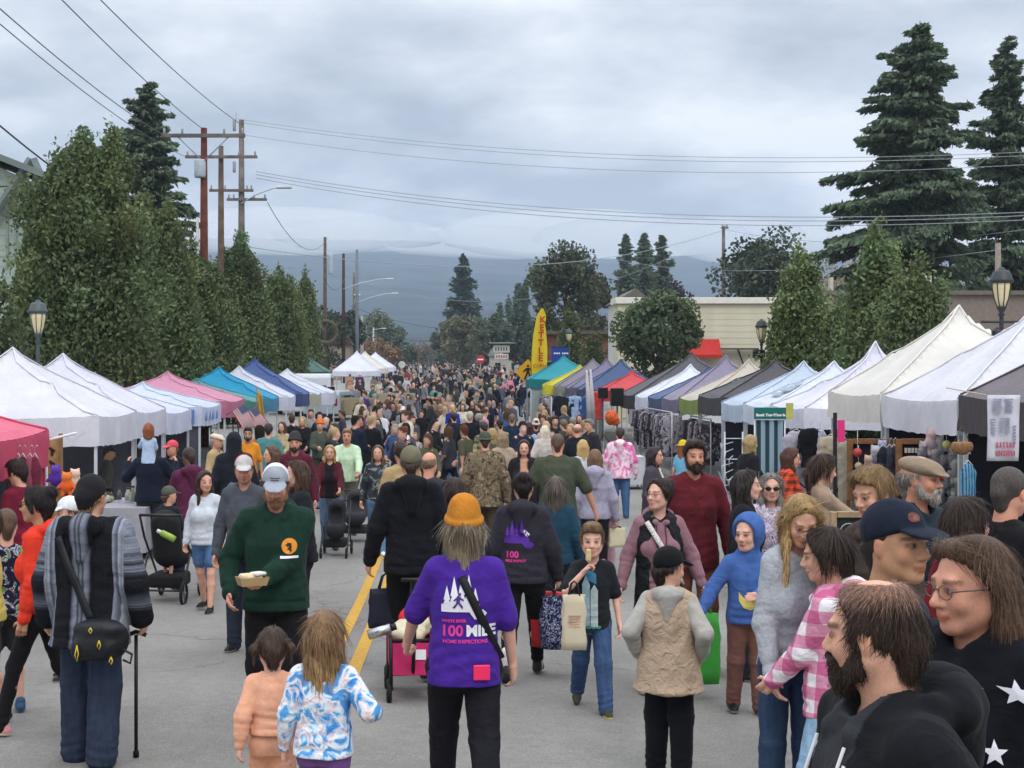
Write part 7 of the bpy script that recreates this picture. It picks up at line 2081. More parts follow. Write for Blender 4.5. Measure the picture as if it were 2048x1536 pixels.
decal('shirt_print', [[(x*.85-.032, y*.85) for x, y in P] for P in RUNNER], purple['top'], (0, -.05, purple['J']['sh']-.215*purple['J']['s']), (1, 0, 0), (0, 0, 1), PPRINT, purple['root'], .008)
back_print(blackw, .23, [('hoodie_print', run_logo(.95), mat('59309a', .7, .08)), ('lettering', shift(flat_text('100', .07, .002), -.06, -.10), MAGENTA), ('hoodie_print', [[(.04, .10), (.08, .06), (.06, .04), (.02, .08)]], WPRINT), ('lettering', shift(flat_text('MILE INSPECT', .026, .001), -.03, -.145), MAGENTA)], x0=-.02)
ORG = mat('d98a2a', .7, .05)
front_print(green, .17, [('badge', [poly(16, .048, 0)], ORG), ('badge_bar', [[(-.055, -.072), (.055, -.072), (.055, -.058), (-.055, -.058)]], WPRINT)], x0=-.09)
front_print(green, .17, [('badge_figure', [[(-.012, .03), (.012, .03), (.015, -.03), (.0, -.044), (-.016, -.03)], [(-.03, .005), (-.01, .015), (-.01, .0)], [(.03, .012), (.01, .015), (.01, 0)]], mat('201a14', .7, 0))], x0=-.09)
CRES = [[(-.06, .03), (-.035, .0), (0, -.012), (.035, 0), (.06, .03), (.058, -.02), (.035, -.055), (0, -.068), (-.035, -.055), (-.058, -.02)]]
front_print(bluek, .33, [('hoodie_print', [[(x*1.25, y*1.25) for x, y in P] for P in CRES], mat('d8c66a', .7, .06))])
front_print(boy, .24, [('shirt_print', [[(-.075, -.22), (-.025, -.22), (-.025, .06), (-.05, .12), (-.075, .06)]], mat('8aa8b4', .7, .15, 20)), ('shirt_print', [[(-.02, -.23), (.03, -.23), (.03, .02), (.005, .06), (-.02, .02)]], mat('a4b2b4', .7, .15, 20)), ('shirt_print', [[(-.06, .10), (.02, .06), (.02, .13), (-.04, .16)]], mat('2f6a8c', .7, .1)), ('shirt_print', [[(-.1, -.29), (.06, -.29), (.05, -.22), (-.09, -.22)]], mat('3f7a66', .7, .15))])
back_print(PEOPLE['hoodprint'], .36, [('hoodie_print', [[(-.10, -.05), (.10, -.05), (.10, .02), (.06, .07), (0, .05), (-.06, .07), (-.10, .02)]], mat('6a7386', .7, .1)), ('lettering', shift(flat_text('MMM', .07, .002), 0, .0), mat('20222b', .8, 0))])
front_print(PEOPLE['mid905'], .26, [('lettering', shift(flat_text('52', .26, .008), 0, 0), WPRINT)])
P_ = [p for p in PEOPLE.values()]
# white stars on the navy top, pocket phone, zip
J = longh['J']
star = lambda cx, cy, r: [[(cx, cy)]+[(cx+(r if q % 2 == 0 else r*.42)*sin(q*pi/5), cy+(r if q % 2 == 0 else r*.42)*cos(q*pi/5))] + [(cx+(r if (q+1) % 2 == 0 else r*.42)*sin((q+1)*pi/5), cy+(r if (q+1) % 2 == 0 else r*.42)*cos((q+1)*pi/5))] for q in range(10)]
for ang, cx, cz in ((5, 0, .075), (36, 0, .06), (66, 0, .05), (100, 0, .05), (-30, 0, .07), (52, 0, .17), (20, 0, .19), (84, 0, .16), (120, 0, .17), (40, 0, .30), (75, 0, .29)):
 a = radians(ang)
 decal('star', star(0, 0, .030), longh['top'], (0, 0, J['sh']-cz*J['s']), (-cos(a), sin(a)*-1, 0), (0, 0, 1), WPRINT, longh['root'], .004, .02)
Jg = green['J']
# zip and cord of the black hoodie
J = bald['J']; s = J['s']
def surf(P, o, d):
 tm = P['top'].data; V = np.empty(len(tm.vertices)*3, np.float32); tm.vertices.foreach_get('co', V)
 key = P['top'].name
 bv = SURF.setdefault(key, BVHTree.FromPolygons([Vector(x) for x in V.reshape(-1, 3)], [tuple(p.vertices) for p in tm.polygons]))
 d = Vector(d).normalized(); h = bv.ray_cast(Vector(o)-d*.8, d)
 return h[0] if h[0] is not None else Vector(o)
SURF = {}
for sx in (-1, 1):
 MB().tube([surf(bald, (sx*.082*s, .05, J['sh']-z*s), (0, -1, 0))+Vector((0, .006, 0)) for z in np.linspace(.05, .5, 12)], .005, 5).build('zip', mat('b9bcc2', .35, 0, metal=.8), bald['root'])
 MB().tube([surf(bald, (sx*.06*s, .05, J['sh']-.02*s), (0, -1, 0))+Vector((0, .008, 0)), surf(bald, (sx*.065*s, .05, J['sh']-.14*s), (0, -1, 0))+Vector((0, .014, 0)), surf(bald, (sx*.055*s, .05, J['sh']-.24*s), (0, -1, 0))+Vector((0, .012, 0))], .004, 5).build('drawstring', mat('c2c2c6', .8, 0), bald['root'])
# ------------------------------------------------------------------ straps and bags
def strap(P, pts, w, m, name='shoulder_strap', off=.008, own=None):
 """a flat ribbon lying on the garment; pts are (x, z, side) with side +1 front, -1 back"""
 pp = []; nn = []
 for x, z, sd in pts:
  h = surf(P, (x, 0, z), (0, -sd, 0)); pp.append(h+Vector((0, sd*off, 0)))
 V = []; F = []
 for i, p in enumerate(pp):
  t = (pp[min(i+1, len(pp)-1)]-pp[max(i-1, 0)]).normalized()
  b = t.cross(Vector((0, pts[i][2], 0))).normalized()*(w/2)
  V += [p-b, p+b]
  if i: F.append((2*i-2, 2*i-1, 2*i+1, 2*i))
 o = link(name, np_mesh(name, [tuple(v) for v in V], F, True), m, own or P['root'])
 md = o.modifiers.new('thick', 'SOLIDIFY'); md.thickness = .006; md.offset = 0
 return o
J = purple['J']; s = J['s']; sh = J['sh']
BLK = mat('17171b', .6, .08, 20)
strap(purple, [(-.02*s+.22*s*t, sh-.04*s-.46*s*t, -1) for t in np.linspace(0, 1, 14)], .042, BLK)
# bright pink phone in the back pocket
rp = setp(empty('phone', wpos(purple, (.085*s, -.165*s*1.1, J['hipz']-.02*s)), purple['root'].rotation_euler.z+.05), 'bright pink phone sticking out of the black jeans back pocket', 'phone')
MB().box((0, 0, 0), (.082, .012, .075), bev=.005).build('phone_case', mat('ee2a62', .35, .03, spec=.5), rp)
MB().box((0, .008, 0), (.07, .004, .065)).build('screen', mat('101014', .1, 0), rp)
def tote(label, P, wr, w, h, d, m, drop=.12, cat='tote bag', name='tote_bag', yaw=0.0, off=(0, 0, 0), handle='2a2a2e', bulge=.0, extra=None):
 J = P['J']; c = wpos(P, tuple(np.array(J['wr'+wr])+np.array(off)+np.array([0, .02, -.10*J['s']])))
 root = setp(empty(name, (c.x, c.y, c.z-drop-h), P['root'].rotation_euler.z+yaw), label, cat)
 V = []; F = []; n = 7
 for j in range(n):
  t = j/(n-1)
  for i in range(20):
   a = 2*pi*i/20; ex = .35
   cx_ = np.sign(cos(a))*abs(cos(a))**ex; sy = np.sign(sin(a))*abs(sin(a))**.6
   wd = w/2*(1+bulge*sin(pi*t)*.6-.05*t); dp = d/2*(1-.55*t)*(1+bulge*sin(pi*(1-t)))+.006
   V.append((cx_*wd+.008*sin(j*2+i), sy*dp+.006*sin(i*1.7+j*3), t*h-.02*bulge*abs(cos(a))*t))
  if j: F += [((j-1)*20+i, (j-1)*20+(i+1) % 20, j*20+(i+1) % 20, j*20+i) for i in range(20)]
 me = bpy.data.meshes.new('bag'); me.from_pydata(V, [], F+[tuple(range(20))[::-1], tuple(range(20*(n-1), 20*n))]); me.polygons.foreach_set('use_smooth', [True]*len(me.polygons)); me.update()
 link('bag', me, m, root)
 for sy in (-1, 1):
  MB().tube([(-w*.22, sy*d*.2, h*.98), (-w*.12, sy*.012, h+drop*.8), (0, 0, h+drop), (w*.12, sy*.012, h+drop*.8), (w*.22, sy*d*.2, h*.98)], .007, 5).build('bag_handle', mat(handle, .8, .05), root)
 if extra: extra(root, w, h, d)
 return root
def tote_print(root, w, h, d):
 mb = MB()
 for k in range(5): mb.box((0, -d*.5-.0, h*(.42+.05*k)), (w*(.5-.06*(k % 2)), .006, .008))
 mb.build('bag_print', mat('c99a86', .8, .1), root)
tote('cream canvas tote hanging from the arm of the boy in black', boy, 'R', .165, .37, .05, mat('c9bea6', .9, .08, 4), .09, yaw=pi+.05, off=(.07, .05, .02), extra=tote_print)
NAVYP = pat_mat('navy_pattern_bag', tiedye([(.42, '1b2440'), (.5, '26305a'), (.54, 'b8bccc'), (.57, '222a4c'), (.66, '151b30')], 30))
tote('stuffed navy patterned shopping bag beside the charcoal hoodie', blackw, 'R', .30, .40, .20, NAVYP, .06, cat='shopping bag', name='shopping_bag', off=(.03, -.06, 0), bulge=.25)
tote('stuffed bright red shopping bag beside the charcoal hoodie', blackw, 'R', .24, .42, .20, mat('b8282c', .6, .15, 6), .05, cat='shopping bag', name='shopping_bag', off=(-.08, .08, 0), bulge=.25)
tote('dark navy tote held by the man in the black jacket', blackj, 'L', .29, .30, .10, mat('151a2c', .6, .15, 8), .12, yaw=.3, off=(.13, 0, 0))
tote('purple cloth bag swinging beside light jeans in mid crowd', PEOPLE['mid908'], 'L', .24, .26, .12, mat('43308e', .7, .1), .12, bulge=.3, handle='43308e')
tote('green shopping bag hanging beside the child in the beige vest', mauve, 'L', .20, .50, .10, mat('3f9a3a', .6, .12, 5), .10, cat='shopping bag', name='shopping_bag', off=(.0, .1, 0), handle='3f9a3a', bulge=.2)
tote('pale paper tote held by the strawberry blond girl', pinkc, 'R', .28, .24, .04, mat('cfc6a8', .9, .06), .02, off=(-.05, .06, -.02), yaw=.2)
# shoulder bag and cane of the striped pullover
J = ponch['J']; s = J['s']; sh = J['sh']; rz = ponch['root'].rotation_euler.z
bgp = setp(empty('shoulder_bag', wpos(ponch, (.15, -.235, J['hipz']-.10)), rz), 'black padded shoulder bag with yellow cords on the striped pullover', 'shoulder bag')
NY = mat('15181f', .45, .15, 30, .3, 120)
S = SDF(); S.ell((0, 0, 0), (.165, .075, .125), .02); S.ell((-.02, -.055, -.02), (.115, .05, .085), .03); S.ell((.0, -.03, .07), (.15, .06, .05), .03); S.cut((0, 0, -1), .105, .02)
V, F, _ = S.build(.009); V = folds(V, F, .006, 3)
link('bag_body', np_mesh('bag_body', V, F, True), NY, bgp)
S = SDF(); S.ell((-.10, -.06, -.04), (.055, .04, .07), .02); V, F, _ = S.build(.009); link('side_pocket', np_mesh('side_pocket', V, F, True), NY, bgp)
for (x, z, l) in ((-.10, -.01, .09), (.03, .02, .05), (.10, -.07, .04), (-.02, .09, .03)):
 MB().tube([(x, -.105, z), (x-.008, -.115, z-l*.6), (x+.003, -.112, z-l), (x+.012, -.115, z-l*.5), (x, -.108, z)], .0035, 5).build('zip_cord', mat('c9b23a', .6, .05), bgp)
MB().tube([(.12, -.03, -.03), (.19, -.02, -.07), (.18, -.02, -.12), (.14, -.03, -.10)], .008, 5).build('buckle_strap', NY, bgp)
strap(ponch, [(-.16*s+.24*s*t, sh-.02*s-.50*s*t, -1) for t in np.linspace(0, 1, 16)], .045, NY, 'bag_strap', .012)
w_ = wpos(ponch, tuple(J['wr'+'R']))
cn = setp(empty('walking_cane', (w_.x-.04, w_.y+.06, g(8.7))), 'black walking cane standing beside the striped pullover', 'cane')
MB().tube([(0, 0, .02), (0, 0, w_.z-g(8.7)-.12)], .011, 8).build('shaft', BLACKM, cn)
MB().tube([(-.07, .0, w_.z-g(8.7)-.13), (0, 0, w_.z-g(8.7)-.10), (.06, 0, w_.z-g(8.7)-.12)], .014, 7).build('handle', BLACKM, cn)
MB().lathe([(.018, 0), (.018, .03), (.012, .04)], (0, 0, 0), 8).build('rubber_tip', mat('0e0e10', .8, 0), cn)
# snack carton in the hand of the green hoodie
J = green['J']; f_ = J['wrL']-J['elL']; f_ /= np.linalg.norm(f_); w_ = wpos(green, tuple(J['wrL']+f_*.10+np.array([0, .01, .025])))
ct = setp(empty('food_carton', w_, green['root'].rotation_euler.z+.35), 'open paper snack carton held by the man in the green hoodie', 'carton')
mb = MB(); mb.add([(-.075, -.05, 0), (.075, -.05, 0), (.075, .05, 0), (-.075, .05, 0), (-.09, -.062, .05), (.09, -.062, .05), (.09, .062, .05), (-.09, .062, .05)], [(3, 2, 1, 0), (0, 1, 5, 4), (1, 2, 6, 5), (2, 3, 7, 6), (3, 0, 4, 7)]); mb.build('tray', mat('b0946a', .9, .08), ct)
MB().box((.01, .0, .045), (.13, .09, .05), bev=.015).build('snack', mat('d8c9a4', .8, .15, 30), ct)
MB().box((-.03, .02, .07), (.08, .07, .02), bev=.008, rz=.4).build('napkin', mat('d9d5cc', .9, .05), ct)
# morsel for the boy
J = boy['J']; w_ = wpos(boy, tuple(J['wrR']+np.array([-.03, .04, .12])))
br = setp(empty('bread_piece', w_, 0), 'piece of pale bread in the hand of the boy in black', 'bread')
MB().box((0, 0, 0), (.035, .03, .085), bev=.012).build('bread_crumb', mat('cdb88c', .9, .12, 30), br)
# paper bowl of the long haired person
J = longh['J']; w_ = wpos(longh, tuple(J['wrL']+np.array([.02, .08, .02])))
bw = setp(empty('paper_cup', (w_.x, w_.y-.02, w_.z-.06), 0), 'wide white paper cup with purple scribble and dark straw by the starry top', 'cup')
m_c = pat_mat('scribble_cup', tiedye([(.40, 'd9d5dc'), (.54, 'cfc9d6'), (.57, '8a7aa8'), (.60, 'd6d2da'), (.7, 'cfcad4')], 26))
MB().lathe([(.06, 0), (.085, .10), (.088, .125), (.082, .125), (.06, .115)], (0, 0, 0), 20).build('cup_body', m_c, bw)
MB().tube([(.0, .0, .10), (-.012, -.01, .19)], .005, 6).build('straw', mat('33252c', .4, 0), bw)
# toddler on the shoulders
cj = sh_['J']; top_ = wpos(sh_, (0, -.02, cj['sh']))
kidr = person(297, 819, 21.95, 6, 'little girl with auburn hair in a pale blue top riding on shoulders', ('tee', 'a9bed8', dict(t=.02, hem=.16, flare=1.15)), ('jeans', 'c4b4b8'), ('bob', '8a4f30', .06), 'p', kid=1, hgt=.98, z=top_.z-.40, legs='easy', aL=(.10, .16, 1.38), aR='low', hd=.19, shoes=None)
# ------------------------------------------------------------------ strollers, wagon
def wheel_part(root, c, r, w=.03, axis='x'):
 mb = MB(); n = 16
 pts = [(c[0], c[1]+r*cos(a), c[2]+r*sin(a)) for a in np.linspace(0, 2*pi, n+1)]
 t = mb.tube(pts, w*.6, 6, cap=False).build('wheel', mat('17171a', .7, .05), root)
 mb = MB(); mb.tube([(c[0]-w*.7, c[1], c[2]), (c[0]+w*.7, c[1], c[2])], r*.18, 8)
 for k in range(5): a = k*2*pi/5; mb.tube([(c[0], c[1], c[2]), (c[0], c[1]+r*.95*cos(a), c[2]+r*.95*sin(a))], .006, 4)
 mb.build('spokes', mat('6a6c70', .5, .05), t)
def stroller(label, px, Y, yaw, col, sc=1.0, seat=None, hood=True, wide=1.0, frame='1c1d20'):
 root = setp(empty('stroller', (PX(px, Y), Y, g(Y)), radians(yaw)), label, 'stroller')
 root.scale = (sc*wide, sc, sc)
 fm = mat(frame, .4, .05, spec=.5); cm = mat(col, .8, .12, 10, .3, 60)
 mb = MB()
 for s in (-1, 1):
  mb.tube([(s*.24, -.42, 1.02), (s*.24, -.25, .75), (s*.25, .12, .42), (s*.25, .40, .14)], .014, 6)
  mb.tube([(s*.25, -.38, .16), (s*.25, -.12, .50), (s*.24, .02, .58)], .014, 6)
 mb.tube([(-.24, -.42, 1.02), (.24, -.42, 1.02)], .018, 6); mb.tube([(-.25, -.38, .16), (.25, -.38, .16)], .012, 6)
 mb.build('frame', fm, root)
 S = SDF(); S.cap((0, -.10, .56), (0, .18, .50), .17, .17, .05, 0); S.cap((0, -.12, .58), (0, -.22, .90), .16, .17, .05); S.sub((0, .10, .78), (.17, .26, .20), .04)
 V, F, _ = S.build(.03); link('seat', np_mesh('seat', V, F, True), cm, root)
 if hood:
  S = SDF(); S.ell((0, -.12, .93), (.25, .27, .20), .02); S.sub((0, -.02, .82), (.22, .30, .20), .03); S.cut((0, 0, -1), -.86, .02)
  V, F, _ = S.build(.026); link('canopy_hood', np_mesh('canopy_hood', V, F, True), cm, root)
 MB().box((0, -.06, .25), (.40, .44, .16), bev=.04).build('basket', cm, root)
 for s in (-1, 1):
  wheel_part(root, (s*.26, -.38, .13), .125); wheel_part(root, (s*.24, .42, .10), .095)
 return root
stroller('black stroller pushed by the blond woman in the maroon cardigan', 672, 22.2, 178, '1d1e22', .78, hood=False)
stroller('wide dark double stroller in front of the mint sweater', 712, 24.2, 176, '2a2b2f', .78, wide=1.3, hood=False)
stroller('patterned grey and white stroller right of the striped lane in mid crowd', 884, 40, 175, '8f9ba2', .85)
plst = stroller('black stroller with a capped child, pushed by the man in plum', 342, 17.4, -6, '1b1b1d', 1.0, hood=False)
person(338, 948, 17.3, -20, 'child in a dark cap and jacket seated in the black stroller', ('jacket', '26272a'), None, ('crop', '5a4030'), 'f', kid=1, hat=('cap', '55564f'), hgt=1.08, z=g(17.3)+.25, legs='easy', head=(-30, 0), aL='low', aR='low', shoes=None)
stroller('black stroller seen low in the crowd near the turquoise top', 866, 74, 178, '1b1b20', .9)
bt = setp(empty('bottle', (PX(342, 17.0), 16.8, g(17)+.78)), 'lime green bottle lying on the black stroller', 'bottle')
mb = MB(); mb.tube([(-.07, 0, .05), (.03, 0, 0), (.08, 0, -.03)], [.035, .038, .036], 10); mb.build('bottle_body', mat('8fae4a', .4, .05), bt)
MB().tube([(-.12, 0, .075), (-.07, 0, .05)], [.02, .024], 8).build('bottle_cap', mat('c9cfc4', .5, 0), bt)
def wagon():
 Y = 10.9; root = setp(empty('wagon', (PX(822, Y), Y, g(Y)), radians(4)), 'pink folding fabric wagon with a white tag in front of the purple tshirt', 'wagon')
 pk = mat('c02c66', .8, .12, 8, .3, 60); fm = mat('17171a', .5, .05)
 w, l, z0, z1 = .30, .62, .20, .43
 for nm, c, d in (('side_panel', (0, -l/2, (z0+z1)/2), (w, .02, z1-z0)), ('side_panel', (0, l/2, (z0+z1)/2), (w, .02, z1-z0)), ('side_panel', (-w/2, 0, (z0+z1)/2), (.02, l, z1-z0)), ('side_panel', (w/2, 0, (z0+z1)/2), (.02, l, z1-z0)), ('floor_panel', (0, 0, z0+.01), (w, l, .02))):
  MB().box(c, d, bev=.008).build(nm, pk, root)
 mb = MB()
 for sx in (-1, 1):
  for sy in (-1, 1): mb.tube([(sx*w*.52, sy*l*.51, .10), (sx*w*.52, sy*l*.51, z1+.03)], .014, 6)
  mb.tube([(sx*w*.52, -l*.51, z1+.02), (sx*w*.52, l*.51, z1+.02)], .012, 6)
 for sy in (-1, 1): mb.tube([(-w*.52, sy*l*.51, z1+.02), (w*.52, sy*l*.51, z1+.02)], .012, 6)
 mb.tube([(0, -l*.5, .22), (0, -l*.5-.25, .62), (0, -l*.5-.40, .93)], .014, 6)
 mb.tube([(-.10, -l*.5-.40, .93), (.10, -l*.5-.40, .93)], .016, 6)
 mb.build('frame', fm, root)
 MB().box((.05, -l/2-.014, .35), (.08, .006, .07)).build('tag', WHITE, root)
 for sx in (-1, 1):
  for sy in (-1, 1): wheel_part(root, (sx*w*.56, sy*l*.42, .08), .075)
 # things lying in the wagon
 S = SDF(); S.ell((-.03, .0, .45), (.13, .18, .08), .03); S.ell((.06, .15, .46), (.08, .12, .08), .03); V, F, _ = S.build(.016); V = folds(V, F, .02, 5)
 bl = link('blanket', np_mesh('blanket', V, F, True), mat('c9bda4', .95, .15, 12, .4, 50), None, (root.location.x, root.location.y, root.location.z)); setp(bl, 'cream plush blanket heaped in the pink wagon', 'blanket')
 S = SDF(); S.ell((.02, .22, .52), (.11, .08, .10), .03); V, F, _ = S.build(.016); V = folds(V, F, .012, 6)
 c_ = link('cushion', np_mesh('cushion', V, F, True), mat('b8242e', .8, .1), None, (root.location.x, root.location.y, root.location.z)); setp(c_, 'red cushion at the far end of the pink wagon', 'cushion')
 bo = setp(empty('flask', (root.location.x-.20, root.location.y-.22, root.location.z+.49)), 'silver drink flask tilted at the corner of the pink wagon', 'flask')
 MB().tube([(-.10, 0, -.02), (.06, 0, .03)], .036, 12).build('flask_body', mat('b9bdc2', .25, .05, metal=.8), bo); MB().tube([(.06, 0, .03), (.10, 0, .043)], .024, 10).build('flask_lid', BLACKM, bo)
wagon()
# print on caps, shirt front details
def cap_print(P, items, dx=0.0, dz=.082, dy=.05):
 J = P['J']; R = J['R']
 cp = [o for o in P['root'].children if o.name.startswith('cap')][0]
 for nm, geo, m in items: decal(nm, geo, cp, hp(J, (dx, dy, dz)), R@np.array([-1., 0, 0]), R@np.array([0, 0, 1.]), m, P['root'], .002, .015)
cap_print(capman, [('cap_badge', [[(-.024, -.004), (-.018, .010), (-.004, .015), (.012, .012), (.022, .002), (.014, -.010), (-.004, -.014), (-.018, -.012)]], mat('6e423c', .8, .2, 60)), ('cap_badge', [[(-.012, -.004), (.002, .006), (.012, .0), (.0, -.010)]], mat('8f6a5c', .8, .1))], dx=.012)
cap_print(green, [('cap_print', [[(-.030, .004), (.030, .004), (.030, .010), (-.030, .010)], [(-.026, -.008), (.024, -.008), (.024, -.002), (-.026, -.002)]], mat('4c5058', .8, .1))], dz=.07)
SHD = mat('53191f', .9, .08, 20)
front_print(maroon, .25, [('placket', [[(-.016, -.32), (.016, -.32), (.016, .20), (-.016, .20)]], SHD), ('pocket', [[(.06, -.02), (.15, -.02), (.15, .07), (.06, .07)]], SHD), ('pocket', [[(-.15, -.02), (-.06, -.02), (-.06, .07), (-.15, .07)]], SHD)])
front_print(maroon, .25, [('button', [poly(8, .007, 0)], mat('2a0d10', .4, 0))] )
for sx in (-1, 1):
 J = mauve['J']; s = J['s']
 MB().tube([surf(mauve, (sx*.035*s, .05, J['sh']-.02*s), (0, -1, 0))+Vector((0, .006, 0)), surf(mauve, (sx*.04*s, .05, J['sh']-.12*s), (0, -1, 0))+Vector((0, .010, 0)), surf(mauve, (sx*.036*s, .05, J['sh']-.20*s), (0, -1, 0))+Vector((0, .008, 0))], .004, 5).build('drawstring', mat('3a2a30', .8, 0), mauve['root'])
J = mauve['J']; s = J['s']
strap(mauve, [(.115*s-.30*s*t, J['sh']+.005*s-.52*s*t, 1) for t in np.linspace(0, 1, 16)], .036, pat_mat('patterned_strap', tiedye([(.42, 'c9c4c0'), (.52, 'dcd8d4'), (.56, '8a6a6a'), (.6, 'd8d4d0')], 45)), 'bag_strap', .030)
# ------------------------------------------------------------------ flags on the left stalls
def us_flag(px, Y, py, ang, label):
 root = setp(empty('striped_flag', (PX(px, Y), Y, PZ(py, Y))), label, 'flag', 'pair of small striped flags')
 w, h = .50, .34
 ca, sa = cos(radians(ang)), sin(radians(ang))
 def pt(u, v): x, z = u*w, -v*h; return (x*ca-z*sa, .03*sin(u*6)*u, x*sa+z*ca)
 mats = [mat('a3303c', .85, .05), mat('cfcdd2', .85, .05), mat('39406a', .85, .06)]
 for nm, rng_, mi in (('red_stripes', range(0, 13, 2), 0), ('white_stripes', range(1, 13, 2), 1)):
  V = []; F = []
  for k in rng_:
   u0 = .4 if k < 7 else 0
   for i in range(9):
    u = u0+(1-u0)*i/8; V += [pt(u, k/13), pt(u, (k+1)/13)]
    if i: n = len(V); F.append((n-4, n-3, n-1, n-2))
  link(nm, np_mesh(nm, V, F, True), mats[mi], root)
 V = []; F = []
 for i in range(5):
  u = .4*i/4; V += [pt(u, 0), pt(u, 7/13)]
  if i: n = len(V); F.append((n-4, n-3, n-1, n-2))
 link('canton', np_mesh('canton', V, F, True), mats[2], root)
 mb = MB()
 for a in range(5):
  for b in range(4):
   p = pt(.04+.08*a, .07+.125*b); mb.box((p[0], p[1]-.006, p[2]), (.014, .004, .014), R=Matrix.Rotation(.5, 3, 'Y'))
 mb.build('stars', mats[1], root)
 p0, p1 = pt(0, -.25), pt(0, 1.5)
 MB().tube([(p0[0], .02, p0[2]), (p1[0], .02, p1[2])], .012, 6).build('flag_pole', mat('6a5a44', .7, .1), root)
us_flag(488, 36.0, 808, -58, 'left small striped flag hanging at the pink tent corner')
us_flag(512, 37.0, 813, -52, 'right small striped flag hanging at the pink tent corner')
def yellow_flag():
 Y = 40.3; root = setp(empty('yellow_flag', (PX(513, Y), Y, PZ(780, Y))), 'drooping yellow flag on a pole before the sea green tent', 'flag')
 MB().tube([(0, 0, .1), (0, 0, -1.75)], .018, 6).build('flag_pole', mat('8a7a5a', .6, .1), root)
 V = []; F = []
 for j in range(12):
  t = j/11
  for i in range(8):
   u = i/7; V.append((.02+.26*u*(.35+.65*t)+.03*sin(u*9+t*2), .05*sin(u*11), -.02-.9*t-.25*u*(1-t)*.3))
  if j: F += [((j-1)*8+i, (j-1)*8+i+1, j*8+i+1, j*8+i) for i in range(7)]
 o = link('flag_cloth', np_mesh('flag_cloth', V, F, True), fabric_mat('c9a02c', .2), root); md = o.modifiers.new('t', 'SOLIDIFY'); md.thickness = .006
yellow_flag()
# ------------------------------------------------------------------ banners and boards
def white_banner():
 Y = 14.36; x0, x1 = PX(1972, Y), PX(2038, Y); z1, z0 = PZ(790, Y), PZ(922, Y)
 root = setp(empty('hanging_banner', ((x0+x1)/2, Y, z0)), 'white cloth banner with grey and red print hung on the dark grey tent', 'banner')
 w, h = x1-x0, z1-z0
 V = []; F = []
 for j in range(14):
  t = j/13
  for i in range(9):
   u = i/8-.5; V.append((u*w*(1.0-.06*(1-t))+.015*t, .012*sin(u*8+t*5), t*h))
  if j: F += [((j-1)*9+i, (j-1)*9+i+1, j*9+i+1, j*9+i) for i in range(8)]
 o = link('banner_cloth', np_mesh('banner_cloth', V, F, True), fabric_mat('d4d3de', .2), root); md = o.modifiers.new('t', 'SOLIDIFY'); md.thickness = .004
 gm = mat('8f93a4', .8, .12, 20); rm = mat('b0566a', .8, .08)
 for (u, v, a, b) in ((-.17, .84, .26, .22), (.17, .84, .26, .22), (-.30, .52, .16, .26), (-.02, .54, .13, .24), (.14, .54, .13, .24), (.34, .40, .10, .30)):
  mb = MB()
  for k in range(6): mb.box((u*w, -.02, (v-b/2+b*(k+.5)/6)*h), (a*w*(.8+.2*((k*7) % 3)/2), .004, b*h/6*.6))
  mb.build('print_panel', gm, root)
 for zz, n_ in ((.245, 6), (.12, 8)):
  mb = MB()
  for k in range(n_): mb.box((.02+w*.6*((k+.5)/n_-.5), -.022, zz*h), (w*.045, .004, h*.085)); mb.box((.02+w*.6*((k+.5)/n_-.5)+w*.02, -.022, (zz+.03*((k % 3)-1))*h), (w*.04, .005, h*.016))
  mb.build('red_letters', rm, root)
 MB().tube([(-w*.5, 0, h), (-w*.5-.38, .01, h+.07)], .006, 5).build('cord', mat('c9b89a', .9, .05), root)
white_banner()
def green_sign():
 Y = 24.7; x0, x1 = PX(1508, Y), PX(1572, Y); z1, z0 = PZ(815, Y), PZ(838, Y)
 root = setp(empty('stall_sign', ((x0+x1)/2, Y, z0)), 'teal green sign with white words below the logo tent', 'sign')
 w, h = x1-x0, z1-z0
 MB().box((0, 0, h/2), (w, .02, h), bev=.005).build('sign_panel', mat('17685f', .6, .06), root)
 for k, tx in enumerate(('Basalt', 'Travel', 'Towels')): lettering('lettering', tx, .058, WHITE, root, (-w*.31+w*.31*k, -.014, h*.34), 0, .003)
 MB().box((w/2+.06, .0, h*.7), (.12, .015, .26), bev=.004).build('badge', mat('b8b45a', .6, .1), root)
 mb = MB(); 
 for s in (-1, 1): mb.tube([(s*w*.47, .02, h), (s*w*.47, .02, -1.9)], .014, 6)
 mb.build('post', STEEL, root)
 V = []; F = []
 for i in range(13):
  x = -w*.48+w*.96*i/12; y = .05+.03*sin(i*1.6)
  V += [(x, y, -.02), (x, y, -1.1)]
  if i: F.append((2*i-2, 2*i-1, 2*i+1, 2*i))
 o = link('hanging_cloth', np_mesh('hanging_cloth', V, F, True), pat_mat('striped_cloth', stripes(0, 7, '8fa2b4', '2e4a4c', .55)), root)
green_sign()
def pink_sign():
 Y = 20.5; root = setp(empty('price_sign', (PX(1681, Y), Y, g(Y)+.12)), 'hot pink vertical sign strip on the stall pole at right', 'sign')
 z1, z0 = PZ(840, Y)-root.location.z, PZ(884, Y)-root.location.z
 MB().box((0, -.03, (z0+z1)/2), (.10, .01, z1-z0)).build('sign_panel', mat('e0387c', .6, .04), root)
 MB().box((-.075, .0, z1/2+.05), (.045, .045, z1+.1)).build('post', mat('22242a', .6, .05), root)
pink_sign()
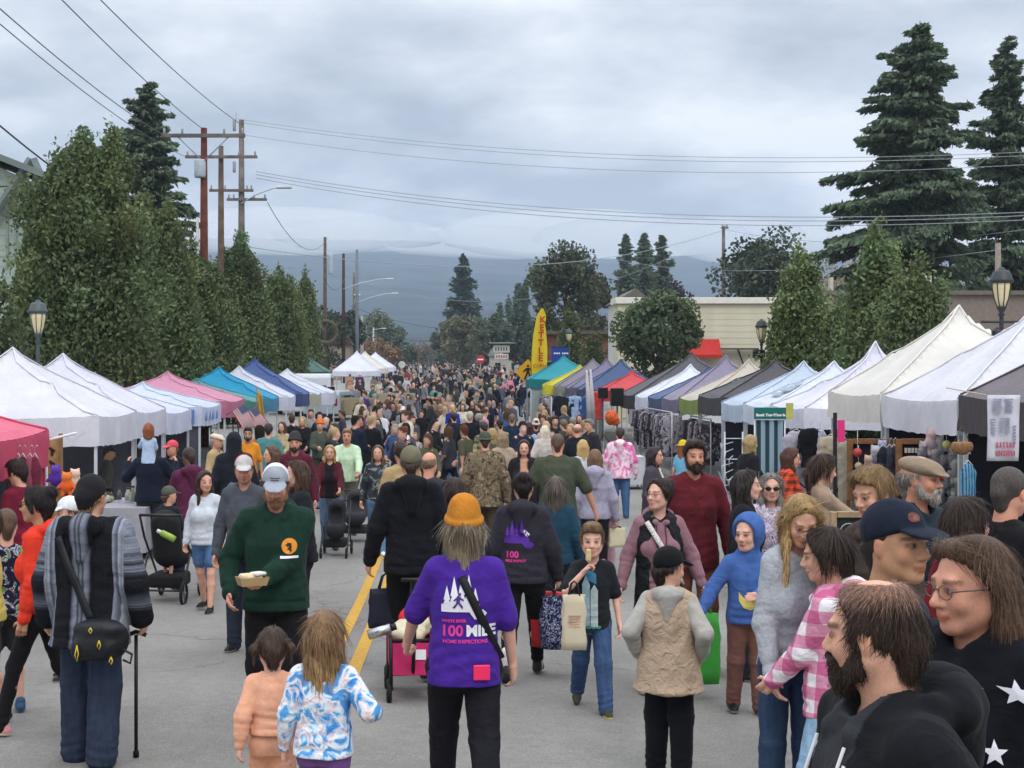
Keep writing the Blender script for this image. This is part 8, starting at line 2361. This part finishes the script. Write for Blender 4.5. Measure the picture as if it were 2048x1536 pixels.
def chalkboard():
 Y = 10.9; x0, x1 = PX(1660, Y), PX(1733, Y); zt = PZ(1023, Y)-g(Y)
 root = setp(empty('chalkboard', ((x0+x1)/2, Y, g(Y))), 'wooden framed chalkboard sign with chalk drawing behind the checked hoodie', 'sign')
 w = x1-x0; h = zt-.05
 MB().box((0, 0, h/2+.05), (w-.05, .02, h-.06)).build('board', mat('23282b', .8, .12, 10), root)
 fm = mat('a08a6c', .8, .2, 10)
 for c, d in (((-w/2+.02, -.01, zt/2), (.045, .05, zt)), ((w/2-.02, -.01, zt/2), (.045, .05, zt)), ((0, -.01, zt-.02), (w-.09, .05, .045)), ((0, -.01, .14), (w-.09, .05, .045))): MB().box(c, d, bev=.006).build('frame_bar', fm, root)
 ck = mat('b9c4c0', .9, .1)
 mb = MB(); mb.tube([(.06*cos(a)*1.0, -.014, zt-.14+.055*sin(a)) for a in np.linspace(0, 6.28, 14)], .004, 4); mb.tube([(0, -.014, zt-.20), (0, -.014, zt-.30)], .004, 4); mb.tube([(-.09, -.014, zt-.24), (.09, -.014, zt-.22)], .004, 4); mb.build('chalk_drawing', ck, root)
 lettering('lettering', 'AS A', .055, mat('7f9aa0', .9, 0), root, (.02, -.014, zt-.36)); lettering('lettering', 'GIVER', .060, mat('7aa074', .9, 0), root, (.03, -.014, zt-.44)); lettering('lettering', 'OF LOVE', .045, ck, root, (.02, -.014, zt-.52))
chalkboard()
# ------------------------------------------------------------------ right hand stalls: tables, racks, toys
def table(label, cx_, cy_, w, d, cloth, z=.74, rz=0, zoff=.125, grp='stall tables'):
 root = setp(empty('stall_table', (cx_, cy_, g(cy_)+zoff), rz), label, 'table', grp)
 MB().box((0, 0, z), (w, d, .04), bev=.008).build('tabletop', mat('a8a8a4', .6, .1), root)
 for a in (-1, 1):
  for b in (-1, 1): MB().tube([(a*(w/2-.06), b*(d/2-.06), 0), (a*(w/2-.06), b*(d/2-.06), z-.02)], .016, 6).build('leg', STEEL, root)
 if cloth:
  V = []; F = []; per = [(-1, -1), (1, -1), (1, 1), (-1, 1)]; m_ = 12; ring = []
  for k in range(4):
   a, b = per[k], per[(k+1) % 4]
   for i in range(m_): ring.append((a[0]+(b[0]-a[0])*i/m_, a[1]+(b[1]-a[1])*i/m_))
  n = len(ring)
  for r_i, zz in enumerate((z+.024, z-.3, z-.62)):
   for i, (x, y) in enumerate(ring): o = .012+.018*r_i*(.5+.5*sin(i*1.9)); V.append((x*(w/2+o), y*(d/2+o), zz))
   if r_i: F += [((r_i-1)*n+i, (r_i-1)*n+(i+1) % n, r_i*n+(i+1) % n, r_i*n+i) for i in range(n)]
  me = bpy.data.meshes.new('tablecloth'); me.from_pydata(V, [], [tuple(range(n))]+F); me.update()
  o = link('tablecloth', me, fabric_mat(cloth, .05), None, root.location, rz); setp(o, 'cloth draped on the '+label, 'tablecloth', 'stall tablecloths')
 return root
table('table of plush toys under the bright white tent', 6.9, 19.0, .8, 2.4, '2a2433')
table('table of trinkets under the cream white tent', 6.9, 22.0, .8, 2.2, '4a4250')
table('table under the dark grey tent at the right edge', 6.8, 15.9, .8, 2.2, '1c1a22')
table('white draped table beside the pink tie dye hoodie', PX(1205, 33)+.5, 35.5, 1.4, .8, 'c4c6ce', zoff=0)
table('grey table under the big white tent at left', PX(238, 21.5), 22.5, .7, 1.8, '9a9aa2', zoff=.0)
table('long white table by the far left stalls', PX(690, 88), 90, .8, 2.6, 'c9c9cc', zoff=0)
def tray_frame(label, px, Y, py0, py1, w):
 zb = g(Y)+.125; z0, z1 = PZ(py1, Y)-zb, PZ(py0, Y)-zb
 root = setp(empty('display_frame', (PX(px, Y), Y, zb)), label, 'display frame', 'wooden display frames')
 fm = mat('7a5434', .7, .2, 8)
 for c, d in (((-w/2, 0, (z0+z1)/2), (.07, .06, z1-z0)), ((w/2, 0, (z0+z1)/2), (.07, .06, z1-z0)), ((0, 0, z1-.03), (w-.07, .055, .07)), ((0, 0, z0+.03), (w-.07, .055, .07))): MB().box(c, d, bev=.006).build('frame_bar', fm, root)
 for s in (-1, 1): MB().box((s*w/2, .1, z0/2), (.05, .05, z0)).build('leg', fm, root)
 MB().box((0, .035, (z0+z1)/2), (w-.06, .01, z1-z0-.05)).build('backing', mat('251c26', .9, .1), root)
 return root, z0, z1
f1, a0, a1 = tray_frame('wooden display frame with a red ball left of the tent leg', 1742, 19.6, 878, 1000, .55)
f2, b0, b1 = tray_frame('wooden display frame with a name strip behind the flat cap', 1838, 18.6, 878, 990, .50)
mb = MB()
for k in range(9): mb.box((-.17+.042*k, -.02, b1-.14), (.03, .02, .06))
mb.build('letter_tiles', mat('b9b4a8', .7, .15, 40), f2)
def plush(label, px, py, Y, r, c1, c2, seed):
 rr = random.Random(seed)
 root = setp(empty('plush_toy', (PX(px, Y), Y, PZ(py, Y))), label, 'plush toy', 'toys hung on the right stalls')
 S = SDF(); S.ell((0, 0, 0), (r, r*.8, r*1.1), .01); S.ell((0, -.01, r*1.35), (r*.8, r*.75, r*.75), r*.3)
 for s in (-1, 1):
  S.cap((s*r*.7, 0, r*.3), (s*r*1.3, -.02, -r*.3), r*.32, r*.25, r*.2); S.cap((s*r*.45, 0, -r*.8), (s*r*.6, -r*.4, -r*1.4), r*.35, r*.3, r*.2)
  S.ell((s*r*.55, 0, r*2.0), (r*.25, r*.18, r*.35), r*.1)
 V, F, _ = S.build(r*.2)
 c = np.where((V[:, 2] > r*.7)[:, None], np.array(C(c2)), np.array(C(c1)))
 link('plush_body', np_mesh('plush_body', V, F, True, c), attr_mat('cloth'), root)
 root.rotation_euler.z = rr.uniform(-.6, .6)
TOY = [(1862, 888, 'a89a9c', 'c9a8a8', 'pink eared grey plush at the top of the toy tower'), (1878, 898, '8a8a90', 'b8b4b4', 'grey plush under the pink eared one'), (1846, 908, '6a6a72', '9a9a9c', 'dark grey plush at the left of the toy tower'),
       (1866, 925, '77727c', 'a8a0a0', 'greyish plush in the middle of the toy tower'), (1885, 935, '4a4456', '9a8a90', 'violet grey plush in the toy tower'), (1904, 918, '8f8f94', 'c4c0bc', 'light grey plush right in the toy tower'),
       (1908, 945, '9a9c98', 'b9b8b0', 'pale plush right of the toy tower'), (1870, 955, 'a03a34', 'b0564a', 'brick red plush beside the grey beard'), (1890, 970, '6f7376', '9da09c', 'grey plush low in the toy tower'),
       (1912, 980, '8a8c8c', 'aeb0aa', 'pale grey plush low at right of the toy tower'), (1880, 1000, '5d6066', '8f9294', 'slate plush at the foot of the toy tower'), (1905, 1005, '75787c', 'b0b0b0', 'last grey plush at the foot of the toy tower'),
       (1752, 920, '6a6a80', 'a8a4ac', 'blue grey plush hung left of the dark shirts'), (1765, 905, '4f5a86', '8f98b4', 'blue plush hung left of the dark shirts'), (1738, 935, '8a6a54', 'b09a80', 'brown plush hung under the red ball'),
       (1742, 952, '5a3f66', '8a6f96', 'purple plush hung under the red ball'), (1772, 930, '7d7f94', 'b8b8c0', 'lavender plush hung beside the shirts')]
for i, (px, py, c1, c2, lab) in enumerate(TOY): plush(lab, px, py, 18.4 if px > 1800 else 19.3, .075 if i % 3 else .09, c1, c2, i)
def ball(label, px, py, Y, r, col, cat='ball'):
 root = setp(empty('hanging_ball', (PX(px, Y), Y, PZ(py, Y))), label, cat)
 mb = MB(); mb.lathe([(r*sin(a), -r*cos(a)) for a in np.linspace(.12, pi-.12, 11)], (0, 0, 0), 16); mb.build('ball', mat(col, .5, .12, 12), root)
 MB().tube([(0, 0, r*.98), (0, 0, r+.22)], .004, 4).build('string', mat('cfcfcf', .8, 0), root)
ball('red ball hanging in the wooden display frame', 1715, 905, 19.5, .058, 'a83c40')
ball('pale yellow ball hanging on the toy tower', 1893, 889, 18.2, .050, 'c4b87c')
ball('cream lantern ball hanging below the red ball', 1717, 932, 19.5, .05, 'a8997c')
def garment_on_hanger(label, px, py, Y, w, ln, col, m=None, rz=0.0, name='hanging_shirt', cat='shirt', sleeves=True, group=None):
 root = setp(empty(name, (PX(px, Y), Y, PZ(py, Y)), rz), label, cat, group)
 S = SDF(); S.loft([-ln, -ln*.5, -.10, 0], np.array([w*.5, w*.46, w*.5, w*.2]), [.05, .05, .05, .03], [0, 0, 0, 0], None, .02, 0, 2.2)
 if sleeves:
  for s in (-1, 1): S.cap((s*w*.42, 0, -.06), (s*w*.60, 0, -.06-ln*.45), .05, .045, .03)
 S.cut((0, 0, 1), -.0, .02)
 V, F, _ = S.build(.024); V = folds(V, F, .014, int(px), 1.2)
 link('garment', np_mesh('garment', V, F, True, np.tile(np.array(C(col)), (len(V), 1))), m or attr_mat('cloth'), root)
 MB().tube([(-w*.3, 0, -.03), (0, 0, .03), (w*.3, 0, -.03)], .006, 5).build('hanger', mat('c9c9cc', .5, 0), root)
 MB().tube([(0, 0, .03), (0, 0, .09), (.02, 0, .11), (.03, 0, .09)], .004, 5).build('hanger_hook', STEEL, root)
 return root
for i, (px, c) in enumerate(((1766, '22232c'), (1779, '3a3c46'), (1788, '26282f'))):
 garment_on_hanger(['dark shirt nearest the white tent leg', 'grey shirt between two dark shirts', 'dark shirt on the right of the grey one'][i], px, 893, 18.9, .16, .5, c, sleeves=False, group='shirts on the right stall')
garment_on_hanger('cream knit top on a hanger left of the pink sign strip', 1662, 872, 21.6, .28, .75, 'a89c8a'); garment_on_hanger('fringed beige shawl below the pink sign strip', 1690, 880, 21.2, .20, 1.1, '9c9484', sleeves=False, name='hanging_shawl', cat='shawl')
garment_on_hanger('black costume with pale bones at the ghostly stall', 1622, 856, 23.8, .32, .62, '1b1a20', name='costume', cat='costume'); garment_on_hanger('white robe hung beside the black costume', 1640, 858, 23.8, .20, .7, 'b9bccb', sleeves=False, name='hanging_robe', cat='robe')
garment_on_hanger('long pale grey gauze gown at the ghostly stall', 1592, 862, 24.0, .42, 1.7, 'a8a4b0', sleeves=False, name='hanging_gown', cat='gown'); garment_on_hanger('grey ghost cloth hung below the teal sign', 1548, 872, 26.0, .42, 1.6, '8a8c94', sleeves=False, name='ghost_cloth', cat='cloth')
garment_on_hanger('light blue striped towel hung below the dark grey tent', 1936, 926, 15.6, .17, .42, '6f9fb8', pat_mat('blue_towel', stripes(0, 34, '5f93b0', '2f4a6a', .6)), sleeves=False, name='hanging_towel', cat='towel')
gb_ = setp(empty('basket_bag', (PX(1924, 15.9), 15.9, PZ(893, 15.9))), 'tan woven bag hung at the front of the dark grey tent', 'bag')
S = SDF(); S.ell((0, 0, 0), (.12, .06, .09), .02); S.cut((0, 0, 1), .05, .01); V, F, _ = S.build(.012); link('bag_body', np_mesh('bag_body', V, F, True), mat('8f6a48', .8, .25, 30, .5, 60), gb_)
MB().tube([(-.08, 0, .05), (0, 0, .22), (.08, 0, .05)], .006, 5).build('bag_handle', mat('6a4c34', .8, .1), gb_)
def big_wheel():
 Y = 23.9; root = setp(empty('bicycle_wheel', (PX(1622, Y), Y, PZ(935, Y))), 'thin black bicycle wheel hung among the gauze cloths', 'wheel')
 mb = MB(); mb.tube([(.26*cos(a), 0, .34*sin(a)) for a in np.linspace(0, 6.283, 24)], .014, 6, cap=False); mb.build('rim', BLACKM, root)
 mb = MB()
 for k in range(10): a = k*pi/5; mb.tube([(0, 0, 0), (.26*cos(a), 0, .34*sin(a))], .004, 4)
 mb.build('spokes', BLACKM, root)
big_wheel()
def rack(label, x, y0, y1, z, items, seed, zoff=.0, group=None):
 root = setp(empty('clothes_rack', (x, (y0+y1)/2, g((y0+y1)/2)+zoff)), label, 'clothes rack')
 l = y1-y0
 mb = MB(); mb.tube([(0, -l/2, z), (0, l/2, z)], .018, 6)
 for s in (-1, 1): mb.tube([(0, s*l/2, 0), (0, s*l/2, z)], .018, 6); mb.tube([(-.25, s*l/2, .04), (.25, s*l/2, .04)], .018, 6)
 mb.build('frame', STEEL, root)
 rr = random.Random(seed)
 cols = ['2a2a30', '4a444c', '6a6470', '8f8a94', '3a3038', '55505a', 'a09ca4', '1d1c22']
 first = {}
 for k in range(items):
  y = (y0+y1)/2-l/2+.06+(l-.12)*k/(items-1)
  ci = rr.randrange(len(cols))
  if ci not in first:
   S = SDF(); ln = 1.0; S.loft([-ln, -ln*.5, -.10, 0], np.array([.24, .22, .22, .08]), [.035, .035, .03, .02], [0]*4, None, .02, 0, 2.2)
   for s in (-1, 1): S.cap((s*.2, 0, -.06), (s*.25, 0, -.5), .035, .03, .03)
   V, F, _ = S.build(.035); V = folds(V, F, .016, ci)
   me = np_mesh('garment', V, F, True, np.tile(np.array(C(cols[ci])), (len(V), 1))); me.materials.append(pat_mat('mottled_cloth%d' % ci, tiedye([(.38, cols[ci]), (.5, cols[(ci+3) % 8]), (.62, cols[(ci+5) % 8])], 9))); first[ci] = me
  o = link('hanging_shirt', first[ci], None, None, (x+rr.uniform(-.03, .03), y, root.location.z+z-.06), rr.uniform(-.25, .25)); setp(o, '%s mottled top hung on the %s' % (['dark', 'plum grey', 'grey', 'light grey', 'brown black', 'dusty', 'pale', 'black'][ci], label.split(' of ')[0]), 'shirt', group or 'tops on the '+label)
  o.scale = (1, 1, rr.uniform(.85, 1.1))
rack('long rack of mottled tops beside the small white tent', 5.75, 38.0, 44.0, 1.72, 24, 4)
rack('short rack of dark tops under the beige tent', 6.1, 34.4, 37.2, 1.66, 10, 6)
rack('rack of black jackets by the yellow edged tent', 4.0, 56.5, 60.0, 1.75, 9, 8)
def wire_grid():
 Y = 31.0; root = setp(empty('wire_rack', (PX(1466, 21.8), 21.8, g(21.8))), 'white metal wire rack with hooks before the dark wall tent', 'rack')
 mb = MB()
 for x in (-.12, .14): mb.tube([(x, 0, 0), (x, 0, 1.85)], .012, 6)
 for k in range(6): mb.tube([(-.12, 0, .25+k*.3), (.14, 0, .25+k*.3)], .008, 5)
 for k in range(8):
  a = k*.8; mb.tube([(.0, 0, 1.7-.1*k), (-.18+.05*(k % 3), -.12, 1.66-.1*k), (-.2+.06*(k % 3), -.14, 1.55-.1*k)], .007, 5)
 mb.build('rack_frame', mat('b4b8be', .4, .05, metal=.5), root)
wire_grid()
def twigs():
 rr = random.Random(9); Y = 17.6
 root = setp(empty('silver_branches', (PX(1512, Y), Y, g(Y)+.02)), 'bundle of bare silvery branches standing behind the dark haired woman', 'branches')
 mb = MB(); mb.lathe([(.10, 0), (.13, .3), (.11, .32)], (0, 0, 0), 12); mb.build('pot', mat('5a5a60', .6, .1), root)
 mb = MB()
 for k in range(26):
  a = rr.random()*6.28; l = rr.uniform(.6, 1.15); t = rr.uniform(.15, .55)
  p0 = Vector((0, 0, .3)); p1 = p0+Vector((cos(a)*t*l*.5, sin(a)*t*l*.5, l*.55)); p2 = p1+Vector((cos(a+.4)*t*l*.6, sin(a)*t*l*.5, l*.5))
  mb.tube([p0, p1, p2], [.009, .006, .002], 4)
  for q in range(2): mb.tube([p1, p1+Vector((rr.uniform(-.2, .2), rr.uniform(-.2, .2), rr.uniform(.15, .4)))], [.005, .002], 4)
 mb.build('twigs', mat('8f8f96', .6, .15), root)
twigs()
# loudspeakers before the wide charcoal tent
def pa(label, px, Y, py0, py1, w):
 zb = g(Y)+.1; z0, z1 = PZ(py1, Y)-zb, PZ(py0, Y)-zb
 root = setp(empty('loudspeaker', (PX(px, Y), Y, zb)), label, 'loudspeaker', 'black loudspeakers on stands')
 MB().box((0, 0, (z0+z1)/2), (w, .32, z1-z0), bev=.03).build('cabinet', mat('141416', .7, .05), root)
 MB().box((0, -.165, (z0+z1)/2), (w*.85, .02, (z1-z0)*.88), bev=.01).build('grille', mat('0d0d0f', .8, .05, 60, .5, 200), root)
 mb = MB(); mb.tube([(0, 0, .3), (0, 0, z0)], .02, 7)
 for k in range(3): a = k*2.09; mb.tube([(0, 0, .55), (.4*cos(a), .4*sin(a), .01)], .014, 5)
 mb.build('stand', BLACKM, root)
pa('large black loudspeaker on a stand before the charcoal tent', 1234, 46.8, 776, 812, .40)
pa('smaller black loudspeaker left of the large one', 1206, 50.5, 775, 797, .32)
def umbrella_pole(px0, px1, Y, py0, py1, label, c='b9b4b8', r=.05):
 root = setp(empty('closed_umbrella', (PX(px1, Y), Y, g(Y))), label, 'umbrella')
 z0 = PZ(py1, Y)-g(Y); z1 = PZ(py0, Y)-g(Y); dx = PX(px0, Y)-PX(px1, Y)
 MB().tube([(0, 0, 0), (dx*.5, 0, z1*.5), (dx, 0, z1)], .02, 6).build('pole', mat('c9c6c8', .5, .05), root)
 MB().tube([(dx*.55, 0, z1*.52), (dx*.75, 0, z1*.75), (dx*.98, 0, z1*.98)], [r*1.5, r*1.2, r*.5], 8).build('folded_cloth', fabric_mat(c, .1), root)
umbrella_pole(1173, 1187, 38.0, 740, 860, 'left of two pale closed umbrellas by the navy tent'); umbrella_pole(1181, 1192, 38.4, 738, 865, 'right of two pale closed umbrellas by the navy tent')
ob = setp(empty('balloon_bag', (PX(1223, 44), 44, PZ(835, 44))), 'orange bundle hanging before the charcoal tent', 'bag')
S = SDF(); S.ell((0, 0, 0), (.19, .15, .22), .02); S.ell((.12, 0, -.1), (.12, .1, .13), .05); V, F, _ = S.build(.02); V = folds(V, F, .02, 3); link('bundle', np_mesh('bundle', V, F, True), mat('c95a24', .6, .15), ob)
MB().tube([(0, 0, .2), (0, 0, .75)], .008, 5).build('string', BLACKM, ob)
for i, (px, py, Y, c, lab) in enumerate(((1120, 800, 60, '1d1f26', 'dark jacket hung at the grey stall left'), (1135, 803, 58, '23252e', 'navy jacket hung at the grey stall'), (1150, 800, 56, '8fa4c4', 'light blue shirt hung at the grey stall'), (1170, 802, 54, '2f4a7c', 'blue shirt hung at the navy tent'), (1192, 792, 55, 'b03a3a', 'red cloth hung between the stalls'))):
 garment_on_hanger(lab, px, py-8, min(Y, 52), .4, .95, c, group='clothes hung along the right stalls')
# ------------------------------------------------------------------ left hand stalls
def lattice():
 Y = 16.9; x0, x1 = PX(88, Y), PX(122, Y); zb = g(Y); z0, z1 = .2, PZ(874, Y)-zb
 root = setp(empty('lattice_board', ((x0+x1)/2, Y, zb)), 'tan wooden display board with cut out hooks beside the red tent', 'display board')
 w = x1-x0; m = mat('a8865c', .8, .2, 8)
 MB().box((0, 0, (z0+z1)/2), (w, .03, z1-z0), bev=.005).build('board', m, root)
 for s in (-1, 1): MB().box((s*w/2, -.01, (z1+.04)/2), (.035, .06, z1+.04)).build('frame_bar', mat('8f6f48', .8, .2, 8), root)
 for k in range(4):
  mb = MB(); z = z1-.14-.15*k; mb.box((0, -.022, z), (.07, .014, .028), R=Matrix.Rotation(.6, 3, 'Y')); mb.box((.0, -.022, z-.04), (.028, .014, .06)); mb.build('cut_out', mat('3a2a1c', .9, .1), root)
lattice()
sg = setp(empty('white_board', (PX(120, 16.5), 16.5, PZ(874, 16.5))), 'tilted white plank sign sticking out under the big white tent', 'board')
MB().box((0, 0, 0), (.36, .12, .025), R=Matrix.Rotation(radians(-14), 3, 'Y'), bev=.008).build('plank', WHITE, sg); MB().tube([(-.16, .05, -.05), (-.16, .05, -1.75)], .014, 6).build('post', STEEL, sg)
for i, (px, c, ln) in enumerate(((24, '5a4a44', .5), (36, '7a6a60', .55), (46, '4a2a30', .5), (60, '8a4a5a', .55), (70, '6a2a3c', .5))):
 garment_on_hanger(['brown', 'taupe', 'dark wine', 'rose', 'wine red'][i]+' scarf hung under the red tent', px, 912, 15.2, .11, ln, c, sleeves=False, name='hanging_scarf', cat='scarf', group='scarves under the red tent')
for (px, py, Y, c1, c2, lab) in ((112, 958, 13.4, '4a2a86', '5a3a9a', 'purple plush toy above the white sun cap'), (134, 972, 13.2, 'd05a24', 'd8743a', 'orange plush toy beside the purple one'), (150, 965, 13.5, 'c9a894', 'd8b8a4', 'pinkish plush toy right of the orange one')):
 plush(lab, px, py, Y, .058, c1, c2, int(px))
 MB().tube([(0, 0, -.12), (0, 0, PZ(py, Y)*-1+g(Y))], .012, 5)
def goods(label, px, py, Y, n, seed, w, cols):
 rr = random.Random(seed)
 for k in range(n):
  x = PX(px, Y)+rr.uniform(-w, w); hgt = rr.uniform(.08, .22); c = rr.choice(cols)
  root = setp(empty('jar', (x, Y+rr.uniform(-.25, .25), PZ(py, Y))), label, 'jar', label+' group')
  mb = MB(); r = rr.uniform(.03, .05); mb.lathe([(r, 0), (r*1.05, hgt*.6), (r*.6, hgt*.8), (r*.6, hgt)], (0, 0, 0), 9); mb.build('jar_body', mat(c, .3, .1, spec=.5), root)
  MB().lathe([(r*.65, hgt), (r*.65, hgt+.025)], (0, 0, 0), 9).build('lid', mat('3a3a3c', .5, 0), root)
goods('small jar standing on the grey table at left', 240, 1001, 22.6, 11, 2, .26, ['8a9a78', 'b0aca4', '5a5a60', '9a8a70', 'c4c2bc'])
# vehicles parked behind the left stalls
def van(label, px, Y, yaw, col, L_=4.9, H_=1.95):
 root = setp(empty('parked_van', (PX(px, Y), Y, g(Y)), radians(yaw)), label, 'van')
 W_ = 1.85; prof = [(-L_/2, .35), (L_/2-.1, .35), (L_/2, .75), (L_/2-.15, 1.02), (L_/2-.95, 1.12), (L_/2-1.75, H_-.06), (L_/2-2.1, H_), (-L_/2+.12, H_), (-L_/2, H_-.2)]
 mb = MB(); mb.prism(prof, W_, 0, Matrix.Identity(4)); b = mb.build('body', mat(col, .3, .05, spec=.5), root)
 bv = b.modifiers.new('b', 'BEVEL'); bv.width = .07; bv.segments = 3
 gm = mat('14181c', .08, 0, spec=.7)
 for s in (-1, 1):
  MB().prism([(L_/2-1.75, 1.15), (L_/2-1.15, 1.15), (L_/2-1.8, H_-.22), (L_/2-1.95, H_-.22)], .02, 0, Matrix.Translation((0, s*(W_/2+.006), 0))).build('side_window', gm, root)
  MB().prism([(-L_/2+.3, 1.15), (L_/2-1.95, 1.15), (L_/2-2.1, H_-.22), (-L_/2+.35, H_-.22)], .02, 0, Matrix.Translation((0, s*(W_/2+.006), 0))).build('side_window', gm, root)
  for x in (-L_/2+.95, L_/2-.95):
   w = MB().tube([(x, s*(W_/2-.12), .33), (x, s*(W_/2+.02), .33)], .33, 16).build('wheel', mat('151517', .8, .05), root); MB().tube([(x, s*(W_/2+.02), .33), (x, s*(W_/2+.03), .33)], .2, 12).build('rim', STEEL, w)
  MB().box((L_/2-.03, s*.65, .72), (.12, .3, .16), bev=.03).build('headlight', mat('d8d8d4', .2, 0), root)
  MB().box((-L_/2-.0, s*.75, .95), (.06, .16, .34), bev=.02).build('tail_light', mat('8a1c1c', .3, 0), root)
 MB().box((-L_/2-.005, 0, 1.45), (.02, 1.4, .5)).build('rear_window', gm, root); MB().box((0, 0, .32), (L_-.2, W_-.1, .12)).build('bumper', BLACKM, root)
van('white van parked behind the last white tent on the left', 630, 79, 92, 'c9ccd2', 4.8, 2.3)
van('silver car parked beside the dark green tent', 664, 76, 80, '9aa4ac', 4.4, 1.5)
van('white van roof showing behind the charcoal tent at right', 1385, 64, 5, 'd4d6da', 5.2, 2.6)
def barrier(label, px, Y, w, col, py0, py1):
 z0, z1 = PZ(py1, Y)-g(Y), PZ(py0, Y)-g(Y)
 root = setp(empty('road_barrier', (PX(px, Y), Y, g(Y))), label, 'barrier')
 MB().box((0, 0, (max(z0, .25)+z1)/2), (w, .06, z1-max(z0, .25)), bev=.02).build('barrier_panel', mat(col, .8, .1), root)
 for s in (-1, 1): MB().box((s*w*.42, 0, (z1)/2-.05), (.06, .4, z1-.1), bev=.01).build('barrier_foot', mat('6a6a68', .7, .1), root)
barrier('low tan barrier across the street behind the brown coat', 715, 66, 1.5, '8f8268', 796, 830); barrier('long low beige barrier in the crowd before the turquoise top', 790, 70, 1.9, '9a8e78', 786, 806)
b_ = setp(empty('easel_sign', (PX(782, 84), 84, g(84))), 'pale blue upright board sign in front of the far white tent', 'sign'); MB().box((0, 0, .95), (.32, .04, .62), bev=.01).build('board', mat('aebcd6', .7, .05), b_)
for s in (-1, 1): MB().box((s*.13, .05, .4), (.03, .03, .8)).build('leg', STEEL, b_)
b_ = setp(empty('banner_sign', (PX(768, 82), 82, g(82))), 'blue lettered board sign left of the pale blue board', 'sign'); MB().box((0, 0, .75), (.40, .04, .75), bev=.01).build('board', mat('3f6ab0', .7, .05), b_)
lettering('lettering', 'FOOD', .15, WHITE, b_, (0, -.03, .9), 0, .004); lettering('lettering', 'HERE', .15, WHITE, b_, (0, -.03, .65), 0, .004)
for s in (-1, 1): MB().box((s*.16, .05, .25), (.03, .03, .5)).build('leg', STEEL, b_)
